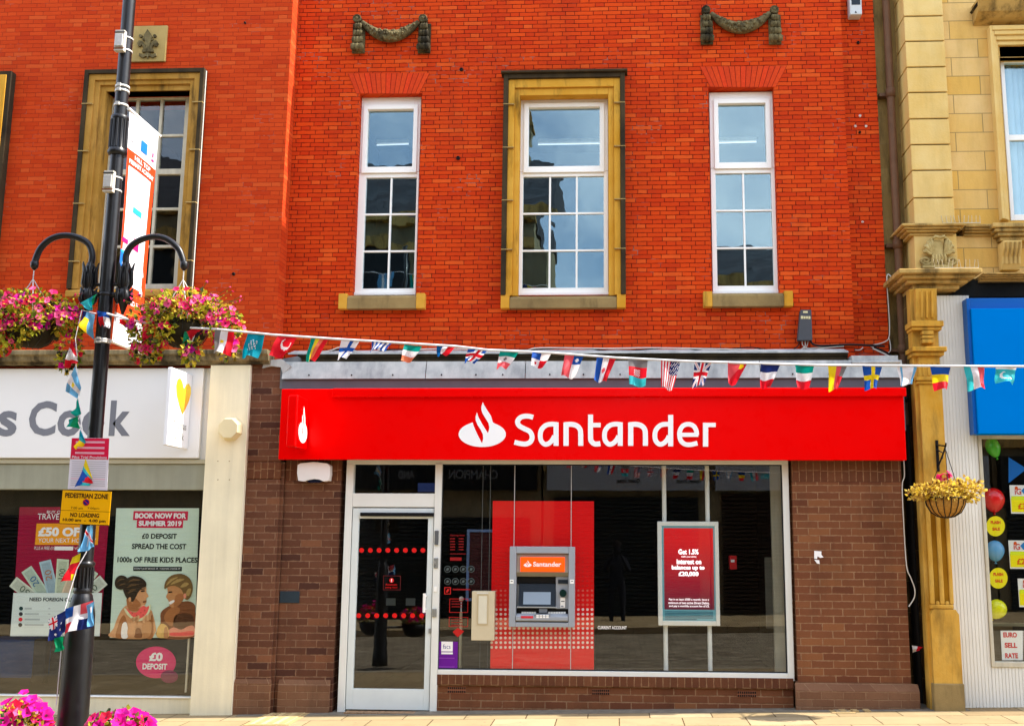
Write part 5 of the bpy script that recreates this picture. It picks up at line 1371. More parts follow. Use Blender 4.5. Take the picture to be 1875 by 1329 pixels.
# customer screen on two poles
YSC = 0.17
scn = empty('display_screen', (ux(1262, 1228, YSC), YSC, 0.25), 'white-framed upright screen with red advert hung on two poles in the bank window', 'screen')
frw = paint('frame_white', (226, 228, 220), 0.4, 0.03)
mb = MB()
for p in (1217.5, 1297.5):
    a = ux(p, 1040, YSC+.06); mb.tube([(a, YSC+0.066, 0.05), (a, YSC+.066, 3.2)], 0.024, frw, 14)
mb.build('pole', scn)
so4, si4 = span(1204.5, 954.5, 1317, 1145, YSC), span(1212.5, 962.5, 1310, 1136.5, YSC)
mb = MB(); ring(mb, so4, si4, YSC, YSC+.04, frw); mb.box(si4[0], si4[1], YSC+.03, YSC+.04, si4[2], si4[3], frw); mb.build('frame', scn, bevel=0.008)
m_, g_, p_, o_ = newmat('screen_advert')
sp = g_.n('ShaderNodeSeparateXYZ'); g_.set(sp.inputs[0], g_.pos())
gcol = g_.mix(g_.ramp(sp.outputs[2], si4[2]+0.12, si4[3]-0.15), (lin(84), lin(6), lin(40), 1), (lin(196), lin(4), lin(14), 1))
g_.set(p_.inputs['Base Color'], (0.02, 0.005, 0.005, 1)); g_.set(p_.inputs['Emission Color'], gcol); p_.inputs['Emission Strength'].default_value = 0.22; p_.inputs['Roughness'].default_value = 0.3
tealm = paint('screen_teal', (120, 190, 200), 0.4, 0.05, 20, gain=0.3, emit=0.22)
mb = MB(); mb.box(si4[0]+.001, si4[1]-.001, YSC+.02, YSC+.029, si4[2]+.001, si4[3]-.001, tealm); mb.pbox(1216, 966.5, 1307, 1115.5, YSC+.015, YSC+.0195, m_); dsp = mb.build('display', scn)
mb = MB(); wt_ = paint('screen_white', (250, 246, 248), 0.4, 0.0, emit=0.35); yl = YSC+.013
for s, a, b, c, d, bo in (('Get 1.5%', 1242, 1005, 1279, 1014.5, .03), ('AER (variable)', 1247, 1017, 1275, 1021, 0), ('interest on', 1239, 1023.5, 1284, 1032.5, .03), ('balances up to', 1230, 1034.5, 1290, 1044.5, .03), ('£20,000', 1242.5, 1046, 1279, 1055.5, .03),
                    ('Pay in at least £500 a month, have a', 1225, 1095, 1298, 1100, 0), ('minimum of two active Direct Debits,', 1224, 1101, 1299, 1106, 0), ('and pay a monthly account fee of £5.', 1225, 1107, 1299, 1112, 0)):
    text(mb, s, a, b, c, d, yl, wt_, bo)
tk = paint('screen_ink', (20, 60, 90), 0.5)
for k in range(6): mb.pbox(1217.5, 1119+k*2.7, 1306-(k == 5)*30, 1120.1+k*2.7, YSC+.0165, YSC+.0185, tk)
mb.build('lettering', dsp)
# vinyls on the glass
YG = YF + 0.0375
mb = MB(); text(mb, 'CURRENT ACCOUNT', 1094.5, 1145.5, 1147.5, 1151.5, YG, M['sign_white'], 0.02); o = mb.build('glass_lettering'); tag(o, 'small white account lettering low on the shop glass beside the red panel', 'window sticker')
pur = paint('sticker_purple', (110, 24, 150), 0.5, 0.05)
mb = MB(); mb.pbox(801, 1174, 838, 1227, YG-.0015, YG, pur); o = mb.build('window_sticker'); tag(o, 'purple notice with a white square in the bottom corner of the shop glass', 'sticker')
mb = MB(); mb.pbox(808, 1174, 829, 1192, YG-.003, YG-.0016, M['sign_white']); mb.pbox(808, 1193.5, 829, 1197, YG-.003, YG-.0016, M['sign_white']); text(mb, 'fscs', 811, 1179, 825, 1187, YG-.0035, paint('ink_blue', (80, 90, 150), 0.6)); mb.pbox(803, 1203.5, 832, 1205, YG-.003, YG-.0016, paint('purple_pale', (150, 70, 180), 0.5)); mb.pbox(803, 1219.5, 832, 1221, YG-.003, YG-.0016, paint('purple_pale', (150, 70, 180), 0.5)); mb.build('lettering', o)
mb = MB(); dr = paint('vinyl_red', (150, 24, 26), 0.5, 0.1, 30); dg_ = paint('vinyl_grey', (84, 96, 94), 0.5, 0.1, 30); rr_ = paint('vinyl_bright', (206, 40, 36), 0.5)
text(mb, 'Opening times', 824, 978, 851, 982, YG, dr, 0.01)
for k in range(5): mb.pbox(824, 985+k*5, 833, 986.6+k*5, YG-.001, YG, dr); mb.pbox(840, 985+k*5, 849, 986.6+k*5, YG-.001, YG, dr)
mb.pbox(824, 1013, 853, 1014, YG-.001, YG, dr); mb.pbox(824, 1020, 845, 1026, YG-.001, YG, dr)
for k in range(4):
    for q in (1041.5, 1064):
        p = 819.5 + 14.4*k
        mb.disc(p, q, 6.2, YG-.001, YG, dg_, 18); mb.disc(p, q, 5.2, YG-.0022, YG-.0012, M['black'], 18); mb.pprism([(p-3, q+2.4), (p-1, q-2.4), (p+3, q-1.4), (p+1, q+2.4)], YG-.0034, YG-.0024, dg_)
o4 = span(813.5, 1074.5, 825.5, 1087.5, YG); ring(mb, o4, inset(o4, .008, .008, .008, .008), YG-.001, YG, rr_); mb.pprism([(816, 1084), (819, 1078), (823, 1078), (820, 1084)], YG-.001, YG, rr_)
mb.pbox(829, 1077.5, 861, 1080, YG-.001, YG, dr)
for a, b, c, d in ((823, 1095.5, 857, 1121), (822, 1129, 857, 1147)):
    o4 = span(a, b, c, d, YG); ring(mb, o4, inset(o4, .005, .005, .005, .005), YG-.001, YG, rr_)
    for k in range(3): mb.pbox(a+4, b+4+k*5, c-10, b+5.6+k*5, YG-.001, YG, dr)
mb.pprism([(829, 1156), (838, 1149), (850, 1155), (845, 1160), (838, 1166), (833, 1161)], YG-.001, YG, rr_)
o = mb.build('glass_lettering'); tag(o, 'dim red opening times, round card symbols and red outlines on the shop glass', 'window sticker')
mb = MB(); a = ux(843.5, 1160, 0.55); zt0 = uz(843.5, 1096, 0.55)
mb.tube([(a, .55, 0.0), (a, .55, zt0-.14)], 0.016, paint('post_cream', (206, 196, 160), 0.5), 12); mb.tube([(a, .55, zt0-.14), (a, .55, zt0-.03)], 0.007, M['alu'], 8); mb.lathe([(0.002, -.028), (.02, -.02), (.028, 0), (.02, .02), (.002, .028)], (a, .55, zt0), paint('post_white', (226, 220, 206), 0.5), 14)
o = mb.build('queue_post'); tag(o, 'slim cream post with a round top behind the shop glass', 'post')
mb = MB(); o4 = span(854, 969, 935, 1100, 0.7); ring(mb, o4, inset(o4, .03, .03, .03, .03), .7, .73, paint('frame_blue', (104, 130, 176), 0.5, 0.1, 20)); mb.box(o4[0]+.03, o4[1]-.03, .72, .73, o4[2]+.03, o4[3]-.03, paint('poster_dim', (60, 12, 16), 0.6))
o = mb.build('framed_poster'); tag(o, 'blue-edged dark poster frame half hidden behind the red panel', 'poster')
mb = MB(); mb.pbox(765, 884, 797, 900, 0.8, .84, paint('blue_blind', (46, 66, 128), 0.6, 0.1, 20, emit=0.05)); o = mb.build('ceiling_screen'); tag(o, 'small dim blue screen behind the glass above the door', 'screen')
mb = MB(); mb.pbox(1336, 1017, 1349, 1042, 0.9, 1.0, paint('extinguisher_red', (200, 30, 36), 0.4, 0.1, 20)); mb.pbox(1338, 1024, 1345, 1029, .895, .8995, M['sign_white']); o = mb.build('red_box', bevel=.006); tag(o, 'little red box with a white label deep behind the shop glass', 'box')

# ================================================================== small fixings on the walls
mb = MB(); yj = YB-0.09
mb.pprism([(1466, 567), (1485.5, 567), (1487.5, 622.5), (1461, 622.5)], yj, YB-.001, paint('junction_grey', (78, 80, 84), 0.6, 0.08, 10)); jb = mb.build('junction_box', bevel=.008); tag(jb, 'grey junction box on the red brick with white cables below', 'junction box')
mb = MB(); lb = paint('label_pale', (220, 210, 160), 0.6)
for a, b, c, d in ((1470.5, 569.5, 1479, 573), (1466.5, 578.5, 1471, 583.5), (1471.8, 579, 1475, 583.5), (1476, 579, 1479.5, 583.5), (1480.3, 579, 1484, 584)): mb.pbox(a, b, c, d, yj-.002, yj-.0002, lb)
mb.build('label_plate', jb)
wc_ = paint('white_cable', (214, 208, 196), 0.5); bc = M['black']
def cable(name, pts, r, m_, label, Y=None):
    mb = MB(); q = []
    for p in pts:
        y = p[2] if len(p) > 2 else Y
        q.append(U(p[0], p[1], y))
    s = []
    for i in range(len(q)-1):
        a, b, c, d = q[max(i-1, 0)], q[i], q[i+1], q[min(i+2, len(q)-1)]
        for k in range(5):
            t = k/5; s.append(0.5*((2*b)+(c-a)*t+(2*a-5*b+4*c-d)*t*t+(3*b-a-3*c+d)*t*t*t))
    s.append(q[-1]); mb.tube(s, r, m_, 6); o = mb.build(name); tag(o, label, 'cable', 'cables on the wall'); return o
yk = YB-0.02
cable('cable', [(1469, 623), (1470, 632), (1480, 638), (1500, 636), (1540, 632), (1552, 632)], .006, wc_, 'white cable looping from the grey junction box along the flashing', yk)
cable('cable', [(1474, 623), (1474, 634), (1466, 641), (1478, 643), (1510, 637), (1545, 634)], .006, wc_, 'white cable dropping lowest under the grey junction box', yk-.01)
cable('cable', [(1484, 623), (1490, 631), (1510, 633), (1560, 631), (1620, 634)], .012, bc, 'thick black cable running right from the grey junction box', yk-.015)
cable('cable', [(1480, 623), (1477, 634), (1471, 640)], .005, wc_, 'short white cable end hanging under the grey junction box', yk)
cable('cable', [(1463, 623), (1462, 632), (1450, 642)], .006, bc, 'thin black cable falling left from the grey junction box', yk)
yk2 = YREC-0.02
cable('cable', [(1552, 634), (1562, 640), (1574, 641), (1580, 636)], .007, wc_, 'sagging white cable below the recessed red brick', yk2)
cable('cable', [(1592, 633), (1615, 628), (1627, 620), (1629, 600), (1627, 560), (1624, 506), (1632, 507)], .007, wc_, 'white cable climbing the stone edge beside the drainpipe', yk2)
cable('cable', [(1594, 634), (1616, 644), (1628, 645), (1631, 636), (1628, 618)], .006, wc_, 'white cable hanging in a loose loop beside the drainpipe', yk2)
cable('cable', [(1598, 638), (1620, 648), (1640, 660)], .009, wc_, 'white cable slanting down to the right end of the lead', yk2-.1)
cable('cable', [(1600, 636), (1624, 646), (1645, 661)], .012, bc, 'black cable slanting down to the right end of the lead', yk2-.08)
cable('cable', [(560, 646), (640, 640), (670, 648), (720, 640), (800, 644), (980, 640), (1050, 637), (1130, 642), (1240, 637), (1300, 643), (1370, 636), (1400, 640), (1450, 643)], .007, bc, 'long wavy black cable lying along the lead above the shop sign', 0.20)
cable('cable', [(545, 648), (600, 643), (625, 636), (660, 645), (700, 648), (780, 639), (900, 640), (960, 642), (990, 637), (1110, 638), (1200, 637), (1350, 640), (1440, 642)], .008, wc_, 'long wavy white cable lying along the lead above the shop sign', 0.19)
cable('cable', [(1655, 843), (1656, 872), (1652, 890), (1655, 960), (1660, 1035), (1668, 1058), (1675, 1078), (1674, 1094), (1664, 1110)], .006, wc_, 'white cable hanging down the edge of the brown brick pier', -0.01)
mb = MB(); yfl = YREC-0.14
mb.pbox(1556, -14, 1578, 27, yfl, YREC-.001, paint('flood_white', (206, 208, 206), 0.4, 0.06)); fl = mb.build('floodlight', bevel=.012, seg=3); tag(fl, 'white floodlight box high on the recessed red brick', 'floodlight')
mb = MB(); mb.pbox(1559, -10, 1575, 9, yfl-.003, yfl-.0005, atm_d); mb.pprism([(1565, 24), (1569, 24), (1567, 20)], yfl-.003, yfl-.0005, M['black']); mb.build('lens', fl)
for k, (p, q, rr, mm_, yy) in enumerate(((845, 128, 4, 0, YB), (839, 290, 4.2, 0, YB), (1571, 79, 3.2, 0, YREC), (1574, 243, 2.6, 0, YREC), (1566, 232, 2.6, 1, YREC), (1574.5, 213, 2.6, 1, YREC), (1585.5, 232, 2.6, 1, YREC), (428, 502, 3.2, 0, YL), (449, 43, 2.2, 0, YL), (1579, 407, 2.2, 1, YREC))):
    mb = MB(); c = U(p, q, yy); r_ = rr/169
    mb.lathe([(r_, 0.004), (r_, -0.012), (r_*.6, -0.03), (r_*.55, -.012), (0.002, -.012)], (c.x, yy, c.z), (M['black'], M['sign_white'])[mm_], 10, 'y'); mb.build('wall_plug', trav if yy == YL else bank)
mb = MB(); mb.pbox(512, 1082, 548, 1103.5, 0.018, 0.029, paint('slate_plate', (44, 56, 64), 0.6, 0.1, 12)); mb.build('metal_plate', bank, bevel=.003)
mb = MB(); mb.pprism([(1491, 1008), (1504, 1009), (1504, 1015), (1508, 1020), (1502, 1021), (1497, 1018), (1496, 1023), (1491, 1022)], -.012, -.002, M['sign_white']); mb.pprism([(1491, 1024), (1500, 1025), (1501, 1032), (1496, 1031)], -.01, -.002, M['sign_white'])
o = mb.build('paper_scrap'); tag(o, 'torn white paper scrap stuck to the brown brick pier', 'paper scrap')

# ================================================================== ground details
def GP(px, py, dz=0.0):
    r = Vector((px - PX, py - PY, F)); d = Vector((r.dot(xc), r.dot(yc), r.dot(zc)))
    # plane z = 0.02 x + dz
    t = (0.02*CAM.x + dz - CAM.z) / (d.z - 0.02*d.x); return CAM + d*t
def cover(quad, label, inner):
    a, b, c, d = [GP(*p) for p in quad]
    x0, x1 = (a.x+d.x)/2, (b.x+c.x)/2; y1, y0 = (a.y+b.y)/2, (c.y+d.y)/2
    mb = MB(); fmt = paint('cover_frame', (176, 150, 104), 0.7, 0.15, 12)
    def slab(x0, x1, y0, y1, h, m_): mb.add([(x0,y0,gz(x0)+h),(x1,y0,gz(x1)+h),(x1,y1,gz(x1)+h),(x0,y1,gz(x0)+h),(x0,y0,gz(x0)-.02),(x1,y0,gz(x1)-.02),(x1,y1,gz(x1)-.02),(x0,y1,gz(x0)-.02)], [(0,1,2,3),(7,6,5,4),(0,4,5,1),(1,5,6,2),(2,6,7,3),(3,7,4,0)], m_)
    slab(x0, x1, y0, y1, .005, fmt); o = mb.build('drain_cover'); tag(o, label, 'drain cover', 'covers in the pavement')
    mb = MB(); slab(x0+.05, x1-.05, y0+.04, y1-.04, .009, inner)
    for k in range(3): slab(x0+.1+k*.12, x0+.16+k*.12, y0+.07, y1-.07, .013, fmt)
    mb.build('lid', o)
cover([(480, 1305), (560, 1304), (540, 1327), (455, 1328)], 'larger pale drain cover in the paving near the brown brick corner', paint('cover_lid', (206, 182, 132), 0.8, 0.15, 20))
cover([(1511, 1296), (1553, 1295), (1568, 1305), (1526, 1306)], 'small grey drain cover in the paving before the brown pier', paint('cover_lid2', (150, 136, 108), 0.8, 0.2, 30))
mb = MB(); c = GP(668, 1297); mb.lathe([(.018, 0), (.034, .01), (.036, .03), (.026, .048), (.004, .05)], c, paint('litter', (226, 226, 236), 0.6, 0.1, 50), 10); o = mb.build('litter_ball'); tag(o, 'crumpled white litter ball on the pavement by the door', 'litter')
mb = MB()
for k in range(7):
    c = GP(1690 + k*2.2, 1268 + (k % 2)); mb.lathe([(.002, 0), (.02, .006), (.018, .02), (.002, .03)], c+Vector((0, RND.uniform(-.02, .03), 0)), paint('litter_dark', (140, 136, 130), 0.6, 0.3, 40), 7)
o = mb.build('litter_heap'); tag(o, 'small grey heap of litter at the foot of the dark gap', 'litter')

# ================================================================== lamp post
YLP = -4.5
XLP = ux(211, 330, YLP); ZG = gz(XLP)
lp = empty('lamp_post', (XLP, YLP, ZG), 'black cast-iron street lamp post carrying signs, banner and flower baskets', 'lamp post')
blk = paint('post_black', (12, 12, 15), 0.4, 0.25, 5, spec=0.35, coat=0.12)
def zl(q, p=200): return uz(p, q, YLP)
mb = MB()
prof = [(0.12, -0.05), (0.115, 0.1), (0.10, 0.22), (0.094, zl(1300, 134)-ZG), (0.090, zl(1180)-ZG), (0.086, zl(1125)-ZG), (0.070, zl(1100)-ZG), (0.062, zl(1090)-ZG), (0.0495, zl(1084)-ZG)]
prof += [(0.049, zl(1030)-ZG), (0.048, zl(760)-ZG), (0.0475, zl(540)-ZG), (0.045, zl(285)-ZG), (0.045, zl(216)-ZG), (0.044, zl(0)-ZG), (0.043, 6.6)]
mb.lathe([(r, h+ZG) for r, h in prof], (XLP, YLP, 0), blk, 28); mb.build('pole', lp)
def collar(name, pr, flutes=0, r0=0.05, q0=0, q1=0):
    mb = MB(); mb.lathe(pr, (XLP, YLP, 0), blk, 28)
    if flutes:
        for k in range(flutes):
            w = 2*math.pi*k/flutes; c = (XLP + r0*math.cos(w), YLP + r0*math.sin(w))
            mb.tube([(c[0], c[1], q0), (c[0], c[1], q1)], r0*0.14, blk, 6)
    mb.build(name, lp)
a, b = zl(1084), zl(1030); collar('fluted_collar', [(.049, a-.02), (.058, a), (.058, a+.02), (.053, a+.03), (.053, b-.03), (.060, b-.02), (.064, b-.008), (.058, b+.004), (.049, b+.012)], 16, .054, a+.03, b-.03)
a, b = zl(280), zl(216); collar('fluted_collar', [(.045, a-.025), (.062, a-.018), (.068, a), (.062, a+.016), (.056, a+.03), (.056, b-.03), (.062, b-.018), (.062, b), (.054, b+.012), (.045, b+.016)], 14, .056, a+.03, b-.025)
a = zl(540); collar('ring_collar', [(.0475, a-.012), (.052, a-.006), (.052, a+.006), (.0475, a+.012)])
steel = paint('strap_steel', (210, 208, 202), 0.35, 0.15, 30, metal=0.3)
for q in (161, 169, 195, 623, 627):
    z = zl(q); mb = MB(); r0 = 0.0475 if q < 400 else 0.051
    mb.lathe([(r0-.002, z-.008), (r0+.002, z-.008), (r0+.002, z+.008), (r0-.002, z+.008)], (XLP, YLP, 0), steel, 24); mb.box(XLP-.012, XLP+.012, YLP-r0-.014, YLP-r0-.001, z-.012, z+.012, steel); mb.build('strap', lp)
for q0, q1 in ((66, 103), (320, 358)):
    mb = MB(); z1, z0 = zl(q0), zl(q1); yy = YLP-.047
    mb.box(XLP-.042, XLP+.026, yy-.04, yy, z0, z1, paint('box_cream', (196, 190, 176), 0.5, 0.15, 20)); mb.box(XLP-.035, XLP+.02, yy-.052, yy-.0405, z0+.03, z1-.035, steel); mb.box(XLP-.047, XLP+.032, yy-.044, yy-.0405, z0+.012, z0+.02, paint('rust', (130, 66, 26), 0.8)); mb.box(XLP-.047, XLP+.032, yy-.044, yy-.0405, z1-.022, z1-.014, M['black'])
    for z in (z0+.03, z1-.03): mb.lathe([(.047, z-.006), (.05, z-.006), (.05, z+.006), (.047, z+.006)], (XLP, YLP, 0), steel, 20)
    mb.build('junction_box', lp, bevel=.003)
def arm(pts, base, sgn):
    mb = MB(); q = [U(p[0], p[1], YLP) for p in pts]; s = []
    for i in range(len(q)-1):
        a, b, c, d = q[max(i-1, 0)], q[i], q[i+1], q[min(i+2, len(q)-1)]
        for k in range(6):
            t = k/6; s.append(0.5*((2*b)+(c-a)*t+(2*a-5*b+4*c-d)*t*t+(3*b-a-3*c+d)*t*t*t))
    s.append(q[-1]); mb.tube(s, 0.022, blk, 12)
    e = q[-1]; mb.lathe([(.004, -.035), (.012, -.03), (.026, -.012), (.028, .02), (.022, .03)], e, blk, 12)
    x = q[0].x; zt_ = q[0].z
    zz = [uz(base, v, YLP) for v in (482, 490, 497, 505, 520, 528, 533, 540, 548, 556, 566, 576)]
    rr = [.024, .034, .026, .036, .044, .028, .040, .050, .046, .030, .020, .008]
    mb.lathe([(r_, z) for r_, z in zip(rr[::-1], zz[::-1])], (x, YLP, 0), blk, 14)
    for k in range(6):          # acanthus leaves on the socket
        w = k*math.pi/3; dx, dy = math.cos(w), math.sin(w)
        mb.tube([(x+dx*.03, YLP+dy*.03, zz[5]), (x+dx*.046, YLP+dy*.046, zz[4]), (x+dx*.042, YLP+dy*.042, zz[2]), (x+dx*.058, YLP+dy*.058, zz[0])], [.010, .014, .012, .004], blk, 6)
        mb.tube([(x+dx*.04, YLP+dy*.04, zz[9]), (x+dx*.056, YLP+dy*.056, zz[8]), (x+dx*.05, YLP+dy*.05, zz[6]), (x+dx*.06, YLP+dy*.06, zz[5])], [.008, .013, .010, .004], blk, 6)
    mb.tube([(x, YLP, zz[7]), (XLP, YLP, zz[7])], .02, blk, 10); mb.tube([(x, YLP, zz[4]), (XLP, YLP, zz[4]-.01)], .012, blk, 8)
    mb.build('swan_neck_arm', lp); return e
eL = arm([(166, 488), (169, 468), (162, 447), (142, 435), (116, 431.5), (93, 438), (75, 454), (66, 473), (63, 486)], 166, -1)
eR = arm([(231, 488), (231, 468), (241, 450), (261, 438), (285, 433.5), (307, 439), (326, 455), (334, 473), (337, 487)], 231, 1)

# banner hung from the post towards the shops (seen almost edge on)
XB_ = XLP + 0.055; yn, yf_ = YLP+0.02, YLP+0.49
zbt, zbb_ = uz(236, 204, yn), uz(200, 622, yn)
bn = empty('post_banner', (XB_, yn, zbb_), 'tall white and orange banner hanging edge-on from the black lamp post', 'banner')
wcl = paint('banner_white', (244, 244, 248), 0.7, 0.02, 3, trans=0.25); ocl = paint('banner_orange', (240, 70, 20), 0.7, 0.04, 3, trans=0.25)
hgt = zbt - zbb_
def BQ(mb, a0, a1, b0, b1, m_, k=1):      # a along the banner away from the post, b from the top down (0..1)
    x = XB_ + 0.0012*k
    def p(a, b): return (x + 0.012*math.sin(a*2.5 + b*3), yn + a*(yf_-yn), zbt - b*hgt)
    n, v, f = 10, [], []
    for j in range(n+1):
        for i in range(4): v.append(p(a0+(a1-a0)*i/3, b0+(b1-b0)*j/n))
    for j in range(n):
        for i in range(3): f.append((j*4+i, (j+1)*4+i, (j+1)*4+i+1, j*4+i+1))
    mb.add(v, f, m_, True)
mb = MB(); BQ(mb, 0, 1, 0, 1, wcl, 0); BQ(mb, 0, 1, 0, 1, wcl, -1); mb.build('cloth', bn)
mb = MB()
BQ(mb, 0, 1, 0.165, 0.235, ocl, 1); BQ(mb, 0, .06, 0.235, 0.80, ocl, 1); BQ(mb, .86, 1, 0.235, 0.80, ocl, 1); BQ(mb, 0, 1, .76, .88, ocl, 1)
BQ(mb, .06, .86, .742, .76, ocl, 1)
def BT(s, a0, a1, b0, b1, m_, bold=.03):
    text_map(mb, s, lambda a, b: (XB_+0.004 + 0.012*math.sin((a0+(a1-a0)*a)*2.5 + (b1+(b0-b1)*b)*3), yn+(a0+(a1-a0)*a)*(yf_-yn), zbt-(b1+(b0-b1)*b)*hgt), m_, bold)
BT('HILL TOP', .22, .78, .176, .197, wcl); BT('PRIMARY ACADEMY', .06, .94, .205, .226, wcl)
BT('CREATED BY', .12, .86, .80, .822, wcl)
bl_ = paint('print_blue', (20, 110, 200), 0.6); pk_ = paint('print_pink', (226, 20, 110), 0.6); cy_ = paint('print_cyan', (40, 160, 220), 0.6)
BQ(mb, .40, .62, .085, .135, bl_, 2); BQ(mb, .82, .87, .10, .12, pk_, 2); BQ(mb, .80, .9, .13, .14, pk_, 2); BQ(mb, .05, .2, .118, .124, paint('print_grey', (170, 170, 176), 0.6), 2)
BQ(mb, .3, .62, .40, .425, cy_, 2); BQ(mb, .42, .62, .53, .58, pk_, 2); BQ(mb, .02, .22, .555, .575, pk_, 2); BQ(mb, .0, .26, .61, .64, cy_, 2); BQ(mb, .14, .28, .64, .69, bl_, 2); BQ(mb, .0, .08, .62, .7, bl_, 2)
mb.build('printed_design', bn)
for z_ in (zbt+.012, zbb_-.012):
    mb = MB(); mb.tube([(XB_, YLP, z_), (XB_, yf_+.04, z_)], .012, M['upvc'], 8); mb.build('rod', bn)

# signs on the post
def lerp4(q, u, v):
    a, b, c, d = [Vector(p) for p in q]; return (a*(1-u)+b*u)*(1-v) + (d*(1-u)+c*u)*v
def text_q(mb, s, q, u0, v0, u1, v1, Y, m_, bold=0.0):
    def fn(a, b):
        p = lerp4(q, u0+(u1-u0)*a, v1+(v0-v1)*b); w = U(p.x, p.y, Y); return (w.x, Y, w.z)
    text_map(mb, s, fn, m_, bold)
def rect_q(mb, q, u0, v0, u1, v1, Y, Yb, m_):
    mb.pprism([tuple(lerp4(q, *t)) for t in ((u0, v0), (u1, v0), (u1, v1), (u0, v1))], Y, Yb, m_)
YSN = YLP-0.10
qy = [(115, 897), (204, 900), (199, 961), (109, 957.5)]
ys_ = paint('sign_yellow', (252, 184, 4), 0.4, 0.04, 6); ink2 = paint('sign_ink', (60, 30, 6), 0.5)
mb = MB(); rect_q(mb, qy, 0, 0, 1, .60, YSN, YSN+.004, ys_); rect_q(mb, qy, 0, .612, 1, 1, YSN, YSN+.004, ys_)
rect_q(mb, qy, -.012, -.018, 1.012, 1.018, YSN+.0045, YSN+.007, paint('sign_edge', (40, 34, 20), 0.5))
z_ = zl(925, 155); mb.box(XLP-.06, XLP+.06, YSN+.007, YLP-.04, z_-.02, z_+.02, steel)
o = mb.build('street_sign'); tag(o, 'yellow pedestrian zone and no loading sign on the black lamp post', 'street sign')
mb = MB(); yy = YSN-.0012
text_q(mb, 'PEDESTRIAN ZONE', qy, .06, .075, .94, .225, yy, ink2, .03); text_q(mb, '7.00 am', qy, .20, .485, .44, .56, yy, ink2); text_q(mb, '7.00pm', qy, .54, .485, .78, .56, yy, ink2)
text_q(mb, 'NO LOADING', qy, .20, .665, .79, .795, yy, ink2, .03); text_q(mb, '10.00 am  -  4.00 pm', qy, .06, .84, .93, .955, yy, ink2, .03)
c = lerp4(qy, .5, .345); mb.disc(c.x, c.y, 6.2, YSN-.002, YSN-.0003, paint('round_red', (190, 20, 40), 0.4), 20); mb.disc(c.x, c.y, 4.9, YSN-.0032, YSN-.0021, paint('round_blue', (16, 30, 120), 0.4), 20)
mb.pprism([(c.x-4, c.y-3), (c.x-3, c.y-4), (c.x+4, c.y+3), (c.x+3, c.y+4)], YSN-.0044, YSN-.0033, paint('round_red', (190, 20, 40)))
mb.build('lettering', o)
qn = [(131, 801.5), (200.5, 802), (196, 897.5), (124, 895)]
mb = MB(); YNN = YSN+.012; rect_q(mb, qn, 0, 0, 1, 1, YNN, YNN+.003, paint('notice_white', (232, 226, 236), 0.35, 0.03)); z_ = zl(850, 165); mb.box(XLP-.05, XLP+.05, YNN+.003, YLP-.04, z_-.02, z_+.02, steel)
o = mb.build('paper_notice'); tag(o, 'red-headed white paper notice strapped to the black lamp post', 'notice')
mb = MB(); rp2 = paint('notice_red', (222, 30, 72), 0.4, 0.06); rp3 = paint('notice_pale', (236, 170, 190), 0.5); gl2 = paint('notice_grey', (196, 190, 200), 0.5)
rect_q(mb, qn, 0.01, .005, .99, .41, YNN-.0015, YNN-.0003, rp2)
for v in (.06, .17, .27): rect_q(mb, qn, .12, v, .88, v+.04, YNN-.0025, YNN-.0016, rp3)
text_q(mb, 'Pilot Trial Provisions', qn, .05, .345, .95, .40, YNN-.0028, paint('notice_white', (232, 226, 236)), .01)
for k in range(12): rect_q(mb, qn, .06, .45+k*.042, .94, .462+k*.042, YNN-.0015, YNN-.0003, gl2 if k != 8 else rp3)
mb.build('lettering', o)
# ================================================================== flower baskets
PINKS = [paint('petal_hot', (240, 36, 110), 0.6, 0.1, 30, trans=0.3), paint('petal_red', (236, 30, 70), 0.6, 0.1, 30, trans=0.3), paint('petal_magenta', (196, 20, 150), 0.6, 0.1, 30, trans=0.3), paint('petal_rose', (246, 96, 150), 0.6, 0.1, 30, trans=0.3), paint('petal_fuchsia', (228, 10, 150), 0.6, 0.1, 30, trans=0.3)]
throat = paint('petal_throat', (110, 6, 50), 0.7)
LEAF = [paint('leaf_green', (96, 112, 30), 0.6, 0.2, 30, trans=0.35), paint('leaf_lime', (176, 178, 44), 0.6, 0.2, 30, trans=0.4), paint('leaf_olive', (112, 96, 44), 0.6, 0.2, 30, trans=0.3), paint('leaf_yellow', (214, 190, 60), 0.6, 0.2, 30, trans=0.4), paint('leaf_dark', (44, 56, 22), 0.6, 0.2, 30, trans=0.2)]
STRAW = [paint('leaf_straw', (226, 198, 92), 0.7, 0.2, 30, trans=0.4), paint('leaf_tan', (196, 158, 76), 0.7, 0.2, 30, trans=0.3), paint('leaf_gold', (236, 206, 70), 0.7, 0.2, 30, trans=0.4), paint('leaf_brown', (130, 92, 44), 0.7, 0.2, 30, trans=0.2)]
def bloom(mb, c, nrm, r, m_, rr):
    nrm = nrm.normalized(); a = nrm.orthogonal().normalized(); b = nrm.cross(a); w0 = rr.uniform(0, 6.28)
    v = [c - nrm*r*.35]; n = 10
    for i in range(n):
        w = w0 + 2*math.pi*i/n; s = r*(1.0 if i % 2 else 0.80)*rr.uniform(.9, 1.08)
        v.append(c + (a*math.cos(w)+b*math.sin(w))*s + nrm*r*rr.uniform(-.08, .16))
    v2 = [c + (a*math.cos(w0+2*math.pi*i/5)+b*math.sin(w0+2*math.pi*i/5))*r*.2 - nrm*r*.2 for i in range(5)]
    mb.add(v, [(0, 1+i, 1+(i+1) % n) for i in range(n)], m_, False)
    mb.add(v2, [(0, 1, 2, 3, 4)], throat)
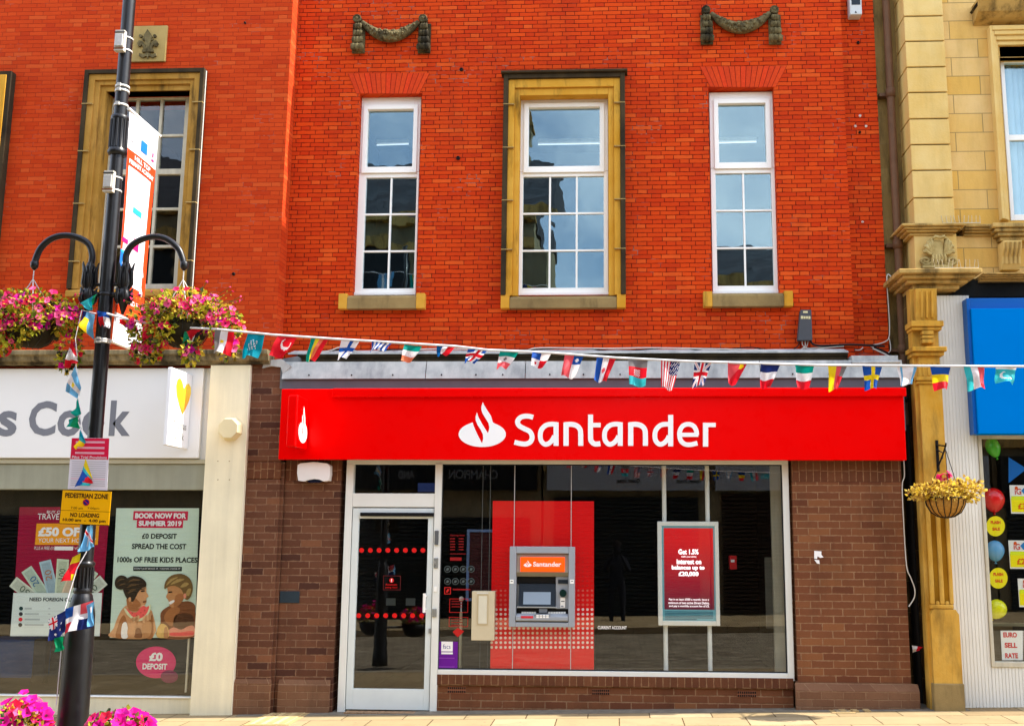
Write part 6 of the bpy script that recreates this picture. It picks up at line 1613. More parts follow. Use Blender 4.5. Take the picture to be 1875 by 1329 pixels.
def leaf(mb, c, d, r, m_, rr):
    d = d.normalized(); s = d.cross(Vector((rr.uniform(-1, 1), rr.uniform(-1, 1), rr.uniform(-1, 1)))).normalized()*r*rr.uniform(.28, .48); n = d.cross(s).normalized()*r*.18
    mb.add([c, c+d*r*.45+s+n, c+d*r, c+d*r*.45-s+n, c+d*r*.5], [(0, 1, 4), (4, 1, 2), (0, 4, 3), (4, 3, 2)], m_)
def unit(rr):
    while True:
        v = Vector((rr.uniform(-1, 1), rr.uniform(-1, 1), rr.uniform(-1, 1)))
        if .1 < v.length < 1: return v.normalized()
def bowl(mb, c, r, h, m_, n=22):
    mb.lathe([(0.004, -h), (r*.45, -h*.95), (r*.72, -h*.75), (r*.92, -h*.4), (r, 0), (r*.94, .0), (r*.85, -h*.35), (0.004, -h*.4)], c, m_, n)
def flower_basket(c, hook, R_, lobes, nl, nf, seed, label, magenta_side):
    rr = random.Random(seed); c = Vector(c)
    root = empty('hanging_basket', c, label, 'hanging basket', 'hanging flower baskets on the lamp post')
    mb = MB(); bowl(mb, c, .17, .17, paint('basket_liner', (46, 40, 26), 0.9, 0.4, 30))
    for k in range(10):
        w = k*math.pi/5; mb.tube([c+Vector((math.cos(w)*r_, math.sin(w)*r_, z)) for r_, z in ((.175, 0), (.163, -.07), (.128, -.13), (.06, -.168))], .003, blk, 5)
    mb.build('basket_bowl', root)
    mb = MB(); top = hook + Vector((0, 0, -.10))
    mb.tube([hook+Vector((0, 0, -.03)), top], .004, steel, 6)
    for k in range(4):
        w = k*math.pi/2+.5; e = c+Vector((math.cos(w)*.17, math.sin(w)*.17, 0)); n = 14
        mb.tube([top.lerp(e, i/n)+Vector((0, 0, .003*(i % 2))) for i in range(n+1)], .0035, steel, 5)
    mb.build('chain', root)
    fl, fo = MB(), MB()
    # foliage and flowers fill several lobes; each lobe (offset, radii)
    tot = sum(l[2] for l in lobes)
    for off, rad_, wgt, fw in lobes:
        o_ = c+Vector(off)
        for _ in range(int(nl*wgt/tot)):
            u = unit(rr); k = rr.uniform(.35, 1.0)**.6; p = o_+Vector((u.x*rad_[0], u.y*rad_[1], u.z*rad_[2]))*k
            d = (u + Vector((0, 0, rr.uniform(-.7, .4))) + unit(rr)*.7)
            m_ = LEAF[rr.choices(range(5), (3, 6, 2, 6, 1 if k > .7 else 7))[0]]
            leaf(fo, p, d, rr.uniform(.022, .048), m_, rr)
        for _ in range(int(nf*fw)):
            u = unit(rr); u.z = abs(u.z)*.9 - .25 if rr.random() < .75 else u.z
            p = o_+Vector((u.x*rad_[0], u.y*rad_[1], u.z*rad_[2]))*rr.uniform(.85, 1.1)
            wts = (6, 5, .6, 3.5, .6) if (p.x-c.x)*magenta_side < .10 else (3, 2, 3, 3, 4)
            bloom(fl, p, u+Vector((rr.uniform(-.3, .3), -.5, .25)), rr.uniform(.019, .034), PINKS[rr.choices(range(5), wts)[0]], rr)
    # wispy stems with tiny flowers
    for _ in range(46):
        w = rr.uniform(0, 6.28); s = c+Vector((math.cos(w)*.2, math.sin(w)*.15, rr.uniform(0, .1))); e = s+Vector((math.cos(w)*rr.uniform(.08, .22), math.sin(w)*.1, rr.uniform(-.02, .16)))
        fo.tube([s, s.lerp(e, .5)+Vector((0, 0, .03)), e], .0022, LEAF[2], 4, False)
        for j in range(4): leaf(fo, s.lerp(e, .3+.2*j)+unit(rr)*.008, unit(rr), .016, LEAF[rr.choice((0, 1, 3))], rr)
        bloom(fl, e, unit(rr)+Vector((0, -.6, 0)), rr.uniform(.009, .015), PINKS[rr.choice((0, 3, 2))], rr)
    fo.build('foliage', root); fl.build('blooms', root)
cR, cL = U(338, 592, YLP), U(60, 592, YLP)
flower_basket(cR, eR, .3, [((0, 0, .10), (.27, .22, .13), 3, .40), ((-.25, -.02, -.02), (.13, .14, .15), 1.6, .22), ((.25, 0, .0), (.15, .15, .12), 1.6, .30), ((-.24, -.03, -.17), (.10, .09, .13), 1.0, .14), ((.31, 0, -.14), (.07, .08, .14), .5, .10), ((.0, -.12, .05), (.18, .08, .09), 1.2, .10), ((.1, -.1, -.22), (.07, .06, .10), .4, .04), ((-.09, -.17, -.06), (.09, .05, .11), .9, .09)], 2000, 205, 5, 'full hanging basket of pink flowers between post and banner, trailing yellow leaves', 1)
flower_basket(cL, eL, .3, [((-.02, 0, .10), (.28, .22, .13), 3, .40), ((-.27, -.02, .0), (.14, .14, .16), 1.6, .24), ((.24, 0, .02), (.12, .14, .11), 1.6, .24), ((-.08, -.15, -.05), (.16, .07, .14), 1.6, .20), ((.27, 0, -.17), (.08, .08, .19), .9, .06), ((-.2, -.05, -.15), (.10, .08, .08), .6, .08), ((.08, -.17, -.04), (.08, .05, .09), .7, .07)], 2000, 210, 9, 'hanging basket of pink and purple flowers cut off by the picture edge', 1)

def planter(cpx, cpy, seed, label, w, d_):
    rr = random.Random(seed); Y = YLP-.30; c = U(cpx, cpy, Y)
    root = empty('flower_planter', (c.x, Y, c.z-.22), label, 'flower planter', 'flower planters round the foot of the post')
    mb = MB(); bowl(mb, c+Vector((0, 0, -.06)), .20, .20, paint('planter_black', (30, 30, 30), 0.5, 0.2, 10))
    mb.tube([c+Vector((0, 0, -.10)), Vector((XLP, YLP, c.z-.10))], .018, blk, 8); mb.build('planter_bowl', root)
    fl, fo = MB(), MB()
    for _ in range(800):
        u = unit(rr); p = c+Vector((u.x*w, u.y*.2, u.z*d_))*rr.uniform(.4, 1); leaf(fo, p, u+unit(rr)*.7+Vector((0, 0, .2)), rr.uniform(.02, .045), LEAF[rr.choices(range(5), (2, 4, 3, 5, 3))[0]], rr)
    for _ in range(66):
        u = unit(rr); u.z = abs(u.z)*rr.uniform(.5, 1.25); p = c+Vector((u.x*w, u.y*.2, u.z*d_))*rr.uniform(.9, 1.1)
        bloom(fl, p, u+Vector((0, -.8, .2)), rr.uniform(.032, .050), PINKS[rr.choices(range(5), (1.5, .6, 2, 1, 6))[0]], rr)
    fo.build('foliage', root); fl.build('blooms', root)
planter(30, 1345, 3, 'magenta flower planter at the foot of the post, on its open street side', .20, .20)
planter(218, 1352, 4, 'magenta and yellow flower planter at the foot of the post below the watermelon poster', .21, .17)

# basket on the stone pilaster
Yb2 = YPI-.30; cB = U(1731, 912, Yb2)
rr = random.Random(21)
root = empty('hanging_basket', cB, 'wire hanging basket of dry straw-coloured leaves on the yellow pilaster', 'hanging basket')
mb = MB(); rb = 34/172.0
mb.lathe([(0.004, -.19), (rb*.4, -.18), (rb*.72, -.14), (rb*.93, -.07), (rb, 0), (rb*.92, 0), (rb*.5, -.06), (.004, -.07)], cB, paint('coir', (176, 128, 58), 0.95, 0.25, 40, bump=.5), 24)
for k in range(16):
    w = k*math.pi/8; mb.tube([cB+Vector((math.cos(w)*r_, math.sin(w)*r_, z)) for r_, z in ((rb+.006, .005), (rb*.95, -.07), (rb*.74, -.143), (rb*.41, -.185), (.01, -.197))], .0045, M['black'], 5)
mb.tube([cB+Vector((math.cos(w*math.pi/12)*(rb+.006), math.sin(w*math.pi/12)*(rb+.006), .004)) for w in range(25)], .006, M['black'], 6, False)
mb.build('basket_bowl', root)
hk = U(1731, 822, Yb2)
mb = MB()
for k in range(3):
    w = k*2.09+.4; e = cB+Vector((math.cos(w)*rb, math.sin(w)*rb, 0)); mb.tube([hk.lerp(e, i/14)+Vector((.002*(i % 2), 0, 0)) for i in range(15)], .004, M['black'], 5)
mb.build('chain', root)
fo, fl = MB(), MB()
for off, rd, n in (((-.02, -.05, .07), (.24, .2, .10), 620), ((-.24, -.05, .05), (.16, .12, .07), 300), ((.2, -.05, .08), (.17, .13, .12), 420), ((0, -.1, .0), (.22, .14, .05), 200)):
    o_ = cB+Vector(off)
    for _ in range(n):
        u = unit(rr); p = o_+Vector((u.x*rd[0], u.y*rd[1], u.z*rd[2]))*rr.uniform(.3, 1.05); leaf(fo, p, u+unit(rr)*.8+Vector((0, 0, .3)), rr.uniform(.025, .055), STRAW[rr.choices(range(4), (5, 3, 4, 1.2))[0]], rr)
for _ in range(16):
    u = unit(rr); bloom(fl, cB+Vector((-.02+u.x*.07, -.08, .22+u.z*.05)), u+Vector((0, -1, .3)), rr.uniform(.02, .03), PINKS[rr.choice((0, 3, 3))], rr)
fo.build('foliage', root); fl.build('blooms', root)
bk = MB(); bx_ = U(1716, 830, YPI).x; zt_, zb_ = uz(1716, 806, YPI), uz(1716, 863, YPI)
bk.box(bx_-.014, bx_+.014, YPI-.012, YPI, zb_, zt_, M['black']); bk.tube([(bx_, YPI-.01, zt_-.05), (hk.x, Yb2-.02, hk.z+.03), (hk.x, Yb2-.03, hk.z+.06)], .009, M['black'], 6); bk.tube([(bx_, YPI-.01, zb_+.05), ((bx_+hk.x)/2+.02, YPI-.15, zb_+.18), (hk.x, Yb2, hk.z+.02)], .009, M['black'], 6)
bk.tube([(bx_, YPI-.01, zt_-.10), (bx_+.04, YPI-.08, zt_-.14), (bx_+.02, YPI-.1, zt_-.2)], .007, M['black'], 6); bk.tube([(hk.x, Yb2, hk.z+.03), (hk.x, Yb2, hk.z-.01)], .006, M['black'], 6)
o = bk.build('basket_bracket'); tag(o, 'black scrolled iron bracket holding the dry basket on the pilaster', 'bracket')

# ================================================================== bunting
CL = {}
for n_, c_ in dict(k=(40, 38, 42), g=(128, 126, 128), w=(244, 244, 248), r=(226, 26, 44), c=(236, 90, 100), t=(0, 150, 176), u=(26, 84, 176), n=(28, 44, 110), y=(250, 222, 30), e=(0, 140, 90), o=(240, 130, 90), s=(110, 180, 226), q=(60, 196, 206), m=(0, 156, 140), d=(0, 90, 160)).items():
    CL[n_] = paint('flag_'+n_, c_, 0.6, 0.04, 20, trans=0.45)
def YFL(px): return YLP-.07 - 0.55*max(0, (px-190))/1700.0
def flag(label, quad, fn, n=16, Y=None, wave=1.0, group='flags on the bunting string', curl=0.0):
    r_ = random.Random(label); cx = sum(p[0] for p in quad)/4; Y = YFL(cx) if Y is None else Y
    ph, fr = r_.uniform(0, 6.28), r_.uniform(4, 7); v, f, mats = [], [], []
    for j in range(n+1):
        for i in range(n+1):
            a, b = i/n, j/n; p = lerp4(quad, a, b)
            yy = Y + wave*b*(.034*math.sin(ph+a*fr) + .02*math.sin(ph*2+a*3+b*5)) + .03*(a-.5)*b - .001
            # each flag hangs in its own vertical fold; the cloth's place follows its real depth
            q = U(p.x, p.y + b*(1.6*math.sin(ph+a*fr)), Y); v.append((q.x, yy, q.z))
    by = {}
    for j in range(n):
        for i in range(n): by.setdefault(fn((i+.5)/n, (j+.5)/n), []).append((j*(n+1)+i, (j+1)*(n+1)+i, (j+1)*(n+1)+i+1, j*(n+1)+i+1))
    mb = MB(); base = 0
    mb.v = [Vector(p) for p in v]
    for k, fs_ in by.items():
        i = mb.mid(CL[k])
        for ff in fs_: mb.f.append(list(ff)); mb.mi.append(i); mb.sm.append(True)
    xs = [p[0] for p in v]
    o = mb.build('bunting_flag', org=(sum(xs)/len(xs), Y, max(p[2] for p in v)))
    tag(o, label, 'flag', group); return o
def bars(s, vert=True): return lambda u, v: s[min(int((u if vert else v)*len(s)), len(s)-1)]
def cross(bg, fg, cu, cv, w, inner=None, wi=0):
    def f(u, v):
        if inner and (abs(u-cu) < wi or abs(v-cv) < wi): return inner
        return fg if (abs(u-cu) < w or abs(v-cv) < w) else bg
    return f
def dots(base, *ds):
    def f(u, v):
        for cu, cv, r, c in ds[::-1]:
            if (u-cu)**2+(v-cv)**2 < r*r: return c
        return base(u, v) if callable(base) else base
    return f
def us(u, v):
    if u > .5 and v < .5: return 'w' if (int(u*32)+int(v*24)) % 4 == 0 else 'n'
    return 'r' if int(u*13) % 2 == 0 else 'w'
def uk(u, v):
    du, dv = abs(u-.5), abs(v-.5)
    if du < .09 or dv < .09: return 'r'
    if du < .16 or dv < .16: return 'w'
    t = abs(du-dv)
    return 'r' if t < .035 else ('w' if t < .10 else 'n')
flag('palestinian-type flag of red, black, white and green tangled under the basket', [(340, 600), (372, 603), (343, 648), (336, 647)], lambda u, v: 'r' if (v < .45 and abs(u-.45) < .5*(1-v/.45)) else ('k' if u > .66 else ('w' if u > .33 else 'e')))
flag('flag with vertical grey, white and red bands beside the pink basket', [(394, 604), (429, 606), (420, 650), (389, 645)], dots(bars('ggwwrr'), (.45, .5, .09, 'y')))
flag('teal flag with white script marks', [(453.5, 611), (485, 613), (470, 653), (440, 653)], lambda u, v: 'w' if (.28 < v < .72 and abs(u-.5) < .24 and math.sin(u*31+v*17)*math.sin(v*43-u*9) > .35) else 't', 26)
flag('red flag with a white crescent and star', [(509.5, 614.5), (544, 618), (520, 654), (495, 653)], dots('r', (.58, .35, .26, 'w'), (.60, .28, .21, 'r'), (.60, .52, .08, 'w')), 24)
flag('flag with green, yellow and orange-red slanted bands', [(569.5, 619), (602, 621), (574, 660), (559, 660)], bars(['m', 'y', 'o', 'r']))
flag('white flag with a blue cross', [(625.5, 622), (659, 624), (635, 658), (615.5, 657)], cross('w', 'u', .62, .5, .10), 20)
flag('folded flag of blue and white stripes', [(681, 624), (719, 627), (702, 638), (679.5, 648)], bars('uwuwuwuwu'), 18)
flag('flag with green, white and orange bands, top to bottom, before the dark stone band', [(740.5, 631), (773, 634), (754, 661), (736, 663)], bars('mwo', False), 15)
flag('small curled flag of blue, white and red bands', [(799.5, 632), (835, 634), (815, 649), (799.5, 650)], bars('dwr'), 15)
flag('blue flag with a white-edged red cross', [(857, 639), (893, 641), (868, 663), (849, 662)], cross('u', 'w', .62, .45, .20, 'r', .09), 20)
flag('green, white and pink banded flag with a faint emblem', [(916, 641.6), (950.5, 644), (926, 675), (908, 673)], dots(bars('mwc', False), (.5, .5, .09, 'g')), 18)
flag('quartered flag of blue, white and red with a tiny star', [(975, 644), (1010, 646), (994, 673), (973, 671)], dots(lambda u, v: ('u' if u < .5 else 'w') if v < .5 else ('w' if u < .5 else 'r'), (.28, .75, .08, 'r')), 18)
flag('red and white flag with a starred blue corner', [(1034, 650), (1068.5, 653), (1053, 690), (1028, 690)], dots(lambda u, v: 'c' if u < .5 else ('u' if v < .38 else 'w'), (.72, .19, .09, 'w')), 18)
flag('flag with blue, white and red upright bands and a red emblem', [(1093, 654), (1128, 656), (1110, 700), (1088, 698)], dots(bars('uwr'), (.5, .5, .09, 'c')), 18)
flag('flag with grey, red and turquoise bands and a white mark', [(1150.5, 657.5), (1186, 659.5), (1182, 706), (1152, 706)], lambda u, v: 'g' if v < .3 else (('w' if (abs(u-.45) < .16 and abs(v-.5) < .12 and (int(u*24)+int(v*24)) % 2) else 'r') if v < .68 else 'q'), 24)
flag('flag of red and white stripes with a starry navy corner', [(1210.5, 659), (1246.5, 661), (1232, 712), (1210, 711)], us, 26)
flag('flag of red and white crosses on navy blue', [(1272, 661), (1303.5, 663), (1287.5, 707.5), (1267.5, 708)], uk, 26)
flag('plain pinkish-red flag with a yellow star', [(1332.5, 661.5), (1368.5, 665), (1347, 705), (1332.5, 703)], dots(lambda u, v: 'c' if u+v < .95 else 'r', (.76, .16, .12, 'y')), 18)
flag('flag with navy, white and red level bands', [(1393, 666), (1429, 667), (1410, 710.5), (1390.5, 710.5)], bars('nwr', False), 15)
flag('flag with green, white and red level bands', [(1456, 668.5), (1491, 668), (1481.5, 711), (1458, 711)], bars('mwr', False), 15)
flag('flag with yellow, red and grey upright bands', [(1516, 668.6), (1551.5, 669), (1532, 715), (1519.5, 715)], lambda u, v: 'y' if u < .42 else ('r' if v > .45 and u > .6 else ('c' if u < .74 else 'g')), 18)
flag('bright blue flag with a yellow cross', [(1579, 670), (1615.5, 670), (1605, 712), (1584.5, 712.5)], cross('u', 'y', .56, .5, .10), 20)
flag('white flag with pale blue upright stripes at the end of the lead', [(1641, 668), (1680, 668), (1669, 705.5), (1649.5, 703)], lambda u, v: 's' if .14 < u < .26 or (u > .86 and v > .1) else 'w', 18)
flag('flag with blue, yellow and red level bands before the yellow pilaster', [(1703, 671.5), (1740.5, 671.5), (1733.5, 714.5), (1712.5, 714)], bars('uyr', False), 15)
flag('flag with turquoise, white and orange-red upright bands', [(1764.5, 671.5), (1802, 671.5), (1807, 709), (1774, 714.5)], lambda u, v: 'q' if u < .33 else ('w' if u < .66 else ('c' if v < .8 else 'r')), 18)
flag('turquoise flag with a white crescent before the blue fascia', [(1823, 672), (1861, 673), (1858, 702), (1823, 701)], dots(lambda u, v: 'w' if v < .12 else 'q', (.45, .55, .26, 'w'), (.53, .52, .22, 'q'), (.72, .74, .07, 'w')), 24)
# flags bunched at the post and down it
YV0 = YLP-.075
vg = 'flags on the string down the post'
flag('teal scrap of flag flying out above the string on the post', [(147, 555), (178, 538), (170, 562), (160, 566)], bars('qqte'), 12, YV0, group=vg)
flag('twisted flag of blue, yellow and pale blue beside the post', [(152, 569), (174, 576), (164, 618), (147, 597)], lambda u, v: 'n' if u+v*.2 < .35 else ('y' if u < .6 and v > .3 else 's'), 16, YV0, group=vg)
flag('crumpled blue, red and white flag wrapped on the post', [(177, 569), (200, 573), (198, 600), (184, 600)], lambda u, v: 'u' if v < .3 else ('r' if u < .55 else 'w'), 12, YLP-.06, group=vg)
flag('crumpled red and blue flag beneath the iron arm', [(219, 584), (243, 586), (240, 600), (222, 594)], bars('rrnu'), 12, YLP-.05, group=vg)
flag('red and white banded flag hanging below the blossoms by the post', [(131, 621), (141, 650), (140, 666), (117, 672)], lambda u, v: 'r' if abs(v-.5) > .22 else 'w', 14, YV0, group=vg)
flag('pale blue and white striped flag with a small sun, by the grey letters', [(137, 671), (149, 710), (138.5, 728), (116, 714)], dots(bars('sws', False), (.5, .5, .12, 'y')), 18, YV0, group=vg)
flag('long green flag scrap over the grey letters', [(142, 729), (149, 757), (138, 763), (134, 752)], bars('mm'), 8, YV0, group=vg)
flag('short green flag scrap folded over the grey letters', [(126, 768), (143, 762), (141, 782), (126, 785)], bars('me'), 8, YV0, group=vg)
flag('turquoise and yellow flag over the red notice head', [(147, 786), (157, 808), (150, 815), (139, 822)], bars('tqyy', False), 12, YV0-.04, group=vg)
flag('flag of yellow, turquoise, blue and red over the paper notice', [(157, 839), (169, 874), (165, 886), (141, 894)], lambda u, v: 'y' if v < .25 else ('q' if v < .4 else ('u' if u+v*.3 < .75 else ('r' if v < .8 else 'q'))), 16, YV0-.05, group=vg)
flag('sky blue flag with a red and white slash under the yellow sign', [(160, 963), (170, 962), (174, 1002), (148, 1010)], lambda u, v: 'r' if abs(v+.55*(1-u)-1.0+.25) < .06 else ('w' if abs(v+.55*(1-u)-.75) < .11 else 's'), 20, YV0, group=vg)
flag('red and yellow flag flying out before the banknote poster', [(133, 1020), (148, 1012), (138, 1060), (116, 1066)], lambda u, v: 'y' if v < .3 or (v > .75 and u > .55) else 'r', 16, YV0, group=vg)
flag('navy flag with a small crossed corner and white stars, low on the post', [(88, 1134), (126, 1114), (119, 1158), (93, 1172)], dots(lambda u, v: ('r' if min(abs(u-.2), abs(v-.25)) < .05 else ('w' if min(abs(u-.2), abs(v-.25)) < .1 or abs(abs(u-.2)-abs(v-.25)) < .05 else 'n')) if u < .42 and v < .55 else 'n', (.3, .8, .06, 'w'), (.75, .5, .06, 'w'), (.65, .75, .05, 'w')), 24, YLP-.125, group=vg)
flag('quartered blue and red flag with a white cross, wrapped low on the post', [(120, 1114), (171, 1099), (164, 1147), (119.5, 1160.5)], lambda u, v: 'w' if abs(u-.42) < .12 or abs(v-.5) < .10 else (('u' if u < .42 else 'c') if v < .5 else ('r' if u < .42 else 'n')), 20, YLP-.14, group=vg)
flag('pale blue starred flag end curling round the post', [(158, 1108), (173, 1100), (172, 1142), (164, 1146)], dots('s', (.5, .3, .16, 'w')), 12, YLP-.15, group=vg)
flag('green flag scrap under the navy flag low on the post', [(99, 1168), (116, 1164), (117, 1186), (106, 1193)], bars('ee'), 8, YLP-.12, group=vg)
flag('red and white flag scrap caught in the dark gap', [(1670, 1181), (1690, 1184), (1683, 1191), (1672, 1194)], bars('wwrr'), 10, 0.02, group='')
# the string
mb = MB(); sp = [(196, 574), (230, 584), (262, 591), (340, 600), (395, 602.5), (500, 613), (620, 621), (720, 627), (835, 634), (895, 641), (1010, 646), (1128, 655), (1250, 661), (1370, 665), (1500, 668.5), (1700, 670), (1900, 671)]
pts = [U(a, b, YFL(a)) for a, b in sp]; mb.tube(pts, .0075, paint('string_white', (240, 238, 240), 0.6, 0.03), 6)
# the string runs on beyond the view to the next post
mb.tube([pts[-1], pts[-1]+Vector((3.2, -.15, .12))], .0075, paint('string_white', (240, 238, 240)), 6)
o = mb.build('bunting_string'); tag(o, 'thin white bunting string stretched across the street fronts', 'bunting string')
mb = MB(); sp = [(176, 574), (150, 568), (138, 620), (141, 650), (139, 670), (147, 712), (143, 730), (148, 758), (142, 770), (150, 790), (157, 812), (160, 838), (169, 878), (166, 962), (158, 1010), (141, 1040), (127, 1086), (118, 1118), (113, 1180), (103, 1290)]
mb.tube([U(a, b, YLP-.062) for a, b in sp], .0035, paint('string_white', (240, 238, 240)), 5); o = mb.build('bunting_string'); tag(o, 'thin white string of flags tied down along the lamp post', 'bunting string')

# ================================================================== across the street: seen mirrored in the windows
YO = -13.2
op = stone('grey_stone', (150, 138, 108), (120, 110, 84), soot=0.4, block=(0.7, 0.32, (136, 124, 96)))
def front(name, label, x0, x1, h, roofh, fcol, wins, sh, words):
    root = empty(name, ((x0+x1)/2, YO, gz((x0+x1)/2)), label, 'building', 'shops across the street, mirrored in glass')
    mb = MB(); mb.box(x0, x1, YO-6, YO-.2, -.3, h, op)
    for xx in wins:
        for zz in (4.4, 7.2):
            if zz+2 < h:
                mb.box(xx-.5, xx+.5, YO-.199, YO-.17, zz, zz+1.7, M['black'])
                mb.box(xx-.62, xx+.62, YO-.199, YO-.08, zz-.16, zz-.001, M['trim_stone']); mb.box(xx-.6, xx+.6, YO-.199, YO-.1, zz+1.701, zz+1.95, M['trim_stone'])
    mb.box(x0-.05, x1+.05, YO-.5, YO-.0, h+.001, h+.22, M['trim_stone']); mb.box(x0, x1, YO-.199, YO-.06, h-.7, h-.5, M['trim_stone']); mb.box(x0, x1, YO-.199, YO-.02, 3.85, 4.05, M['trim_stone']); mb.build('wall', root)
    for xx in ([x0+1.2, x1-1.0] if h > 9 else []):
        mb = MB(); zt = h+max(roofh, .3)
        mb.box(xx-.38, xx+.38, YO-3.4, YO-2.6, h+.222, zt+.9, op); mb.box(xx-.44, xx+.44, YO-3.46, YO-2.54, zt+.901, zt+1.02, M['trim_stone'])
        for k in (-.25, .25): mb.lathe([(.13, zt+1.021), (.10, zt+1.4), (.13, zt+1.42), (.12, zt+1.5)], (xx+k, YO-3, 0), paint('chimney_pot', (190, 150, 100), .8, .1), 12)
        mb.build('chimney', root)
    if roofh:
        mb = MB(); mb.prismx([(YO-.1, h+.221), (YO-.1, h+.24), (YO-3, h+roofh), (YO-6, h+.24), (YO-6, h+.221)], x0, x1, M['slate']); mb.build('roof', root)
    mb = MB(); mb.box(x0+.1, x1-.1, YO-.199, YO+.05, 2.85, 3.65, fcol); fa = mb.build('shop_fascia', root)
    if words:
        mb = MB()
        for s, c0, c1, z0, z1, m_ in words: text_map(mb, s, lambda a, b: (c1+(c0-c1)*a, YO+.054, z0+(z1-z0)*b), m_, .02)
        mb.build('lettering', fa)
    mb = MB(); n = int(2.75/.09)
    for k in range(n):
        z = gz(x0)+.05+k*.09; mb.prismx([(YO-.19, z), (YO-.12, z+.012), (YO-.12, z+.07), (YO-.19, z+.085)], x0+.25, x1-.25, sh)
    mb.build('shutter', root)
dks = paint('shutter_dark', (40, 44, 44), 0.5, 0.15, 5); dk2 = paint('fascia_black', (16, 18, 18), 0.5); gyf = paint('fascia_grey', (160, 164, 168), 0.5, 0.05); lt = paint('word_dim', (110, 112, 110), 0.5); dkl = paint('word_dark', (24, 26, 26), 0.5)
front('stone_shop', 'tall grey stone shop across the street, mirrored in the upper panes', -26, -1.75, 9.6, 2.6, dk2, (-11, -8.4, -5.8, -3.2), dks, [('CHAMPION', -3.9, -2.75, 3.1, 3.32, lt), ('AND', -5.1, -4.7, 3.1, 3.3, lt), ('RAM', -13.0+.4, -11.0, 2.9, 3.5, lt)])
front('low_shop', 'low shuttered shop with a grey fascia, mirrored in the bank glass', -1.70, 2.15, 4.0, 0, gyf, (), dks, [('Queen Street', .0, .55, 3.0, 3.12, dkl), ('Queen Street', 1.4, 1.95, 3.0, 3.12, dkl)])
front('slate_shop', 'slate-roofed stone shop across the street, mirrored in the last window', 2.2, 8.6, 7.9, 1.9, gyf, (3.6, 5.4, 7.4), paint('shutter_brown', (54, 40, 30), 0.5, 0.15, 5), [])
front('corner_shop', 'stone hair salon across the street, mirrored in the balloon window', 8.65, 20, 7.2, 1.5, dk2, (10, 12.5, 15), dks, [('DRESSING SALON', 10.2, 12.6, 2.95, 3.2, lt)])

# more bunting high over the street behind the viewer, mirrored in the upper panes
mb = MB(); q = []
for i in range(25):
    t = i/24; q.append(Vector((-7+14*t, -8.2-.6*t, 7.3-.9*t-1.2*t*(1-t))))
mb.tube(q, .008, paint('string_white', (240, 238, 240)), 5); o = mb.build('bunting_string'); tag(o, 'second bunting string high over the street, mirrored in the upper windows', 'bunting string')
for i in range(1, 24):
    for t_ in (0,):
        c = q[i]; cols = [('u', 'w', 'r'), ('r', 'w', 'r'), ('e', 'w', 'o'), ('n', 'y', 'r'), ('s', 'w', 's'), ('m', 'y', 'r')][i % 6]
        mb = MB(); w, hh = .26, .32
        for k in range(3):
            a0, a1 = -w/2+w*k/3, -w/2+w*(k+1)/3
            mb.add([(c.x+a0, c.y+.02*math.sin(k+i), c.z), (c.x+a1, c.y+.02*math.sin(k+1+i), c.z), (c.x+a1-.03, c.y+.05*math.sin(k+1+i), c.z-hh), (c.x+a0-.03, c.y+.05*math.sin(k+i), c.z-hh)], [(0, 1, 2, 3)], CL[cols[k]])
        o = mb.build('bunting_flag'); tag(o, 'small three-banded flag of the bunting mirrored in the upper windows', 'flag', 'flags mirrored in the upper windows')

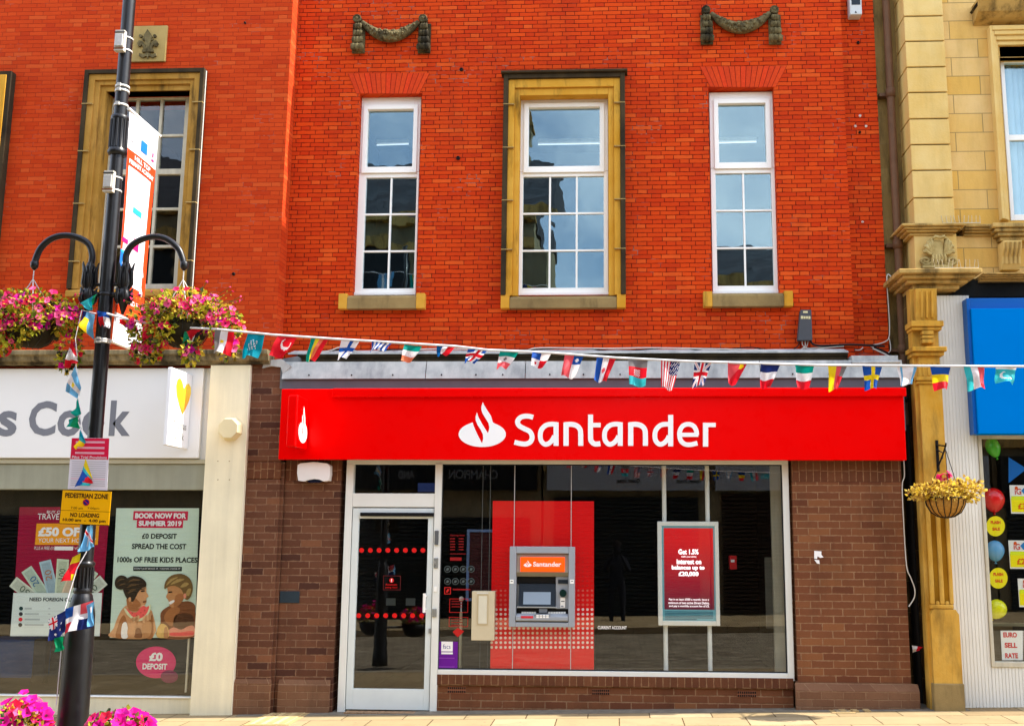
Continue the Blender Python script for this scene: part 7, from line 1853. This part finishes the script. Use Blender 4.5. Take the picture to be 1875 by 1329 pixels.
# the photographer, standing at the camera: mirrored dimly in the bank window
rootv = []
def sk(name, chain_pts, edges, radii, mat, parent=None, sub=2):
    me = bpy.data.meshes.new(name); me.from_pydata([Vector(p) for p in chain_pts], edges, []); me.update(); o = bpy.data.objects.new(name, me); COL.objects.link(o)
    mo = o.modifiers.new('skin', 'SKIN'); o.modifiers.new('sub', 'SUBSURF').levels = sub; o.modifiers['sub'].render_levels = sub
    for v, r in zip(me.skin_vertices[0].data, radii): v.radius = (r, r) if not isinstance(r, tuple) else r
    me.skin_vertices[0].data[0].use_root = True; me.materials.append(mat); o.location = (0, 0, 0); ORG[o.name] = Vector((0, 0, 0))
    if parent: o.parent = parent; o.location = -ORG[parent.name]
    return o
px0, py0, g0 = 0.02, -11.92, -0.12
def bp(x, y, z): return (px0+x, py0+y, g0+z)
V = [bp(0, 0, .95), bp(0, .01, 1.15), bp(0, 0, 1.38), bp(0, .01, 1.50), bp(0, .03, 1.58), bp(0, .05, 1.68), bp(0, .04, 1.77),
     bp(-.10, 0, .90), bp(-.12, .02, .50), bp(-.13, -.02, .09), bp(-.14, .14, .04), bp(.10, 0, .90), bp(.12, .02, .50), bp(.13, -.02, .09), bp(.14, .14, .04),
     bp(-.19, 0, 1.42), bp(-.27, .05, 1.16), bp(-.14, .24, 1.42), bp(-.085, .30, 1.55), bp(.19, 0, 1.42), bp(.27, .05, 1.16), bp(.14, .24, 1.42), bp(.085, .30, 1.55)]
E = [(0, 1), (1, 2), (2, 3), (3, 4), (4, 5), (5, 6), (0, 7), (7, 8), (8, 9), (9, 10), (0, 11), (11, 12), (12, 13), (13, 14), (2, 15), (15, 16), (16, 17), (17, 18), (2, 19), (19, 20), (20, 21), (21, 22)]
Rr = [(.16, .11), (.15, .105), (.17, .11), .06, .062, .088, .07, .095, .062, .045, .035, .095, .062, .045, .035, .066, .048, .036, .026, .066, .048, .036, .026]
pm_ = paint('dark_clothes', (34, 36, 44), 0.9, 0.15, 12)
pe = sk('person', V, E, Rr, pm_); tag(pe, 'person in dark clothes holding a phone up, mirrored in the bank window', 'person')
mb = MB(); mb.lathe([(.004, -.03), (.085, -.02), (.098, .04), (.08, .10), (.03, .135), (.004, .14)], bp(0, .025, 1.70), paint('hair_dark', (30, 22, 18), 0.9, 0.2, 60), 16); hr = mb.build('hair', None, org=(0, 0, 0)); hr.parent = pe
mb = MB(); mb.box(px0-.075, px0+.075, py0+.33, py0+.338, g0+1.53, g0+1.61, M['black']); o = mb.build('phone', bevel=.003); tag(o, 'black phone held up by the mirrored person', 'phone')
